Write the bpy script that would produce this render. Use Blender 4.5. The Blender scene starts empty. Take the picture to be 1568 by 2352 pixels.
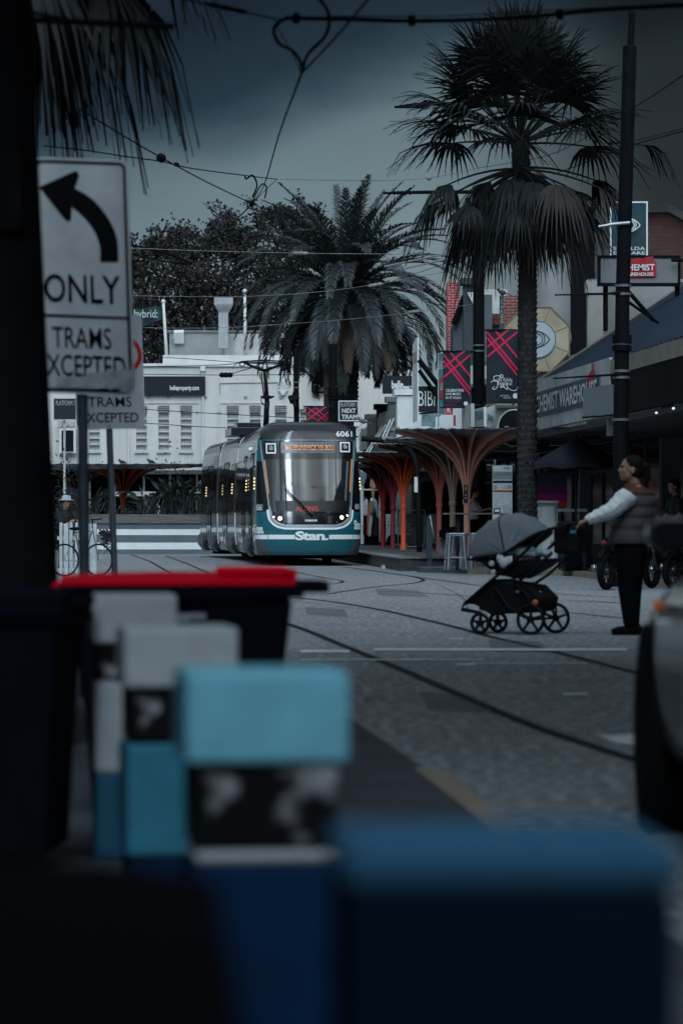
import bpy, bmesh, math, random
from mathutils import Vector, Matrix
R = math.radians
sc = bpy.context.scene
COL = sc.collection
random.seed(7)

# ---------------------------------------------------------------- camera
F = 8000.0            # focal length measured in the pixels of a 1568 px wide picture
HX, HY, CZ = 784.0, 1203.0, 1.05
cam_d = bpy.data.cameras.new('camera')
cam = bpy.data.objects.new('camera', cam_d); COL.objects.link(cam)
cam.location = (0, 0, CZ); cam.rotation_euler = (R(90), 0, 0)
cam_d.sensor_fit = 'HORIZONTAL'; cam_d.sensor_width = 24; cam_d.lens = 24 * F / 1568
cam_d.shift_y = (HY - 1176) / 1568
cam_d.clip_start = 0.1; cam_d.clip_end = 2000
cam_d.dof.use_dof = True; cam_d.dof.focus_distance = 84; cam_d.dof.aperture_fstop = 3.7
sc.camera = cam

# ---------------------------------------------------------------- world, sun, exposure
SUN_EL, SUN_AZ = R(36), R(36)          # azimuth: to the right of straight behind the camera
w = bpy.data.worlds.new('World'); sc.world = w; w.use_nodes = True
nt = w.node_tree; nt.nodes.clear()
def N(t, **k):
    n = nt.nodes.new(t)
    for a, b in k.items(): setattr(n, a, b)
    return n
def L(a, b): nt.links.new(a, b)
def math_node(op, a, b=None, clamp=False):
    n = N('ShaderNodeMath', operation=op); n.use_clamp = clamp
    for i, v in enumerate((a, b)):
        if v is None: continue
        if isinstance(v, (int, float)): n.inputs[i].default_value = v
        else: L(v, n.inputs[i])
    return n.outputs[0]
sky = N('ShaderNodeTexSky', sky_type='NISHITA'); sky.sun_disc = False
sky.sun_elevation = SUN_EL; sky.sun_rotation = R(180) - SUN_AZ
bg_sky = N('ShaderNodeBackground'); bg_sky.inputs[1].default_value = 0.09
L(sky.outputs[0], bg_sky.inputs[0])
tc = N('ShaderNodeTexCoord')
sep = N('ShaderNodeSeparateXYZ'); L(tc.outputs['Generated'], sep.inputs[0])
# long banks of overcast cloud: soft noise stretched along the horizon
mp = N('ShaderNodeMapping'); mp.inputs['Scale'].default_value = (11, 11, 24); L(tc.outputs['Generated'], mp.inputs[0])
nz = N('ShaderNodeTexNoise'); nz.inputs['Scale'].default_value = 1.0; nz.inputs['Detail'].default_value = 6; nz.inputs['Roughness'].default_value = 0.45
L(mp.outputs[0], nz.inputs['Vector'])
wob = math_node('MULTIPLY', math_node('SUBTRACT', nz.outputs[0], 0.5), 0.040)
tilt = math_node('MULTIPLY', math_node('ADD', math_node('MINIMUM', math_node('MAXIMUM', sep.outputs[0], -0.1), 0.06), 0.035), -0.30)
zz = math_node('ADD', math_node('ADD', sep.outputs[2], wob), tilt)
ramp = N('ShaderNodeValToRGB'); e = ramp.color_ramp.elements
ramp.color_ramp.interpolation = 'LINEAR'
stops = [(0.0, (.25, .335, .37)), (.05, (.205, .278, .31)), (.080, (.152, .215, .243)), (.104, (.120, .175, .202)), (.116, (.032, .060, .081)), (.124, (.012, .027, .042)), (.15, (.0035, .010, .019)), (.24, (.04, .065, .09)), (.45, (.27, .335, .38)), (1.0, (.33, .405, .46))]
e[0].position, e[0].color = stops[0][0], (*stops[0][1], 1)
e[1].position, e[1].color = stops[-1][0], (*stops[-1][1], 1)
for p, c in stops[1:-1]:
    x = e.new(p); x.color = (*c, 1)
L(zz, ramp.inputs[0])
# darker cloud bank low in the sky to the right of the street
mr = N('ShaderNodeMapRange', interpolation_type='SMOOTHSTEP')
L(math_node('ADD', sep.outputs[0], math_node('MULTIPLY', wob, 0.6)), mr.inputs[0])
mr.inputs[1].default_value = 0.018; mr.inputs[2].default_value = 0.088; mr.inputs[3].default_value = 1.0; mr.inputs[4].default_value = 0.10
mr2 = N('ShaderNodeMapRange', interpolation_type='SMOOTHSTEP')
L(sep.outputs[1], mr2.inputs[0]); mr2.inputs[1].default_value = 0.5; mr2.inputs[2].default_value = 0.9
low = N('ShaderNodeMapRange', interpolation_type='SMOOTHSTEP'); L(sep.outputs[2], low.inputs[0])
low.inputs[1].default_value = 0.015; low.inputs[2].default_value = 0.06
msk = math_node('MULTIPLY', mr2.outputs[0], low.outputs[0])
right = math_node('SUBTRACT', 1.0, math_node('MULTIPLY', math_node('SUBTRACT', 1.0, mr.outputs[0]), msk))
mot = math_node('ADD', math_node('MULTIPLY', nz.outputs[0], 1.1), 0.45)
# cloud cover is thinner and brighter behind the camera
back = N('ShaderNodeMapRange', interpolation_type='SMOOTHSTEP'); L(sep.outputs[1], back.inputs[0])
back.inputs[1].default_value = -0.85; back.inputs[2].default_value = 0.35; back.inputs[3].default_value = 1.5; back.inputs[4].default_value = 1.0
# bright sky strip added behind the camera to streak the windscreen reflection
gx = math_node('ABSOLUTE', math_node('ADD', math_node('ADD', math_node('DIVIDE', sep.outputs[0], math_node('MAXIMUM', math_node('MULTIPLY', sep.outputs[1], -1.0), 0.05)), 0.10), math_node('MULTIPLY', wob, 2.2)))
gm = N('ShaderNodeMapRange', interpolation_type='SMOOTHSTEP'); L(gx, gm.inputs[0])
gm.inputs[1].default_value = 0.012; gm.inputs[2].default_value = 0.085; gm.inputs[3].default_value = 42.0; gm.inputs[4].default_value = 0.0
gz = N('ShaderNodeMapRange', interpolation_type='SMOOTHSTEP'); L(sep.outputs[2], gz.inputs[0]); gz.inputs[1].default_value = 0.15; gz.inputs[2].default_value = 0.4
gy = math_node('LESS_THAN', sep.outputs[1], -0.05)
ratio = math_node('DIVIDE', sep.outputs[0], math_node('MAXIMUM', math_node('MULTIPLY', sep.outputs[1], -1.0), 0.05))  # streaked bright sky, also added for windscreen reflections and frontal light
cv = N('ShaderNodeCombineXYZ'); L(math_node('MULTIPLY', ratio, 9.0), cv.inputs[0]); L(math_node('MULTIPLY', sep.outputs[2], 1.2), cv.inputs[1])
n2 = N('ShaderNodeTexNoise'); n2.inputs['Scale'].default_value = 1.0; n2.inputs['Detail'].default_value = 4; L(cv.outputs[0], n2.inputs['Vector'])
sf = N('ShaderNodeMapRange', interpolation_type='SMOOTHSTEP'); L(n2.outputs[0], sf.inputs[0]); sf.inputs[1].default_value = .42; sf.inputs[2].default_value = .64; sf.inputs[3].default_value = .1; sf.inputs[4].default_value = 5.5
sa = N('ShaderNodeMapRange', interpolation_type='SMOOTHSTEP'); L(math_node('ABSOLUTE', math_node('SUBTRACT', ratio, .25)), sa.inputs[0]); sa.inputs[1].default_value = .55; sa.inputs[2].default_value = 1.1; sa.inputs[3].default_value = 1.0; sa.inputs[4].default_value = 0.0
sky_streaks = math_node('ADD', gm.outputs[0], math_node('MULTIPLY', sf.outputs[0], sa.outputs[0]))
streak_gain = math_node('ADD', 1.0, math_node('MULTIPLY', math_node('MULTIPLY', sky_streaks, gz.outputs[0]), gy))
val = math_node('MULTIPLY', math_node('MULTIPLY', math_node('MULTIPLY', right, mot), back.outputs[0]), streak_gain)
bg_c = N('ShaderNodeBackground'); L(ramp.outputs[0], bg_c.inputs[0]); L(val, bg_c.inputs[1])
mx = N('ShaderNodeMixShader'); mx.inputs[0].default_value = 0.982
L(bg_sky.outputs[0], mx.inputs[1]); L(bg_c.outputs[0], mx.inputs[2])
wo = N('ShaderNodeOutputWorld'); L(mx.outputs[0], wo.inputs[0])

sun_d = bpy.data.lights.new('sun', 'SUN'); sun_d.energy = 0.6; sun_d.angle = R(60); sun_d.color = (1.0, .985, .96)
sun = bpy.data.objects.new('sun', sun_d); COL.objects.link(sun)
to_sun = Vector((math.sin(SUN_AZ) * math.cos(SUN_EL), -math.cos(SUN_AZ) * math.cos(SUN_EL), math.sin(SUN_EL)))
sun.rotation_euler = to_sun.to_track_quat('Z', 'Y').to_euler()
sun.location = (20, -20, 40)
sc.view_settings.view_transform = 'Standard'; sc.view_settings.look = 'None'
sc.view_settings.exposure = 0.0; sc.view_settings.gamma = 1
sc.render.engine = 'CYCLES'
sc.cycles.use_denoising = True
sc.cycles.max_bounces = 6; sc.cycles.sample_clamp_indirect = 4
sc.cycles.caustics_reflective = False; sc.cycles.caustics_refractive = False

# ---------------------------------------------------------------- materials
MATS = {}
def mk(name, col, rough=.6, metal=0.0, var=.18, vs=6.0, bump=0.0, bs=40.0, spec=.22, emit=None, es=0.0, ior=None, coat=0.0, speck=None, stretch=None, alpha=1.0):
    if name in MATS: return MATS[name]
    m = bpy.data.materials.new(name); m.use_nodes = True
    t = m.node_tree; b = t.nodes['Principled BSDF']
    b.inputs['Roughness'].default_value = rough; b.inputs['Metallic'].default_value = metal
    b.inputs['Specular IOR Level'].default_value = spec
    if ior: b.inputs['IOR'].default_value = ior
    if coat: b.inputs['Coat Weight'].default_value = coat; b.inputs['Coat Roughness'].default_value = .05
    b.inputs['Base Color'].default_value = (*col, 1)
    if alpha < 1: b.inputs['Alpha'].default_value = alpha
    tcn = t.nodes.new('ShaderNodeTexCoord'); vec = tcn.outputs['Object']
    if stretch:
        mpn = t.nodes.new('ShaderNodeMapping'); mpn.inputs['Scale'].default_value = stretch
        t.links.new(vec, mpn.inputs[0]); vec = mpn.outputs[0]
    if var:
        n = t.nodes.new('ShaderNodeTexNoise'); n.inputs['Scale'].default_value = vs; n.inputs['Detail'].default_value = 8; n.inputs['Roughness'].default_value = .62
        t.links.new(vec, n.inputs['Vector'])
        r = t.nodes.new('ShaderNodeValToRGB')
        r.color_ramp.elements[0].position = .3; r.color_ramp.elements[1].position = .72
        r.color_ramp.elements[0].color = (*[c * (1 - var) for c in col], 1)
        r.color_ramp.elements[1].color = (*[min(1, c * (1 + var)) for c in col], 1)
        t.links.new(n.outputs[0], r.inputs[0]); out = r.outputs[0]
        if speck:      # (scale, amount, colour): stone chips in asphalt and the like
            n2 = t.nodes.new('ShaderNodeTexNoise'); n2.inputs['Scale'].default_value = speck[0]; n2.inputs['Detail'].default_value = 2
            t.links.new(vec, n2.inputs['Vector'])
            r2 = t.nodes.new('ShaderNodeValToRGB'); r2.color_ramp.elements[0].position = speck[3] if len(speck) > 3 else .5
            r2.color_ramp.elements[1].position = min(1, r2.color_ramp.elements[0].position + .12)
            t.links.new(n2.outputs[0], r2.inputs[0])
            m1 = t.nodes.new('ShaderNodeMath'); m1.operation = 'MULTIPLY'; m1.inputs[1].default_value = speck[1]
            t.links.new(r2.outputs[0], m1.inputs[0])
            mi = t.nodes.new('ShaderNodeMix'); mi.data_type = 'RGBA'
            t.links.new(m1.outputs[0], mi.inputs[0]); t.links.new(out, mi.inputs[6]); mi.inputs[7].default_value = (*speck[2], 1)
            out = mi.outputs[2]
        t.links.new(out, b.inputs['Base Color'])
        rr = t.nodes.new('ShaderNodeMath'); rr.operation = 'MULTIPLY_ADD'
        t.links.new(n.outputs[0], rr.inputs[0]); rr.inputs[1].default_value = .25 * rough; rr.inputs[2].default_value = rough * .88
        t.links.new(rr.outputs[0], b.inputs['Roughness'])
    if bump:
        n3 = t.nodes.new('ShaderNodeTexNoise'); n3.inputs['Scale'].default_value = bs; n3.inputs['Detail'].default_value = 5
        t.links.new(vec, n3.inputs['Vector'])
        bp = t.nodes.new('ShaderNodeBump'); bp.inputs['Strength'].default_value = bump; bp.inputs['Distance'].default_value = .02
        t.links.new(n3.outputs[0], bp.inputs['Height']); t.links.new(bp.outputs[0], b.inputs['Normal'])
    if emit:
        b.inputs['Emission Color'].default_value = (*emit, 1); b.inputs['Emission Strength'].default_value = es
    MATS[name] = m
    return m
def brick_mat(name, c1, c2, mortar, scale=1.0):
    m = bpy.data.materials.new(name); m.use_nodes = True
    t = m.node_tree; b = t.nodes['Principled BSDF']; b.inputs['Roughness'].default_value = .85
    tcn = t.nodes.new('ShaderNodeTexCoord'); mpn = t.nodes.new('ShaderNodeMapping'); mpn.inputs['Rotation'].default_value = (R(90), 0, 0)
    bt = t.nodes.new('ShaderNodeTexBrick'); bt.inputs['Scale'].default_value = scale
    bt.inputs['Color1'].default_value = (*c1, 1); bt.inputs['Color2'].default_value = (*c2, 1); bt.inputs['Mortar'].default_value = (*mortar, 1)
    bt.inputs['Brick Width'].default_value = .26; bt.inputs['Row Height'].default_value = .09; bt.inputs['Mortar Size'].default_value = .008
    t.links.new(tcn.outputs['Object'], mpn.inputs[0]); t.links.new(mpn.outputs[0], bt.inputs[0]); t.links.new(bt.outputs[0], b.inputs['Base Color'])
    MATS[name] = m; return m

# ---------------------------------------------------------------- geometry helpers
def P(px, py, Y): return Vector(((px - HX) / F * Y, Y, CZ + (HY - py) / F * Y))
def G(px, py, z=0.0):
    Y = F * (CZ - z) / (py - HY); return Vector(((px - HX) / F * Y, Y, z))
def V(*a): return Vector(a)
XA, YA, ZA = V(1, 0, 0), V(0, 1, 0), V(0, 0, 1)
_txt = {}
def text_geo(s, bold=0.0, space=1.0):
    k = (s, bold, space)
    if k not in _txt:
        cu = bpy.data.curves.new('lettering', 'FONT'); cu.body = s; cu.offset = bold; cu.resolution_u = 3; cu.space_character = space
        o = bpy.data.objects.new('lettering', cu); me = bpy.data.meshes.new_from_object(o)
        vs = [v.co.copy() for v in me.vertices]; fs = [tuple(p.vertices) for p in me.polygons]
        bpy.data.objects.remove(o); bpy.data.curves.remove(cu); bpy.data.meshes.remove(me)
        x0, x1 = min(v.x for v in vs), max(v.x for v in vs); y0, y1 = min(v.y for v in vs), max(v.y for v in vs)
        _txt[k] = ([((v.x - x0) / (x1 - x0), (v.y - y0) / (y1 - y0)) for v in vs], fs)
    return _txt[k]
class MB:
    def __init__(s): s.v, s.f, s.m = [], [], []
    def add(s, vs, fs, m=0):
        b = len(s.v); s.v += [tuple(v) for v in vs]; s.f += [tuple(i + b for i in f) for f in fs]; s.m += [m] * len(fs); return s
    def obox(s, c, ux, uy, uz, m=0):      # centre and three half-vectors
        c = Vector(c); p = [c + a * ux + b * uy + d * uz for a in (-1, 1) for b in (-1, 1) for d in (-1, 1)]
        return s.add(p, [(0, 1, 3, 2), (4, 6, 7, 5), (0, 4, 5, 1), (2, 3, 7, 6), (0, 2, 6, 4), (1, 5, 7, 3)], m)
    def box(s, c, size, rz=0.0, m=0):
        a, b = math.cos(rz), math.sin(rz)
        return s.obox(c, V(a, b, 0) * size[0] / 2, V(-b, a, 0) * size[1] / 2, ZA * size[2] / 2, m)
    def quad(s, a, b, c, d, m=0): return s.add([a, b, c, d], [(0, 1, 2, 3)], m)
    def tube(s, pts, r, n=8, m=0, cap=True, flat=1.0):
        pts = [Vector(p) for p in pts]; rs = r if isinstance(r, (list, tuple)) else [r] * len(pts)
        t0 = (pts[1] - pts[0]).normalized(); up = ZA if abs(t0.z) < .9 else XA
        x = t0.cross(up).normalized(); vs, fs = [], []
        for i, p in enumerate(pts):
            t = (pts[min(i + 1, len(pts) - 1)] - pts[max(i - 1, 0)]).normalized()
            x = (x - t * x.dot(t)).normalized(); y = t.cross(x)
            vs += [p + (x * math.cos(k * math.tau / n) + y * math.sin(k * math.tau / n) * flat) * rs[i] for k in range(n)]
        for i in range(len(pts) - 1):
            fs += [(i * n + k, i * n + (k + 1) % n, (i + 1) * n + (k + 1) % n, (i + 1) * n + k) for k in range(n)]
        if cap: fs += [tuple(range(n))[::-1], tuple(range((len(pts) - 1) * n, len(pts) * n))]
        return s.add(vs, fs, m)
    def lathe(s, prof, c=(0, 0, 0), n=24, m=0, axis=ZA, sx=1.0, sy=1.0):
        c = Vector(c); q = axis.to_track_quat('Z', 'Y').to_matrix() if axis != ZA else Matrix.Identity(3)
        vs = [c + q @ V(r * math.cos(k * math.tau / n) * sx, r * math.sin(k * math.tau / n) * sy, z) for r, z in prof for k in range(n)]
        fs = [(i * n + k, i * n + (k + 1) % n, (i + 1) * n + (k + 1) % n, (i + 1) * n + k) for i in range(len(prof) - 1) for k in range(n)]
        fs += [tuple(range(n))[::-1], tuple(range((len(prof) - 1) * n, len(prof) * n))]
        return s.add(vs, fs, m)
    def ell(s, c, rx, ry, rz, n=14, m=0, rot=None):
        c = Vector(c); q = rot or Matrix.Identity(3); h = n // 2
        prof = [(math.sin(math.pi * i / h), -math.cos(math.pi * i / h)) for i in range(1, h)]
        vs = [c + q @ V(a * math.cos(k * math.tau / n) * rx, a * math.sin(k * math.tau / n) * ry, z * rz) for a, z in prof for k in range(n)]
        fs = [(i * n + k, i * n + (k + 1) % n, (i + 1) * n + (k + 1) % n, (i + 1) * n + k) for i in range(len(prof) - 1) for k in range(n)]
        b = len(vs); vs += [c + q @ V(0, 0, -rz), c + q @ V(0, 0, rz)]
        fs += [(b, (k + 1) % n, k) for k in range(n)] + [(b + 1, (len(prof) - 1) * n + k, (len(prof) - 1) * n + (k + 1) % n) for k in range(n)]
        return s.add(vs, fs, m)
    def prism(s, poly, o, ux, uy, th, m=0):   # outline (u, v) on plane o+u*ux+v*uy, pushed by vector th
        o = Vector(o); a = [o + ux * u + uy * v for u, v in poly]; n = len(a)
        return s.add(a + [p + th for p in a], [tuple(range(n)), tuple(range(n, 2 * n))[::-1]] + [(i, n + i, n + (i + 1) % n, (i + 1) % n) for i in range(n)], m)
    def text(s, str_, o, ux, uy, w, h, m=0, bold=0.0, space=1.0, shear=0.0):   # o is the lower left corner, ux and uy unit vectors
        vs, fs = text_geo(str_, bold, space); o = Vector(o)
        return s.add([o + ux * (x * w) + uy * (y * h) for x, y in vs], fs, m)
    def poly(s, pts, m=0): return s.add(pts, [tuple(range(len(pts)))], m)
    def ribbon(s, pts, width, z=None, m=0):
        pts = [Vector(p) for p in pts]; vs = []
        for i, p in enumerate(pts):
            t = (pts[min(i + 1, len(pts) - 1)] - pts[max(i - 1, 0)]); nrm = V(-t.y, t.x, 0).normalized()
            zz_ = p.z if z is None else z
            vs += [V(p.x, p.y, zz_) + nrm * width / 2, V(p.x, p.y, zz_) - nrm * width / 2]
        return s.add(vs, [(2 * i, 2 * i + 1, 2 * i + 3, 2 * i + 2) for i in range(len(pts) - 1)], m)
    def mesh(s, name, mats, smooth=False, fix=True):
        me = bpy.data.meshes.new(name); me.from_pydata(s.v, [], s.f)
        for x in (mats if isinstance(mats, (list, tuple)) else [mats]): me.materials.append(x)
        me.polygons.foreach_set('material_index', s.m)
        if smooth: me.polygons.foreach_set('use_smooth', [True] * len(s.f))
        me.update()
        if fix:
            bm = bmesh.new(); bm.from_mesh(me); bmesh.ops.recalc_face_normals(bm, faces=bm.faces); bm.to_mesh(me); bm.free()
        return me
    def build(s, name, mats, parent=None, smooth=False, bevel=0.0, local=False, fix=True, label=None, auto=None):
        o = bpy.data.objects.new(name, s.mesh(name, mats, smooth, fix)); COL.objects.link(o)
        if parent is not None:
            o.parent = parent
            if not local: o.matrix_parent_inverse = world_of(parent).inverted()
        if bevel:
            b = o.modifiers.new('bevel', 'BEVEL'); b.width = bevel; b.segments = 2; b.limit_method = 'ANGLE'; b.angle_limit = R(40)
        if auto is not None: shade_auto(o, auto)
        if label: o['label'] = label
        return o
def shade_auto(o, ang=40):
    me = o.data; bm = bmesh.new(); bm.from_mesh(me)
    for e_ in bm.edges:
        e_.smooth = not (len(e_.link_faces) == 2 and e_.calc_face_angle(0) > R(ang))
    for f_ in bm.faces: f_.smooth = True
    bm.to_mesh(me); bm.free()
def world_of(p):
    m = Matrix.Identity(4)
    while p is not None: m = p.matrix_parent_inverse @ p.matrix_basis @ m if p.parent is not None else p.matrix_basis @ m; p = p.parent
    return m
def tag(o, label, cat, group=None, kind='thing'):
    o['label'] = label; o['category'] = cat; o['kind'] = kind
    if group: o['group'] = group
    return o
def thing(name, label, cat, loc, group=None, rz=0.0):
    o = bpy.data.objects.new(name, None); COL.objects.link(o); o.location = loc; o.empty_display_size = .2
    o.rotation_euler = (0, 0, rz)
    return tag(o, label, cat, group)
def struct(o): o['kind'] = 'structure'; return o
def copy_thing(root, loc, label=None, rz=None):
    r_ = root.copy(); COL.objects.link(r_); r_.location = loc
    if rz is not None: r_.rotation_euler = (0, 0, rz)
    if label: r_['label'] = label
    for ch in list(root.children):
        c = ch.copy(); COL.objects.link(c); c.parent = r_
        for g_ in ch.children:
            d = g_.copy(); COL.objects.link(d); d.parent = c
    return r_
def fuse(mb, name, mat, parent, voxel=.012, smooth=4, local=False):   # one continuous skin over overlapping volumes
    o = mb.build(name, mat, None, True)
    r_ = o.modifiers.new('remesh', 'REMESH'); r_.mode = 'VOXEL'; r_.voxel_size = voxel; r_.use_smooth_shade = True
    s_ = o.modifiers.new('smooth', 'SMOOTH'); s_.iterations = smooth; s_.factor = .5
    dg = bpy.context.evaluated_depsgraph_get(); me = bpy.data.meshes.new_from_object(o.evaluated_get(dg))
    old = o.data; o.modifiers.clear(); o.data = me; bpy.data.meshes.remove(old)
    if not me.materials: me.materials.append(mat)
    me.polygons.foreach_set('use_smooth', [True] * len(me.polygons))
    if parent is not None:
        o.parent = parent
        if not local: o.matrix_parent_inverse = world_of(parent).inverted()
    return o
# ================================================================ the setting
m_asph = mk('asphalt', (.138, .152, .166), .9, var=.30, vs=.7, bump=.5, bs=60, spec=.1, speck=(15, .8, (.37, .385, .395), .47))
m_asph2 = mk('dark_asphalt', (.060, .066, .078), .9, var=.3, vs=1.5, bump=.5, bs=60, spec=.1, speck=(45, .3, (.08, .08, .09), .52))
m_conc = mk('concrete', (.20, .20, .20), .85, var=.25, vs=2, bump=.25, bs=20)
m_conc_d = mk('dark_concrete', (.10, .105, .11), .85, var=.3, vs=3, bump=.25, bs=20)
m_bluestone = mk('bluestone', (.065, .07, .078), .8, var=.35, vs=4, bump=.3, bs=18)
m_tan = mk('tan_paint', (.25, .20, .16), .7, var=.3, vs=7)
m_lwhite = mk('worn_white_paint', (.60, .62, .63), .8, var=.4, vs=9)
m_rail = mk('rail_steel', (.010, .011, .012), .7, .0, spec=.1, var=.3, vs=12)
m_white = mk('white_render', (.56, .56, .535), .8, var=.11, vs=1.3, stretch=(1.6, 1, .22), bump=.08, bs=6)
m_white2 = mk('white_trim', (.62, .64, .64), .7, var=.1, vs=3)
m_offwhite = mk('weathered_white', (.42, .43, .43), .8, var=.25, vs=1.6)
m_grey = mk('grey_render', (.26, .27, .275), .85, var=.25, vs=.8, bump=.1, bs=5)
m_dgrey = mk('dark_grey_paint', (.060, .066, .074), .7, var=.2, vs=2)
m_black = mk('black_paint', (.005, .0055, .007), .75, spec=.06, var=.3, vs=4)
m_blackm = mk('black_metal', (.008, .0085, .010), .6, .0, spec=.12, var=.3, vs=5)
m_glass = mk('dark_shop_glass', (.003, .004, .005), .10, var=.3, vs=1.5, spec=.3)
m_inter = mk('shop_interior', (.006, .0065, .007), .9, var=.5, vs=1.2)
m_steel = mk('galvanised_steel', (.30, .33, .36), .45, .7, var=.2, vs=9)
m_winp = mk('window_panel', (.48, .49, .485), .8, var=.12, vs=3); m_louv = mk('louvre_shade_grey', (.28, .29, .30), .8)  # panels and louvres greyed to put recess shade into the colour
m_timber = mk('weathered_timber', (.115, .110, .105), .85, var=.35, vs=5, bump=.3, bs=12, stretch=(.25, 1, 5))
m_brick = brick_mat('red_brick', (.15, .035, .028), (.20, .05, .04), (.28, .25, .23))
m_brickd = brick_mat('dark_brick', (.055, .022, .018), (.075, .03, .024), (.035, .02, .018))
m_redpaint = brick_mat('painted_red_brick', (.24, .022, .03), (.27, .03, .035), (.42, .30, .30), 1.0)

o = MB().box((0, 150, -.25), (900, 900, .5)).build('ground', m_asph); struct(o)
# dark bitumen parking lane on the camera's side with its tan edge line
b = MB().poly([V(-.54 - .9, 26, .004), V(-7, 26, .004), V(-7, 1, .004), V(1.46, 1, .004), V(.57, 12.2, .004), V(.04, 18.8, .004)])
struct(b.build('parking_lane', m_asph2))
b = MB().ribbon([G(975, 1768), G(1050, 1823), G(1128, 1882), G(1210, 1950)], .10, .008)
struct(b.build('lane_edge_line', m_tan))
def gl(zs, a=627, bq=1223, k=.6, z=0): return [G(a + k * x, bq + k * y) for x, y in zs]
def smooth_path(pts, n=8):
    out = []; p = [pts[0] * 2 - pts[1]] + list(pts) + [pts[-1] * 2 - pts[-2]]
    for i in range(1, len(p) - 2):
        for k in range(n):
            t = k / n; a, b_, c, d = p[i - 1], p[i], p[i + 1], p[i + 2]
            out.append(.5 * ((2 * b_) + (c - a) * t + (2 * a - 5 * b_ + 4 * c - d) * t * t + (3 * b_ - a - 3 * c + d) * t ** 3))
    return out + [pts[-1]]
rails = [
    ([(-40, 322), (110, 370), (280, 440), (500, 530), (750, 640), (1000, 745), (1250, 830), (1480, 905)], .085),
    ([(60, 248), (215, 265), (400, 295), (600, 340), (760, 380), (830, 400), (1000, 440), (1200, 490), (1440, 553)], .085),
    ([(215, 226), (340, 224), (500, 228), (700, 241), (900, 255), (1150, 262), (1340, 272)], .07),
    ([(215, 236), (300, 222), (420, 206), (520, 197), (565, 189), (574, 182), (545, 172), (470, 160), (380, 147), (270, 133)], .07),
    ([(-80, 130), (40, 143), (120, 160), (210, 176), (255, 184), (266, 190), (240, 196), (140, 204)], .06),
    ([(1060, 300), (1200, 315), (1340, 330)], .06),
    ([(270, 133), (400, 150), (600, 178), (850, 212), (1100, 236), (1340, 250)], .06)]
b = MB()
for pts, wd in rails: b.ribbon(smooth_path(gl(pts)), wd, .004)
b.ribbon([G(440, 1345), G(345, 1290), G(300, 1274)], .07, .004); b.ribbon([G(520, 1335), G(430, 1295), G(380, 1277)], .07, .004)
struct(b.build('tram_tracks', m_rail))
# tar seams, cracks and resurfaced patches in the road
b = MB()
for pts in ([(640, 1375), (760, 1392), (900, 1402), (1080, 1398)], [(1010, 1345), (1060, 1372), (1075, 1400)], [(1140, 1560), (1260, 1572), (1400, 1562)], [(640, 1330), (720, 1338), (860, 1340)]):
    b.ribbon(smooth_path([G(*p) for p in pts], 5), .018, .0035)
struct(b.build('tar_seams', mk('tar', (.05, .055, .06), .7, spec=.1)))
b = MB()
for q in ([(860, 1352), (960, 1356), (985, 1372), (870, 1368)], [(1120, 1470), (1240, 1474), (1262, 1500), (1128, 1496)], [(960, 1590), (1090, 1598), (1120, 1640), (985, 1632)], [(700, 1395), (790, 1400), (800, 1418), (705, 1412)]): b.poly([G(*p) + ZA * .003 for p in q])
struct(b.build('road_patches', mk('patched_asphalt', (.112, .123, .135), .9, var=.3, vs=1.2, bump=.5, bs=60, spec=.1, speck=(20, .6, (.20, .21, .22), .5))))
b = MB()
def dash(x0, x1, y, th): b.quad(G(x0, y - th / 2) + ZA * .008, G(x1, y - th / 2) + ZA * .008, G(x1, y + th / 2) + ZA * .008, G(x0, y + th / 2) + ZA * .008)
dash(690, 802, 1498, 5); dash(858, 1440, 1494, 4.5); dash(690, 1108, 1517.5, 2); dash(1048, 1092, 1528, 3.5); dash(1293, 1350, 1597, 4); dash(1030, 1062, 1469, 2); dash(1080, 1350, 1526, 1.4)
b.poly([G(1374, 1694) + ZA * .008, G(1500, 1688) + ZA * .008, G(1500, 1716) + ZA * .008, G(1420, 1713) + ZA * .008])
struct(b.build('road_markings', m_lwhite))

# right-hand street line: off = metres back from the awning edge
def RP(Y, off, z): return V(4.13 - .0727 * (Y - 74) + off, Y, z)
# footpath, kerb, raised tram platform
b = MB().prism([(1.80, 75.15), (4.72, 70.4), (5.3, 60), (6.2, 48), (7, 10), (30, 10), (30, 150), (-1.0, 150), (-1.0, 121)], (0, 0, 0), XA, YA, ZA * .10)
struct(b.build('footpath', m_conc_d))
def kerb_run(b, pts, w_, h, m=0):
    for a, c in zip(pts, pts[1:]):
        d = (c - a); l = d.length; u = d / l; nrm = V(-u.y, u.x, 0)
        b.obox((a + c) / 2 + ZA * h / 2, u * l / 2, nrm * w_ / 2, ZA * h / 2, m)
b = MB(); kerb_run(b, [V(1.72, 75.2, 0), V(2.72, 73.42, 0)], .22, .105)
struct(b.build('kerb', m_bluestone))
b = MB(); kerb_run(b, [V(2.74, 73.38, 0), V(4.70, 70.2, 0)], .22, .106); kerb_run(b, [V(4.72, 70.1, 0), V(5.25, 60, 0), V(6.15, 48, 0)], .22, .104)
struct(b.build('painted_kerb', m_tan))
plat = [(1.31, 77), (.50, 91), (-1.25, 122), (2.3, 122), (3.2, 100), (2.35, 78)]
b = MB().prism(plat, (0, 0, .0), XA, YA, ZA * .27)
struct(b.build('platform', m_bluestone))
b = MB().prism([(1.27, 76.95), (.46, 91), (-1.29, 122), (-.85, 122), (.92, 91), (1.75, 77.35)], (0, 0, .275), XA, YA, ZA * .03)
struct(b.build('platform_edge', m_conc))
b = MB().prism([(1.76, 77.35), (.93, 91), (-.84, 122), (2.28, 122), (3.17, 100), (2.37, 77.9)], (0, 0, .272), XA, YA, ZA * .024)
struct(b.build('platform_paving', m_conc_d))

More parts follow.
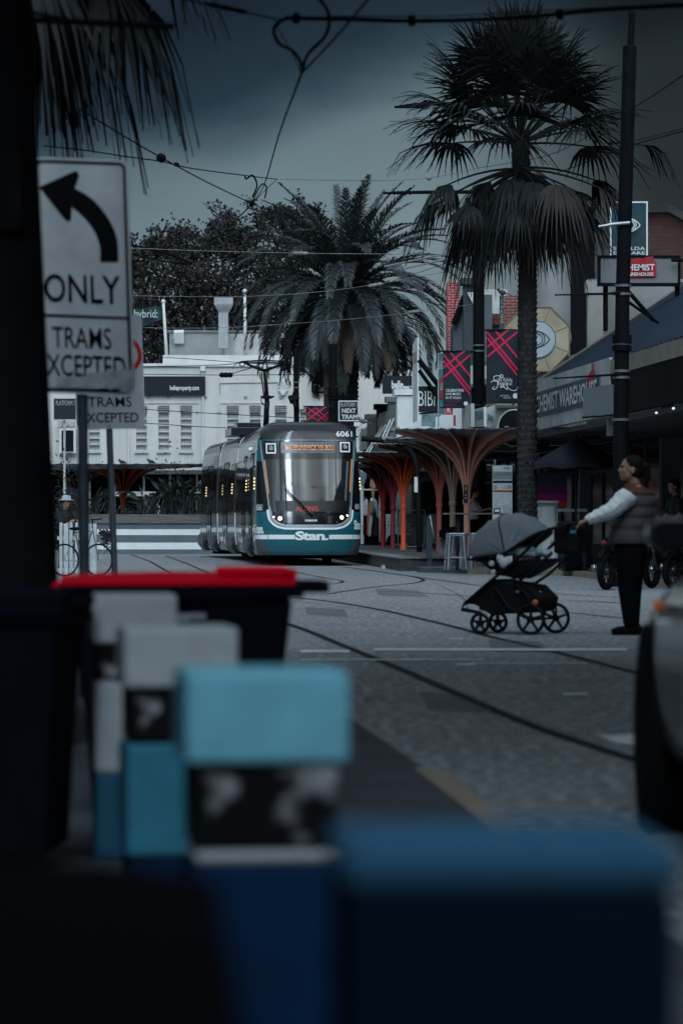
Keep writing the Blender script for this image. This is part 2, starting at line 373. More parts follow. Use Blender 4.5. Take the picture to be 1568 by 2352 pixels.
def wall_holes(mb, o, ux, uz, w_, h, holes, inn, m=0, mr_=None):
    """front face of a wall in the plane o + u*ux + v*uz with rectangular openings; reveals go inward along inn"""
    o = Vector(o); us = sorted({0, w_} | {q for a in holes for q in a[:2]}); vs = sorted({0, h} | {q for a in holes for q in a[2:4]})
    pt = lambda u, v: o + ux * u + uz * v
    for a, c in zip(us, us[1:]):
        for d, f in zip(vs, vs[1:]):
            cu, cv = (a + c) / 2, (d + f) / 2
            if any(q[0] < cu < q[1] and q[2] < cv < q[3] for q in holes): continue
            mb.quad(pt(a, d), pt(c, d), pt(c, f), pt(a, f), m)
    for u0, u1, v0, v1 in holes:
        for (p, q) in (((u0, v0), (u1, v0)), ((u1, v0), (u1, v1)), ((u1, v1), (u0, v1)), ((u0, v1), (u0, v0))):
            mb.quad(pt(*p), pt(*q), pt(*q) + inn, pt(*p) + inn, m if mr_ is None else mr_)

# ---------------------------------------------------------------- long white building across the end of the street
YB = 140.0; KB = YB / F
bx = lambda px: (px - HX) * KB
bz = lambda py: CZ + (HY - py) * KB
wb = thing('white_building', 'long white rendered building with narrow louvred windows behind the tram', 'building', (0, YB, 0))
x0, x1 = bx(-60), bx(948); zt = bz(841)
cols = [(205, 229), (313, 337), (364, 388), (415, 440), (522, 547), (574, 598), (632, 657), (690, 714)]
b = MB(); holes = [(bx(a) - x0, bx(c) - x0, bz(1036), bz(948)) for a, c in cols]
shop_top = bz(1082)
holes.append((bx(60) - x0, bx(900) - x0, .02, shop_top))
wall_holes(b, (x0, YB, 0), XA, ZA, x1 - x0, zt, holes, V(0, .22, 0))
b.quad((x1, YB, 0), (x1, YB + 14, 0), (x1, YB + 14, zt), (x1, YB, zt)); b.quad((x0, YB, zt), (x1, YB, zt), (x1, YB + 14, zt), (x0, YB + 14, zt))
b.quad((x0, YB + 14, 0), (x1, YB + 14, 0), (x1, YB + 14, zt), (x0, YB + 14, zt)); b.quad((x0, YB, 0), (x0, YB + 14, 0), (x0, YB + 14, zt), (x0, YB, zt))
for a, c in ((295, 456), (505, 616)):        # shallow recessed panel outlines round the window pairs
    for px in (a, c): b.box((bx(px), YB - .02, (bz(926) + bz(1075)) / 2), (.05, .05, bz(926) - bz(1075)))
    b.box(((bx(a) + bx(c)) / 2, YB - .02, bz(925)), (bx(c) - bx(a), .05, .06))
b.box(((bx(668) + bx(706)) / 2, YB - .04, (bz(930) + zt) / 2), (bx(706) - bx(668) - .35, .10, zt - bz(1075) - 2.2))
b.build('wall', m_white, wb)
b = MB().box(((x0 + x1) / 2, YB + .25, zt + .05), (x1 - x0 + .12, .7, .12)); b.build('coping', m_white2, wb)
b = MB().box(((bx(372) + x1) / 2, YB + 1.2, (zt + bz(817)) / 2 + .06), (x1 - bx(372), 1.2, bz(817) - zt)); b.build('parapet', m_white, wb)
for k, (a, c) in enumerate(cols):
    mbw = MB(); xm, ww = (bx(a) + bx(c)) / 2, bx(c) - bx(a)
    mbw.box((xm, YB + .2, (bz(948) + bz(1036)) / 2), (ww, .04, bz(948) - bz(1036)))
    n = 6
    for i in range(n):
        z = bz(1036) + (bz(948) - bz(1036)) * (i + .1) / n
        mbw.obox((xm, YB + .10, z), XA * ww / 2, V(0, .075, .02), ZA * .02)
    mbw.box((xm, YB - .03, bz(1036) - .04), (ww + .12, .14, .09))
    wn = mbw.build('window', m_winp, wb)
    sl = MB()
    for i in range(4): sl.box((xm, YB - .035, bz(945) + i * .075), (ww + .04, .07, .03))
    sl.build('louvre', m_louv, wn)
    ln = MB()
    for i in range(3): ln.box((xm - ww * .3 + i * ww * .3, YB - .012, bz(1055)), (.02, .03, bz(1042) - bz(1068)))
    ln.build('fluting', m_white2, wn)
for px, y0, y1 in ((466, 841, 1082), (612, 841, 1082), (296, 905, 1082)):
    MB().tube([V(bx(px), YB - .07, bz(y0)), V(bx(px), YB - .07, bz(y1))], .045, 8).box((bx(px), YB - .08, bz(y0) - .1), (.2, .16, .2)).build('downpipe', m_white2, wb)
MB().tube([V(bx(505), YB - .03, bz(905)), V(bx(505), YB - .03, bz(880)), V(bx(650), YB - .03, bz(878))], .018, 6).build('conduit', m_grey, wb)
m_vent = mk('vent_grey', (.30, .31, .32), .8, vs=20)
for px, py in ((387, 912), (471, 912), (564, 912), (645, 913), (454, 948), (504, 948), (653, 944), (653, 1000), (341, 912), (870, 985)):
    MB().box((bx(px), YB - .01, bz(py)), (.15, .05, .10)).box((bx(px), YB - .035, bz(py) + .015), (.13, .02, .02)).build('air_brick', m_vent, wb)
b = MB()                       # moulded column ornament on the pilaster
for i, (ww, z) in enumerate(((.36, 876), (.50, 880), (.36, 884), (.50, 888), (.36, 892), (.50, 896), (.30, 901), (.2, 905))):
    b.box((bx(650), YB - .08, bz(z)), (ww * .75, .16, .085))
b.build('moulding', m_white2, wb)
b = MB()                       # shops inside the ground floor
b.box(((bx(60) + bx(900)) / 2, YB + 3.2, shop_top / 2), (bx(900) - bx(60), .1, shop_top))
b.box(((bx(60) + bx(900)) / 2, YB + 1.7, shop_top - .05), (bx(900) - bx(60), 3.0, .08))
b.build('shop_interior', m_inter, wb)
b = MB()
for px in (150, 205, 262, 330, 390, 452, 520, 610): b.box((bx(px), YB + .16, shop_top / 2), (.09, .1, shop_top))
for px in (262, 300, 395): b.box((bx(px), YB + .9, 1.2), (.75, .05, 1.5))
b.build('shopfront_frame', m_offwhite, wb)
for px, ww in ((178, 1.0), (275, 1.3), (420, .9), (500, 1.2)):
    MB().box((bx(px), YB + .30, 1.35), (ww, .04, 1.9)).build('window', m_glass, wb)
b = MB().box(((bx(258) + bx(372)) / 2, YB - .9, bz(1135)), (bx(372) - bx(258), 1.7, .18)).box(((bx(395) + bx(462)) / 2, YB - .7, bz(1129)), (bx(462) - bx(395), 1.3, .16))
for px in (262, 368): b.box((bx(px), YB - 1.6, bz(1135) / 2), (.14, .14, bz(1135)))
b.build('awning', m_offwhite, wb)
b = MB().box(((x0 + bx(900)) / 2, YB - .45, bz(1085)), (bx(900) - x0, .9, .16)); b.build('canopy', m_dgrey, wb)
# things on its roof and face
m_duct = mk('duct_metal', (.36, .38, .40), .5, .5, var=.25, vs=3)
t = thing('exhaust_duct', 'boxy grey metal kitchen exhaust duct with flared cowl on the white roof', 'duct', (bx(513), YB + 2.5, zt))
Y = YB + 2.5; s_ = lambda a: a * Y / F
p0, p1 = P(502, 800, Y), P(524, 718, Y); MB().box(((p0.x + p1.x) / 2, Y, (p0.z + p1.z) / 2), (p1.x - p0.x, .4, p1.z - p0.z)).build('shaft', m_duct, t)
cx = P(508.5, 0, Y).x + .09
b = MB(); 
for (w1, z1), (w2, z2) in (((s_(22), P(0, 718, Y).z), (s_(42), P(0, 700, Y).z)), ((s_(42), P(0, 700, Y).z), (s_(43), P(0, 684, Y).z))):
    q = [V(cx + i * w1 / 2, Y + j * w1 / 2, z1) for i, j in ((-1, -1), (1, -1), (1, 1), (-1, 1))] + [V(cx + i * w2 / 2, Y + j * w2 / 2, z2) for i, j in ((-1, -1), (1, -1), (1, 1), (-1, 1))]
    b.add(q, [(0, 1, 5, 4), (1, 2, 6, 5), (2, 3, 7, 6), (3, 0, 4, 7), (4, 5, 6, 7)])
b.build('cowl', m_duct, t)
t = thing('rooftop_plant_room', 'stained grey concrete rooftop room behind the white parapet', 'rooftop room', (bx(480), YB + 4, zt))
Y = YB + 4; a, c = P(389, 817, Y), P(600, 763, Y)
MB().box(((a.x + c.x) / 2, Y + 1.5, (a.z + c.z) / 2 - .2), (c.x - a.x, 3, c.z - a.z + .4)).build('wall', m_grey, t)
MB().box(((a.x + c.x) / 2, Y + 1.5, c.z + .04), (c.x - a.x + .15, 3.15, .09)).build('coping', m_conc, t)
MB().box((P(560, 0, Y).x, Y - .06, P(0, 792, Y).z), (1.6, .12, .9)).build('patch', m_offwhite, t)
t = thing('floodlight', 'small pale floodlight and camera on the grey rooftop room', 'floodlight', P(408, 780, Y - .2))
MB().obox(P(411, 773, Y - .25), XA * .2, V(0, .05, .06), V(0, -.10, .22)).build('lamp_head', m_white2, t)
MB().ell(P(402, 773, Y - .2), .11, .11, .16).tube([P(408, 782, Y - .05), P(408, 776, Y - .2)], .03).build('bracket', m_offwhite, t)
def flagpole(px, pxt, y0, y1, label, Y):
    t = thing('flagpole', label, 'flagpole', P(px, y0, Y), 'flagpoles on the white roof')
    MB().tube([P(px, y0, Y), P(pxt, y1, Y)], [.075, .055], 10).build('pole', m_white2, t, True)
    MB().ell(P(pxt, y1, Y), .09, .09, .09).build('finial', m_white2, t, True); return t
flagpole(384, 375, 842, 692, 'slim white flagpole with a dark teal flag on its left', YB + .8)
flagpole(563, 562, 818, 668, 'slim bare white flagpole beside the canary palm fronds', YB + 2)
m_flag = mk('teal_flag', (.022, .05, .065), .8, var=.25, vs=2)
b = MB(); rows = []
for j in range(9):
    rows += [P(371 - (371 - 305) * j / 8, 701 + 11 * j / 8 + (k / 6) * (46 - 14 * (1 - j / 8)) , YB + .8 + .18 * math.sin(j * 1.3 + k * .4)) for k in range(7)]
b.add(rows, [(j * 7 + k, j * 7 + k + 1, j * 7 + 8 + k, j * 7 + 7 + k) for j in range(8) for k in range(6)])
t = thing('flag', 'dark teal flag with pale lettering on the slim roof pole', 'flag', P(345, 725, YB + .8))
b.build('cloth', m_flag, t, True)
MB().text('hybrid:', P(308, 735, YB + .5), XA, ZA, s_(53), s_(24), 0, .015).build('lettering', m_offwhite, t)
def sign_panel(name, label, cat, a, c, Y, th, m_face, texts, m_txt, border=0, m_border=None, group=None, part='panel'):
    """flat sign between picture corners a and c at depth Y; texts = (string, x0, y0, x1, y1, bold)"""
    p, q = P(*a, Y), P(*c, Y); ctr = (p + q) / 2
    t = thing(name, label, cat, ctr, group)
    MB().box((ctr.x, Y + th / 2, ctr.z), (abs(q.x - p.x), th, abs(p.z - q.z))).build(part, m_face, t)
    if texts:
        b = MB()
        for s, X0, Y0, X1, Y1, bo in texts:
            o_ = P(X0, Y1, Y - .012); e_ = P(X1, Y0, Y - .012); b.text(s, o_, XA, ZA, e_.x - o_.x, e_.z - o_.z, 0, bo)
        b.build('lettering', m_txt, t)
    if border:
        b = MB(); w_, h = abs(q.x - p.x), abs(p.z - q.z)
        for sx_ in (-1, 1): b.box((ctr.x + sx_ * (w_ / 2 - border / 2), Y - .01, ctr.z), (border, .03, h))
        for sz in (-1, 1): b.box((ctr.x, Y - .012, ctr.z + sz * (h / 2 - border / 2)), (w_ - 2 * border, .03, border))
        b.build('border', m_border, t)
    return t
m_signk = mk('sign_black', (.012, .016, .020), .45, var=.2, vs=2)
m_letter = mk('white_lettering', (.62, .65, .66), .6, var=.05)
sign_panel('property_sign', 'black billboard with small white web address on the white building', 'sign', (330, 864), (471, 907), YB - .2, .15, m_signk, [('belleproperty.com', 390, 885, 457, 899, .03)], m_letter)
# square framed ship clock on the wall
t = thing('wall_clock', 'square black framed clock with ship emblem on the white wall', 'clock', P(731, 874, YB - .1))
p = P(731, 874, YB - .2); hw = 13.5 * KB; hh = 27 * KB
b = MB()
for s in (-1, 1): b.box((p.x + s * hw * 1.0, p.y, p.z), (.09, .14, 2 * hh)); b.box((p.x, p.y, p.z + s * hh), (2 * hw, .13, .09))
b.build('frame', m_black, t)
b = MB()
for k in range(60):
    a = k * math.tau / 60; ra, rb = .84, .90
    b.tube([p + V(math.sin(a) * hw * ra, 0, math.cos(a) * hh * ra * .72), p + V(math.sin(a + .105) * hw * ra, 0, math.cos(a + .105) * hh * ra * .72)], .014, 5)
for k in range(12):
    a = k * math.tau / 12
    b.tube([p + V(math.sin(a) * hw * .84, -.01, math.cos(a) * hh * .6), p + V(math.sin(a) * hw * .98, -.01, math.cos(a) * hh * .74)], .02, 5)
b.build('dial', m_black, t)
b = MB().prism([(-.22, -.2), (.24, -.2), (.30, -.06), (-.28, -.06)], p - YA * .02, XA, ZA, YA * .04).prism([(-.02, 0), (.2, .05), (.12, .42), (-.02, .5)], p - YA * .02, XA, ZA, YA * .04).prism([(-.24, .0), (-.05, .0), (-.05, .38)], p - YA * .02, XA, ZA, YA * .04)
b.build('ship_emblem', mk('emblem_grey', (.24, .28, .31), .7), t)

# ---------------------------------------------------------------- planter wall with painted stripes
YP = 120.0
t = thing('planter_wall', 'low concrete planter wall painted with dark and white stripes', 'planter', (P(345, 0, YP).x, YP, 0))
xl, xr = P(150, 0, YP).x, P(640, 0, YP).x
m_stripe_d = mk('stripe_slate', (.095, .118, .142), .7, var=.12, vs=2); m_stripe_w = mk('stripe_white', (.66, .68, .68), .7, var=.08, vs=3)
zs = [0, .165, .40, .66, .86, 1.06]
b = MB()
for i, (a, c) in enumerate(zip(zs, zs[1:])):
    b.box(((xl + xr) / 2, YP + .8, (a + c) / 2), (xr - xl, 1.6 + (.004 if i % 2 else 0), c - a), 0, i % 2)
b.build('wall', [m_stripe_d, m_stripe_w], t)
b = MB().box(((xl + xr) / 2, YP + .02, 1.22), (xr - xl + .1, .16, .31)); b.box(((xl + xr) / 2, YP + 1.6, 1.22), (xr - xl + .1, .16, .31)); b.build('timber_beam', m_timber, t)
b = MB().box(((xl + xr) / 2, YP + .8, 1.2), (xr - xl, 1.4, .2)); b.build('soil', mk('soil', (.03, .025, .02), .95), t)

# unseen cafe added behind the camera, its verandah shading the foreground
t = thing('shade_cafe', 'unseen dark cafe and verandah added to shade the near foreground', 'building', (-2.5, -7, 0))
MB().box((-2.5, -8, 2.2), (11, 4, 4.4)).build('wall', m_dgrey, t); MB().box((-2.2, -2.7, 3.05), (10.4, 6.6, .16)).build('shade_roof', m_dgrey, t)
b = MB().box((-2.2, .65, 2.98), (10.4, .1, .4)); b.build('fascia', m_black, t)
for px in (-7.2, 2.9): MB().tube([V(px, .5, 0), V(px, .5, 2.97)], .06, 10).build('post', m_black, t)
# ---------------------------------------------------------------- unseen buildings added along the street to shade the foreground
def plain_block(name, label, x0, x1, y0, y1, h, side, m, aw=2.8, ay=None):
    t = thing(name, label, 'building', ((x0 + x1) / 2, (y0 + y1) / 2, 0))
    MB().box(((x0 + x1) / 2, (y0 + y1) / 2, h / 2), (x1 - x0, y1 - y0, h)).build('wall', m, t)
    xs = x0 if side < 0 else x1; b = MB(); g = MB()
    for k in range(int((y1 - y0) // 5)):
        for z in (4.6, 8.0):
            if z + 1.8 > h: continue
            g.box((xs + side * .02, y0 + 2.5 + 5 * k, z), (.1, 1.4, 1.7)); b.box((xs + side * .06, y0 + 2.5 + 5 * k, z - .95), (.2, 1.7, .12))
        g.box((xs + side * .02, y0 + 2.5 + 5 * k, 1.4), (.1, 4.2, 2.4))
    g.build('window', m_glass, t); b.build('sill', m_offwhite, t)
    MB().box(((x0 + x1) / 2 + side * .1, (y0 + y1) / 2, h + .15), (x1 - x0 + .4, y1 - y0 + .2, .3)).build('parapet', m_grey, t)
    if aw: ay = ay or y1; MB().box((xs + side * aw / 2, (y0 + ay) / 2, 3.3), (aw, ay - y0 - .4, .25)).build('awning', m_dgrey, t)
plain_block('shop_building', 'unseen grey shop row added on the near right to shade the street', 5.4, 18, 4, 37, 11, -1, m_grey, 2.2, 27)
plain_block('shop_building', 'unseen dark shop row added on the near left to shade the foreground', -16, -4.2, -30, 38, 11, 1, m_dgrey, .0, 0)
plain_block('brick_building', 'unseen dark brick building added on the street behind the camera', -7, -1.4, -62, -40, 13, 1, m_brickd)
plain_block('office_building', 'unseen grey office building added on the street behind the camera', 5.5, 20, -70, -34, 15, -1, m_dgrey)
# ================================================================ shops along the right-hand side of the street
def rbox(b, y0, y1, o0, o1, z0, z1, m=0):       # box that follows the slanting street line
    q = [RP(y, o_, z) for y in (y0, y1) for o_ in (o0, o1) for z in (z0, z1)]
    return b.add(q, [(0, 1, 3, 2), (4, 6, 7, 5), (0, 4, 5, 1), (2, 3, 7, 6), (0, 2, 6, 4), (1, 5, 7, 3)], m)
def shop(y0, y1, h, m_wall, label, m_fascia, fh=(2.95, 3.55), name='shop_building', upper=True):
    t = thing(name, label, 'shop', RP((y0 + y1) / 2, 3, 0))
    b = MB()
    rbox(b, y0, y1, 3.0, 11, 3.0, h); rbox(b, y0, y0 + .35, 3.0, 11, .1, 2.997); rbox(b, y1 - .35, y1, 3.0, 11, .1, 2.997)
    rbox(b, y0 + .36, y1 - .36, 3.02, 3.25, .1, .55); b.build('wall', m_wall, t)
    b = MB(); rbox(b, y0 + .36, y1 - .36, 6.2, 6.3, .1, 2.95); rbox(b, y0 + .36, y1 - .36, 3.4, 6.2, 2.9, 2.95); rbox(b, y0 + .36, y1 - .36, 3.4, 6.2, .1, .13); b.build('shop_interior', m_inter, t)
    n = max(2, int((y1 - y0) / 2.2)); b = MB()
    for i in range(n + 1):
        y = y0 + .38 + (y1 - y0 - .8) * i / n; rbox(b, y, y + .07, 3.02, 3.12, .55, 2.95)
    rbox(b, y0 + .36, y1 - .36, 3.03, 3.11, 2.3, 2.38); b.build('shopfront_frame', m_dgrey, t)
    b = MB(); rbox(b, y0 + .4, y1 - .4, 3.06, 3.08, .55, 2.95); b.build('window', m_glass, t)
    b = MB(); rbox(b, y0 + .03, y1 - .03, .05, 2.98, 3.02, 3.12); b.build('awning', m_dgrey, t)
    b = MB(); rbox(b, y0 + .05, y1 - .05, -.04, .04, *fh); b.build('fascia', m_fascia, t)
    b = MB(); rbox(b, y0 - .05, y1 + .05, 2.9, 3.35, h + .003, h + .18); rbox(b, y0 - .02, y1 + .02, 2.95, 3.1, h - .7, h - .55); b.build('parapet', m_grey, t)
    if upper and h > 6:
        for i in range(2):
            y = y0 + (y1 - y0) * (.3 + .4 * i)
            b = MB(); rbox(b, y - .6, y + .6, 2.985, 3.05, 4.3, 5.7); wn = b.build('window', m_glass, t)
            b = MB(); rbox(b, y - .75, y + .75, 2.9, 3.02, 4.15, 4.3); b.build('sill', m_offwhite, wn)
    return t
m_teal_f = mk('dark_teal_fascia', (.02, .055, .062), .6); m_pale_f = mk('pale_fascia', (.30, .33, .34), .7, var=.15, vs=1.5)
m_maroon = mk('maroon_fascia', (.035, .008, .012), .6)
shop(76, 87.5, 4.6, m_dgrey, 'low dark optical shop beside the round black sign', m_dgrey, (2.9, 3.2), upper=False)
shop(87.8, 97, 5.2, m_grey, 'low grey shop with a maroon awning board near the tram stop totem', m_maroon, (2.75, 3.25), upper=False)
shop(97.3, 107, 5.4, m_dgrey, 'dark painted clothing shop with hanging shirts behind the salmon shelter', m_dgrey, (3.1, 3.7), upper=False)
shop(107.3, 116, 5.4, m_grey, 'grey rendered shop between the black painted sign and red brick chimney', m_dgrey, (3.1, 3.7), upper=False)
# distant shops whose stepped parapets stand above the awnings
for i, (y0, y1, h, m_, lab, offp) in enumerate(((116.3, 121.5, 5.0, m_white2, 'white shop with a tall square parapet pier above the shelter canopies', 1.0), (121.8, 127.5, 4.95, m_grey, 'pale grey shop with a stepped parapet beyond the white parapet pier', 1.2),
        (127.8, 133, 4.9, m_dgrey, 'charcoal shop front with a plain parapet near the platform one sign', 1.3), (133.3, 138.5, 4.7, m_timber, 'weathered boarded shop at the far end of the awning row', 1.4))):
    t = thing('shop_building', lab, 'shop', RP((y0 + y1) / 2, 3, 0))
    b = MB(); rbox(b, y0, y1, offp, 11, 3.0, h); rbox(b, y0, y1, 3.2, 11, .1, 2.99); b.build('wall', m_, t)
    b = MB(); rbox(b, y0 + .6, y1, offp - .12, offp + .05, h - .75, h - .02); rbox(b, y0 + .6, y1, offp - .08, offp + .3, h + .004, h + .12); b.build('parapet', m_grey if i != 2 else m_dgrey, t)
    b = MB(); rbox(b, y0 - .02, y0 + .55, offp - .2, offp + .4, 3.0, h + .35); rbox(b, y0 - .1, y0 + .63, offp - .3, offp + .5, h + .353, h + .55); b.build('pier', m_ if i != 2 else m_black, t)
    b = MB(); rbox(b, y0, y1, 0, 3, 2.8, 2.95); b.build('awning', m_dgrey, t)
    b = MB(); rbox(b, y0 + .3, y1 - .3, 3.1, 3.18, .5, 2.6); b.build('window', m_glass, t)
    if i in (0, 1):
        b = MB()
        for z in (0, .35): b.tube([RP(y0 + 2.2 + z * 4, offp - .1, h - .35), RP(y0 + z * 4 - 1.5, -.1, 3.05)], .03, 6)
        b.build('stay_rod', m_white2, t)

# ---------------------------------------------------------------- chemist shop: pitched blue awning roof, long fascia, gable wall
t = thing('chemist_shop', 'chemist shop with blue corrugated awning roof and long lettered fascia', 'shop', RP(63, 3, 0))
m_corr = mk('blue_corrugated_iron', (.009, .022, .040), .7, .0, var=.25, vs=2)
m_tanp = mk('tan_barge_board', (.26, .21, .17), .8, var=.3, vs=3)
ch0, ch1 = 52.0, 74.4
b = MB(); n = 90
top = []; bot = []
for i in range(n + 1):
    y = ch0 + (ch1 - .9 - ch0) * i / n; dz = .03 * (i % 2)
    top.append(RP(y, 3.3, 6.25 + dz)); bot.append(RP(y, -.05, 4.02 + dz))
b.add(top + bot, [(i, i + 1, n + 2 + i, n + 1 + i) for i in range(n)])
b.build('awning_roof', m_corr, t)
b = MB()
for i in range(8):
    y = ch1 - .9 + i * .11; b.add([RP(y, 3.3, 6.27), RP(y + .09, 3.3, 6.27), RP(y + .09, -.05, 4.05), RP(y, -.05, 4.05), RP(y, 3.3, 6.17), RP(y + .09, 3.3, 6.17), RP(y + .09, -.05, 3.95), RP(y, -.05, 3.95)], [(0, 1, 2, 3), (4, 5, 6, 7), (0, 3, 7, 4), (1, 2, 6, 5), (2, 3, 7, 6)])
b.build('barge_board', m_tanp, t)
m_fasc = mk('worn_white_fascia', (.34, .36, .37), .8, var=.3, vs=1.2); m_fgrey = mk('fascia_grey_band', (.055, .075, .092), .7, var=.2, vs=2); m_fred = mk('chemist_red', (.30, .022, .035), .7, var=.2)
b = MB(); rbox(b, 62.9, 74.6, -.10, .04, 3.02, 4.06); b.build('fascia', m_fasc, t)
b = MB(); rbox(b, 64.0, 73.2, -.125, -.101, 3.28, 3.80); b.build('fascia_band', m_fgrey, t)
ud = (RP(64, 0, 0) - RP(74, 0, 0)).normalized()
b = MB().text('CHEMIST WAREHOUSE', RP(72.9, -.14, 3.36), ud, ZA, 8.7, .36, 0, .02); b.build('lettering', mk('fascia_letters', (.50, .53, .54), .7), t)
for yy in (74.45, 65.4):
    b = MB(); o_ = RP(yy, -.135, 3.12 if yy > 70 else 3.55); b.prism([(0, 0), (.75, 0), (.75, .36), (.62, .36), (.62, .5), (.5, .5), (.5, .38), (0, .28)], o_, ud, ZA, V(.01, 0, 0)); b.build('logo', m_fred, t)
m_cream = mk('cream_board', (.21, .19, .165), .8, var=.2, vs=2)
b = MB(); rbox(b, 52, 62.85, -.10, .04, 3.72, 4.0); b.build('cornice_board', m_cream, t)
b = MB(); rbox(b, 52, 62.85, -.08, .02, 3.0, 3.717); b.build('fascia', m_black, t)
b = MB(); rbox(b, 52, 74.4, 3.0, 11, 2.9, 6.15); rbox(b, 74.0, 74.4, 3.2, 11, .1, 2.89); b.build('wall', m_grey, t)
b = MB(); rbox(b, 52, 74.4, .05, 3.0, 2.88, 2.97); b.build('soffit', m_dgrey, t)
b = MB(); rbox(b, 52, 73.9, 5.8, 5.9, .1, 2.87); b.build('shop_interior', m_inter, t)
b = MB()
for i in range(9): rbox(b, 53 + i * 2.55, 53.1 + i * 2.55, 3.02, 3.12, .1, 2.87)
b.build('shopfront_frame', m_dgrey, t)
b = MB(); rbox(b, 52.1, 73.9, 3.06, 3.08, .4, 2.87); b.build('window', m_glass, t)
# white gable party wall and pier facing down the street
a, c = P(1349, 800, 74.9), P(1600, 640, 74.9)
b = MB().box(((a.x + c.x) / 2 + 1, 75.1, (4.4 + c.z) / 2), (c.x - a.x + 2, .3, c.z - 4.4)); b.build('gable_wall', m_grey, t)
b = MB().box((P(1367, 0, 74.6).x, 74.75, 5.3), (.33, .36, 1.6)).box((P(1362, 0, 74.6).x + .05, 74.75, 6.13), (.42, .44, .26)); b.build('pier', m_offwhite, t)
# small lit downlights under the soffit
m_lamp = mk('warm_lamp', (.8, .8, .8), .4, emit=(.9, .95, 1.0), es=.7, var=0)
for px, py, Y in ((1546, 938, 55), (1507, 948, 58)):
    MB().ell(P(px, py, Y), .024, .024, .02).build('downlight', m_lamp, t)
MB().box((P(1400, 0, 64).x, 64, (P(0, 963, 64).z + P(0, 1001, 64).z) / 2), (.11, .06, P(0, 963, 64).z - P(0, 1001, 64).z)).build('hanging_strip', m_offwhite, t)
# second lightbox: red house emblem on white
t = sign_panel('chemist_lightbox', 'pale rectangular chemist lightbox with red house emblem above the awning roof', 'sign', (1373, 586), (1562, 655), 70, .35, mk('lightbox_white', (.16, .172, .182), .6, var=.15, vs=1), None, None, .05, m_black)
q = lambda x, y, Y=69.95: P(x, y, Y)
def dpoly(b, pts, Y, th=.01, m=0):
    p = [P(x, y, Y) for x, y in pts]; n = len(p); b.add(p + [v + YA * th for v in p], [tuple(range(n)), tuple(range(n, 2 * n))[::-1]] + [(i, n + i, n + (i + 1) % n, (i + 1) % n) for i in range(n)], m)
b = MB(); dpoly(b, [(1426, 637), (1507, 635), (1507, 600), (1500, 600), (1500, 588), (1480, 590), (1479, 594), (1462, 591), (1426, 603)], 69.96); b.build('emblem', m_fred, t)
b = MB()
for s, X0, Y0, X1, Y1 in (('CHEMIST', 1428, 606, 1503, 621), ('WAREHOUSE', 1428, 625, 1500, 633)):
    o_ = P(X0, Y1, 69.93); e_ = P(X1, Y0, 69.93); b.text(s, o_, XA, ZA, e_.x - o_.x, e_.z - o_.z, 0, .02)
b.build('lettering', m_letter, t)
for px in (1390, 1555): MB().tube([P(px, 655, 70.3), P(px, 760, 70.3)], .05, 8).build('support_post', m_black, t)
MB().tube([P(1541, 597, 69.8), P(1600, 597, 69.8)], .04, 6).build('bracket_arm', m_black, t)
# hanging blank sign box beneath the fascia
t = thing('blank_sign_box', 'blank grey sign box hanging in front of the chemist fascia', 'sign', P(1374, 925, 62))
b = MB(); p, q_ = P(1338, 893, 63.2), P(1410, 883, 61.5)
b.add([P(1338, 893, 63), P(1408, 882, 62), P(1408, 951, 62), P(1338, 958, 63), P(1338, 893, 63) + V(.1, .12, 0), P(1408, 882, 62) + V(.1, .12, 0), P(1408, 951, 62) + V(.1, .12, 0), P(1338, 958, 63) + V(.1, .12, 0)], [(0, 1, 2, 3), (4, 5, 6, 7), (0, 4, 5, 1), (3, 2, 6, 7), (0, 3, 7, 4), (1, 5, 6, 2)])
b.build('panel', mk('blank_grey', (.12, .145, .165), .7, var=.12, vs=1.5), t)
b = MB().tube([P(1338, 959, 63), P(1412, 952, 62)], .02, 6); b.build('frame', m_black, t)

# ---------------------------------------------------------------- upper storeys above the awnings
t = thing('brick_building', 'dark brick upper storey with pale cornice behind the tall eye sign', 'building', P(1540, 640, 79))
a = P(1480, 700, 79); MB().box((a.x + 4, 83, 4.6 + (P(0, 487, 79).z - 4.6) / 2), (8, 8, P(0, 487, 79).z - 4.6)).build('wall', m_brickd, t)
b = MB(); zc = P(0, 487, 79).z
b.add([P(1478, 487, 78.9), P(1532, 484, 78.9), P(1568, 505, 78.9), P(1620, 520, 78.9), P(1478, 474, 78.6), P(1534, 468, 78.6), P(1568, 486, 78.6), P(1620, 500, 78.6)] , [(0, 1, 5, 4), (1, 2, 6, 5), (2, 3, 7, 6)])
b.add([P(1478, 474, 78.6), P(1534, 468, 78.6), P(1568, 486, 78.6), P(1620, 500, 78.6), P(1478, 474, 82), P(1534, 468, 82), P(1568, 486, 82), P(1620, 500, 82)], [(0, 1, 5, 4), (1, 2, 6, 5), (2, 3, 7, 6)])
b.build('cornice', m_offwhite, t)
t = thing('concrete_tower', 'rounded stained concrete tower behind the slim palm trunk', 'tower', P(1290, 760, 97))
p = P(1292, 760, 97)
MB().lathe([(.78, 3.5), (.78, 5.5), (.80, 5.52), (.80, 6.25), (.74, 6.3), (.72, 9.4), (.60, 9.7)], (p.x, 97.5, 0), 32).build('wall', m_grey, t, auto=35)
MB().box((P(1333, 0, 96).x + .08, 97.2, 6.5), (.62, 2.4, 6.6)).build('annex', m_black, t)
b = MB()
for k in range(11):
    a_ = math.pi * 1.02 + k * .2; b.box((p.x + .81 * math.cos(a_), 97.5 + .81 * math.sin(a_), 5.88), (.10, .03, .72), a_ + math.pi / 2)
b.build('flashing', m_dgrey, t)
MB().ell(P(1313, 777, 96.5), .09, .09, .16).tube([P(1313, 765, 96.5), P(1313, 765, 97)], .03).build('wall_lamp', m_conc, t)
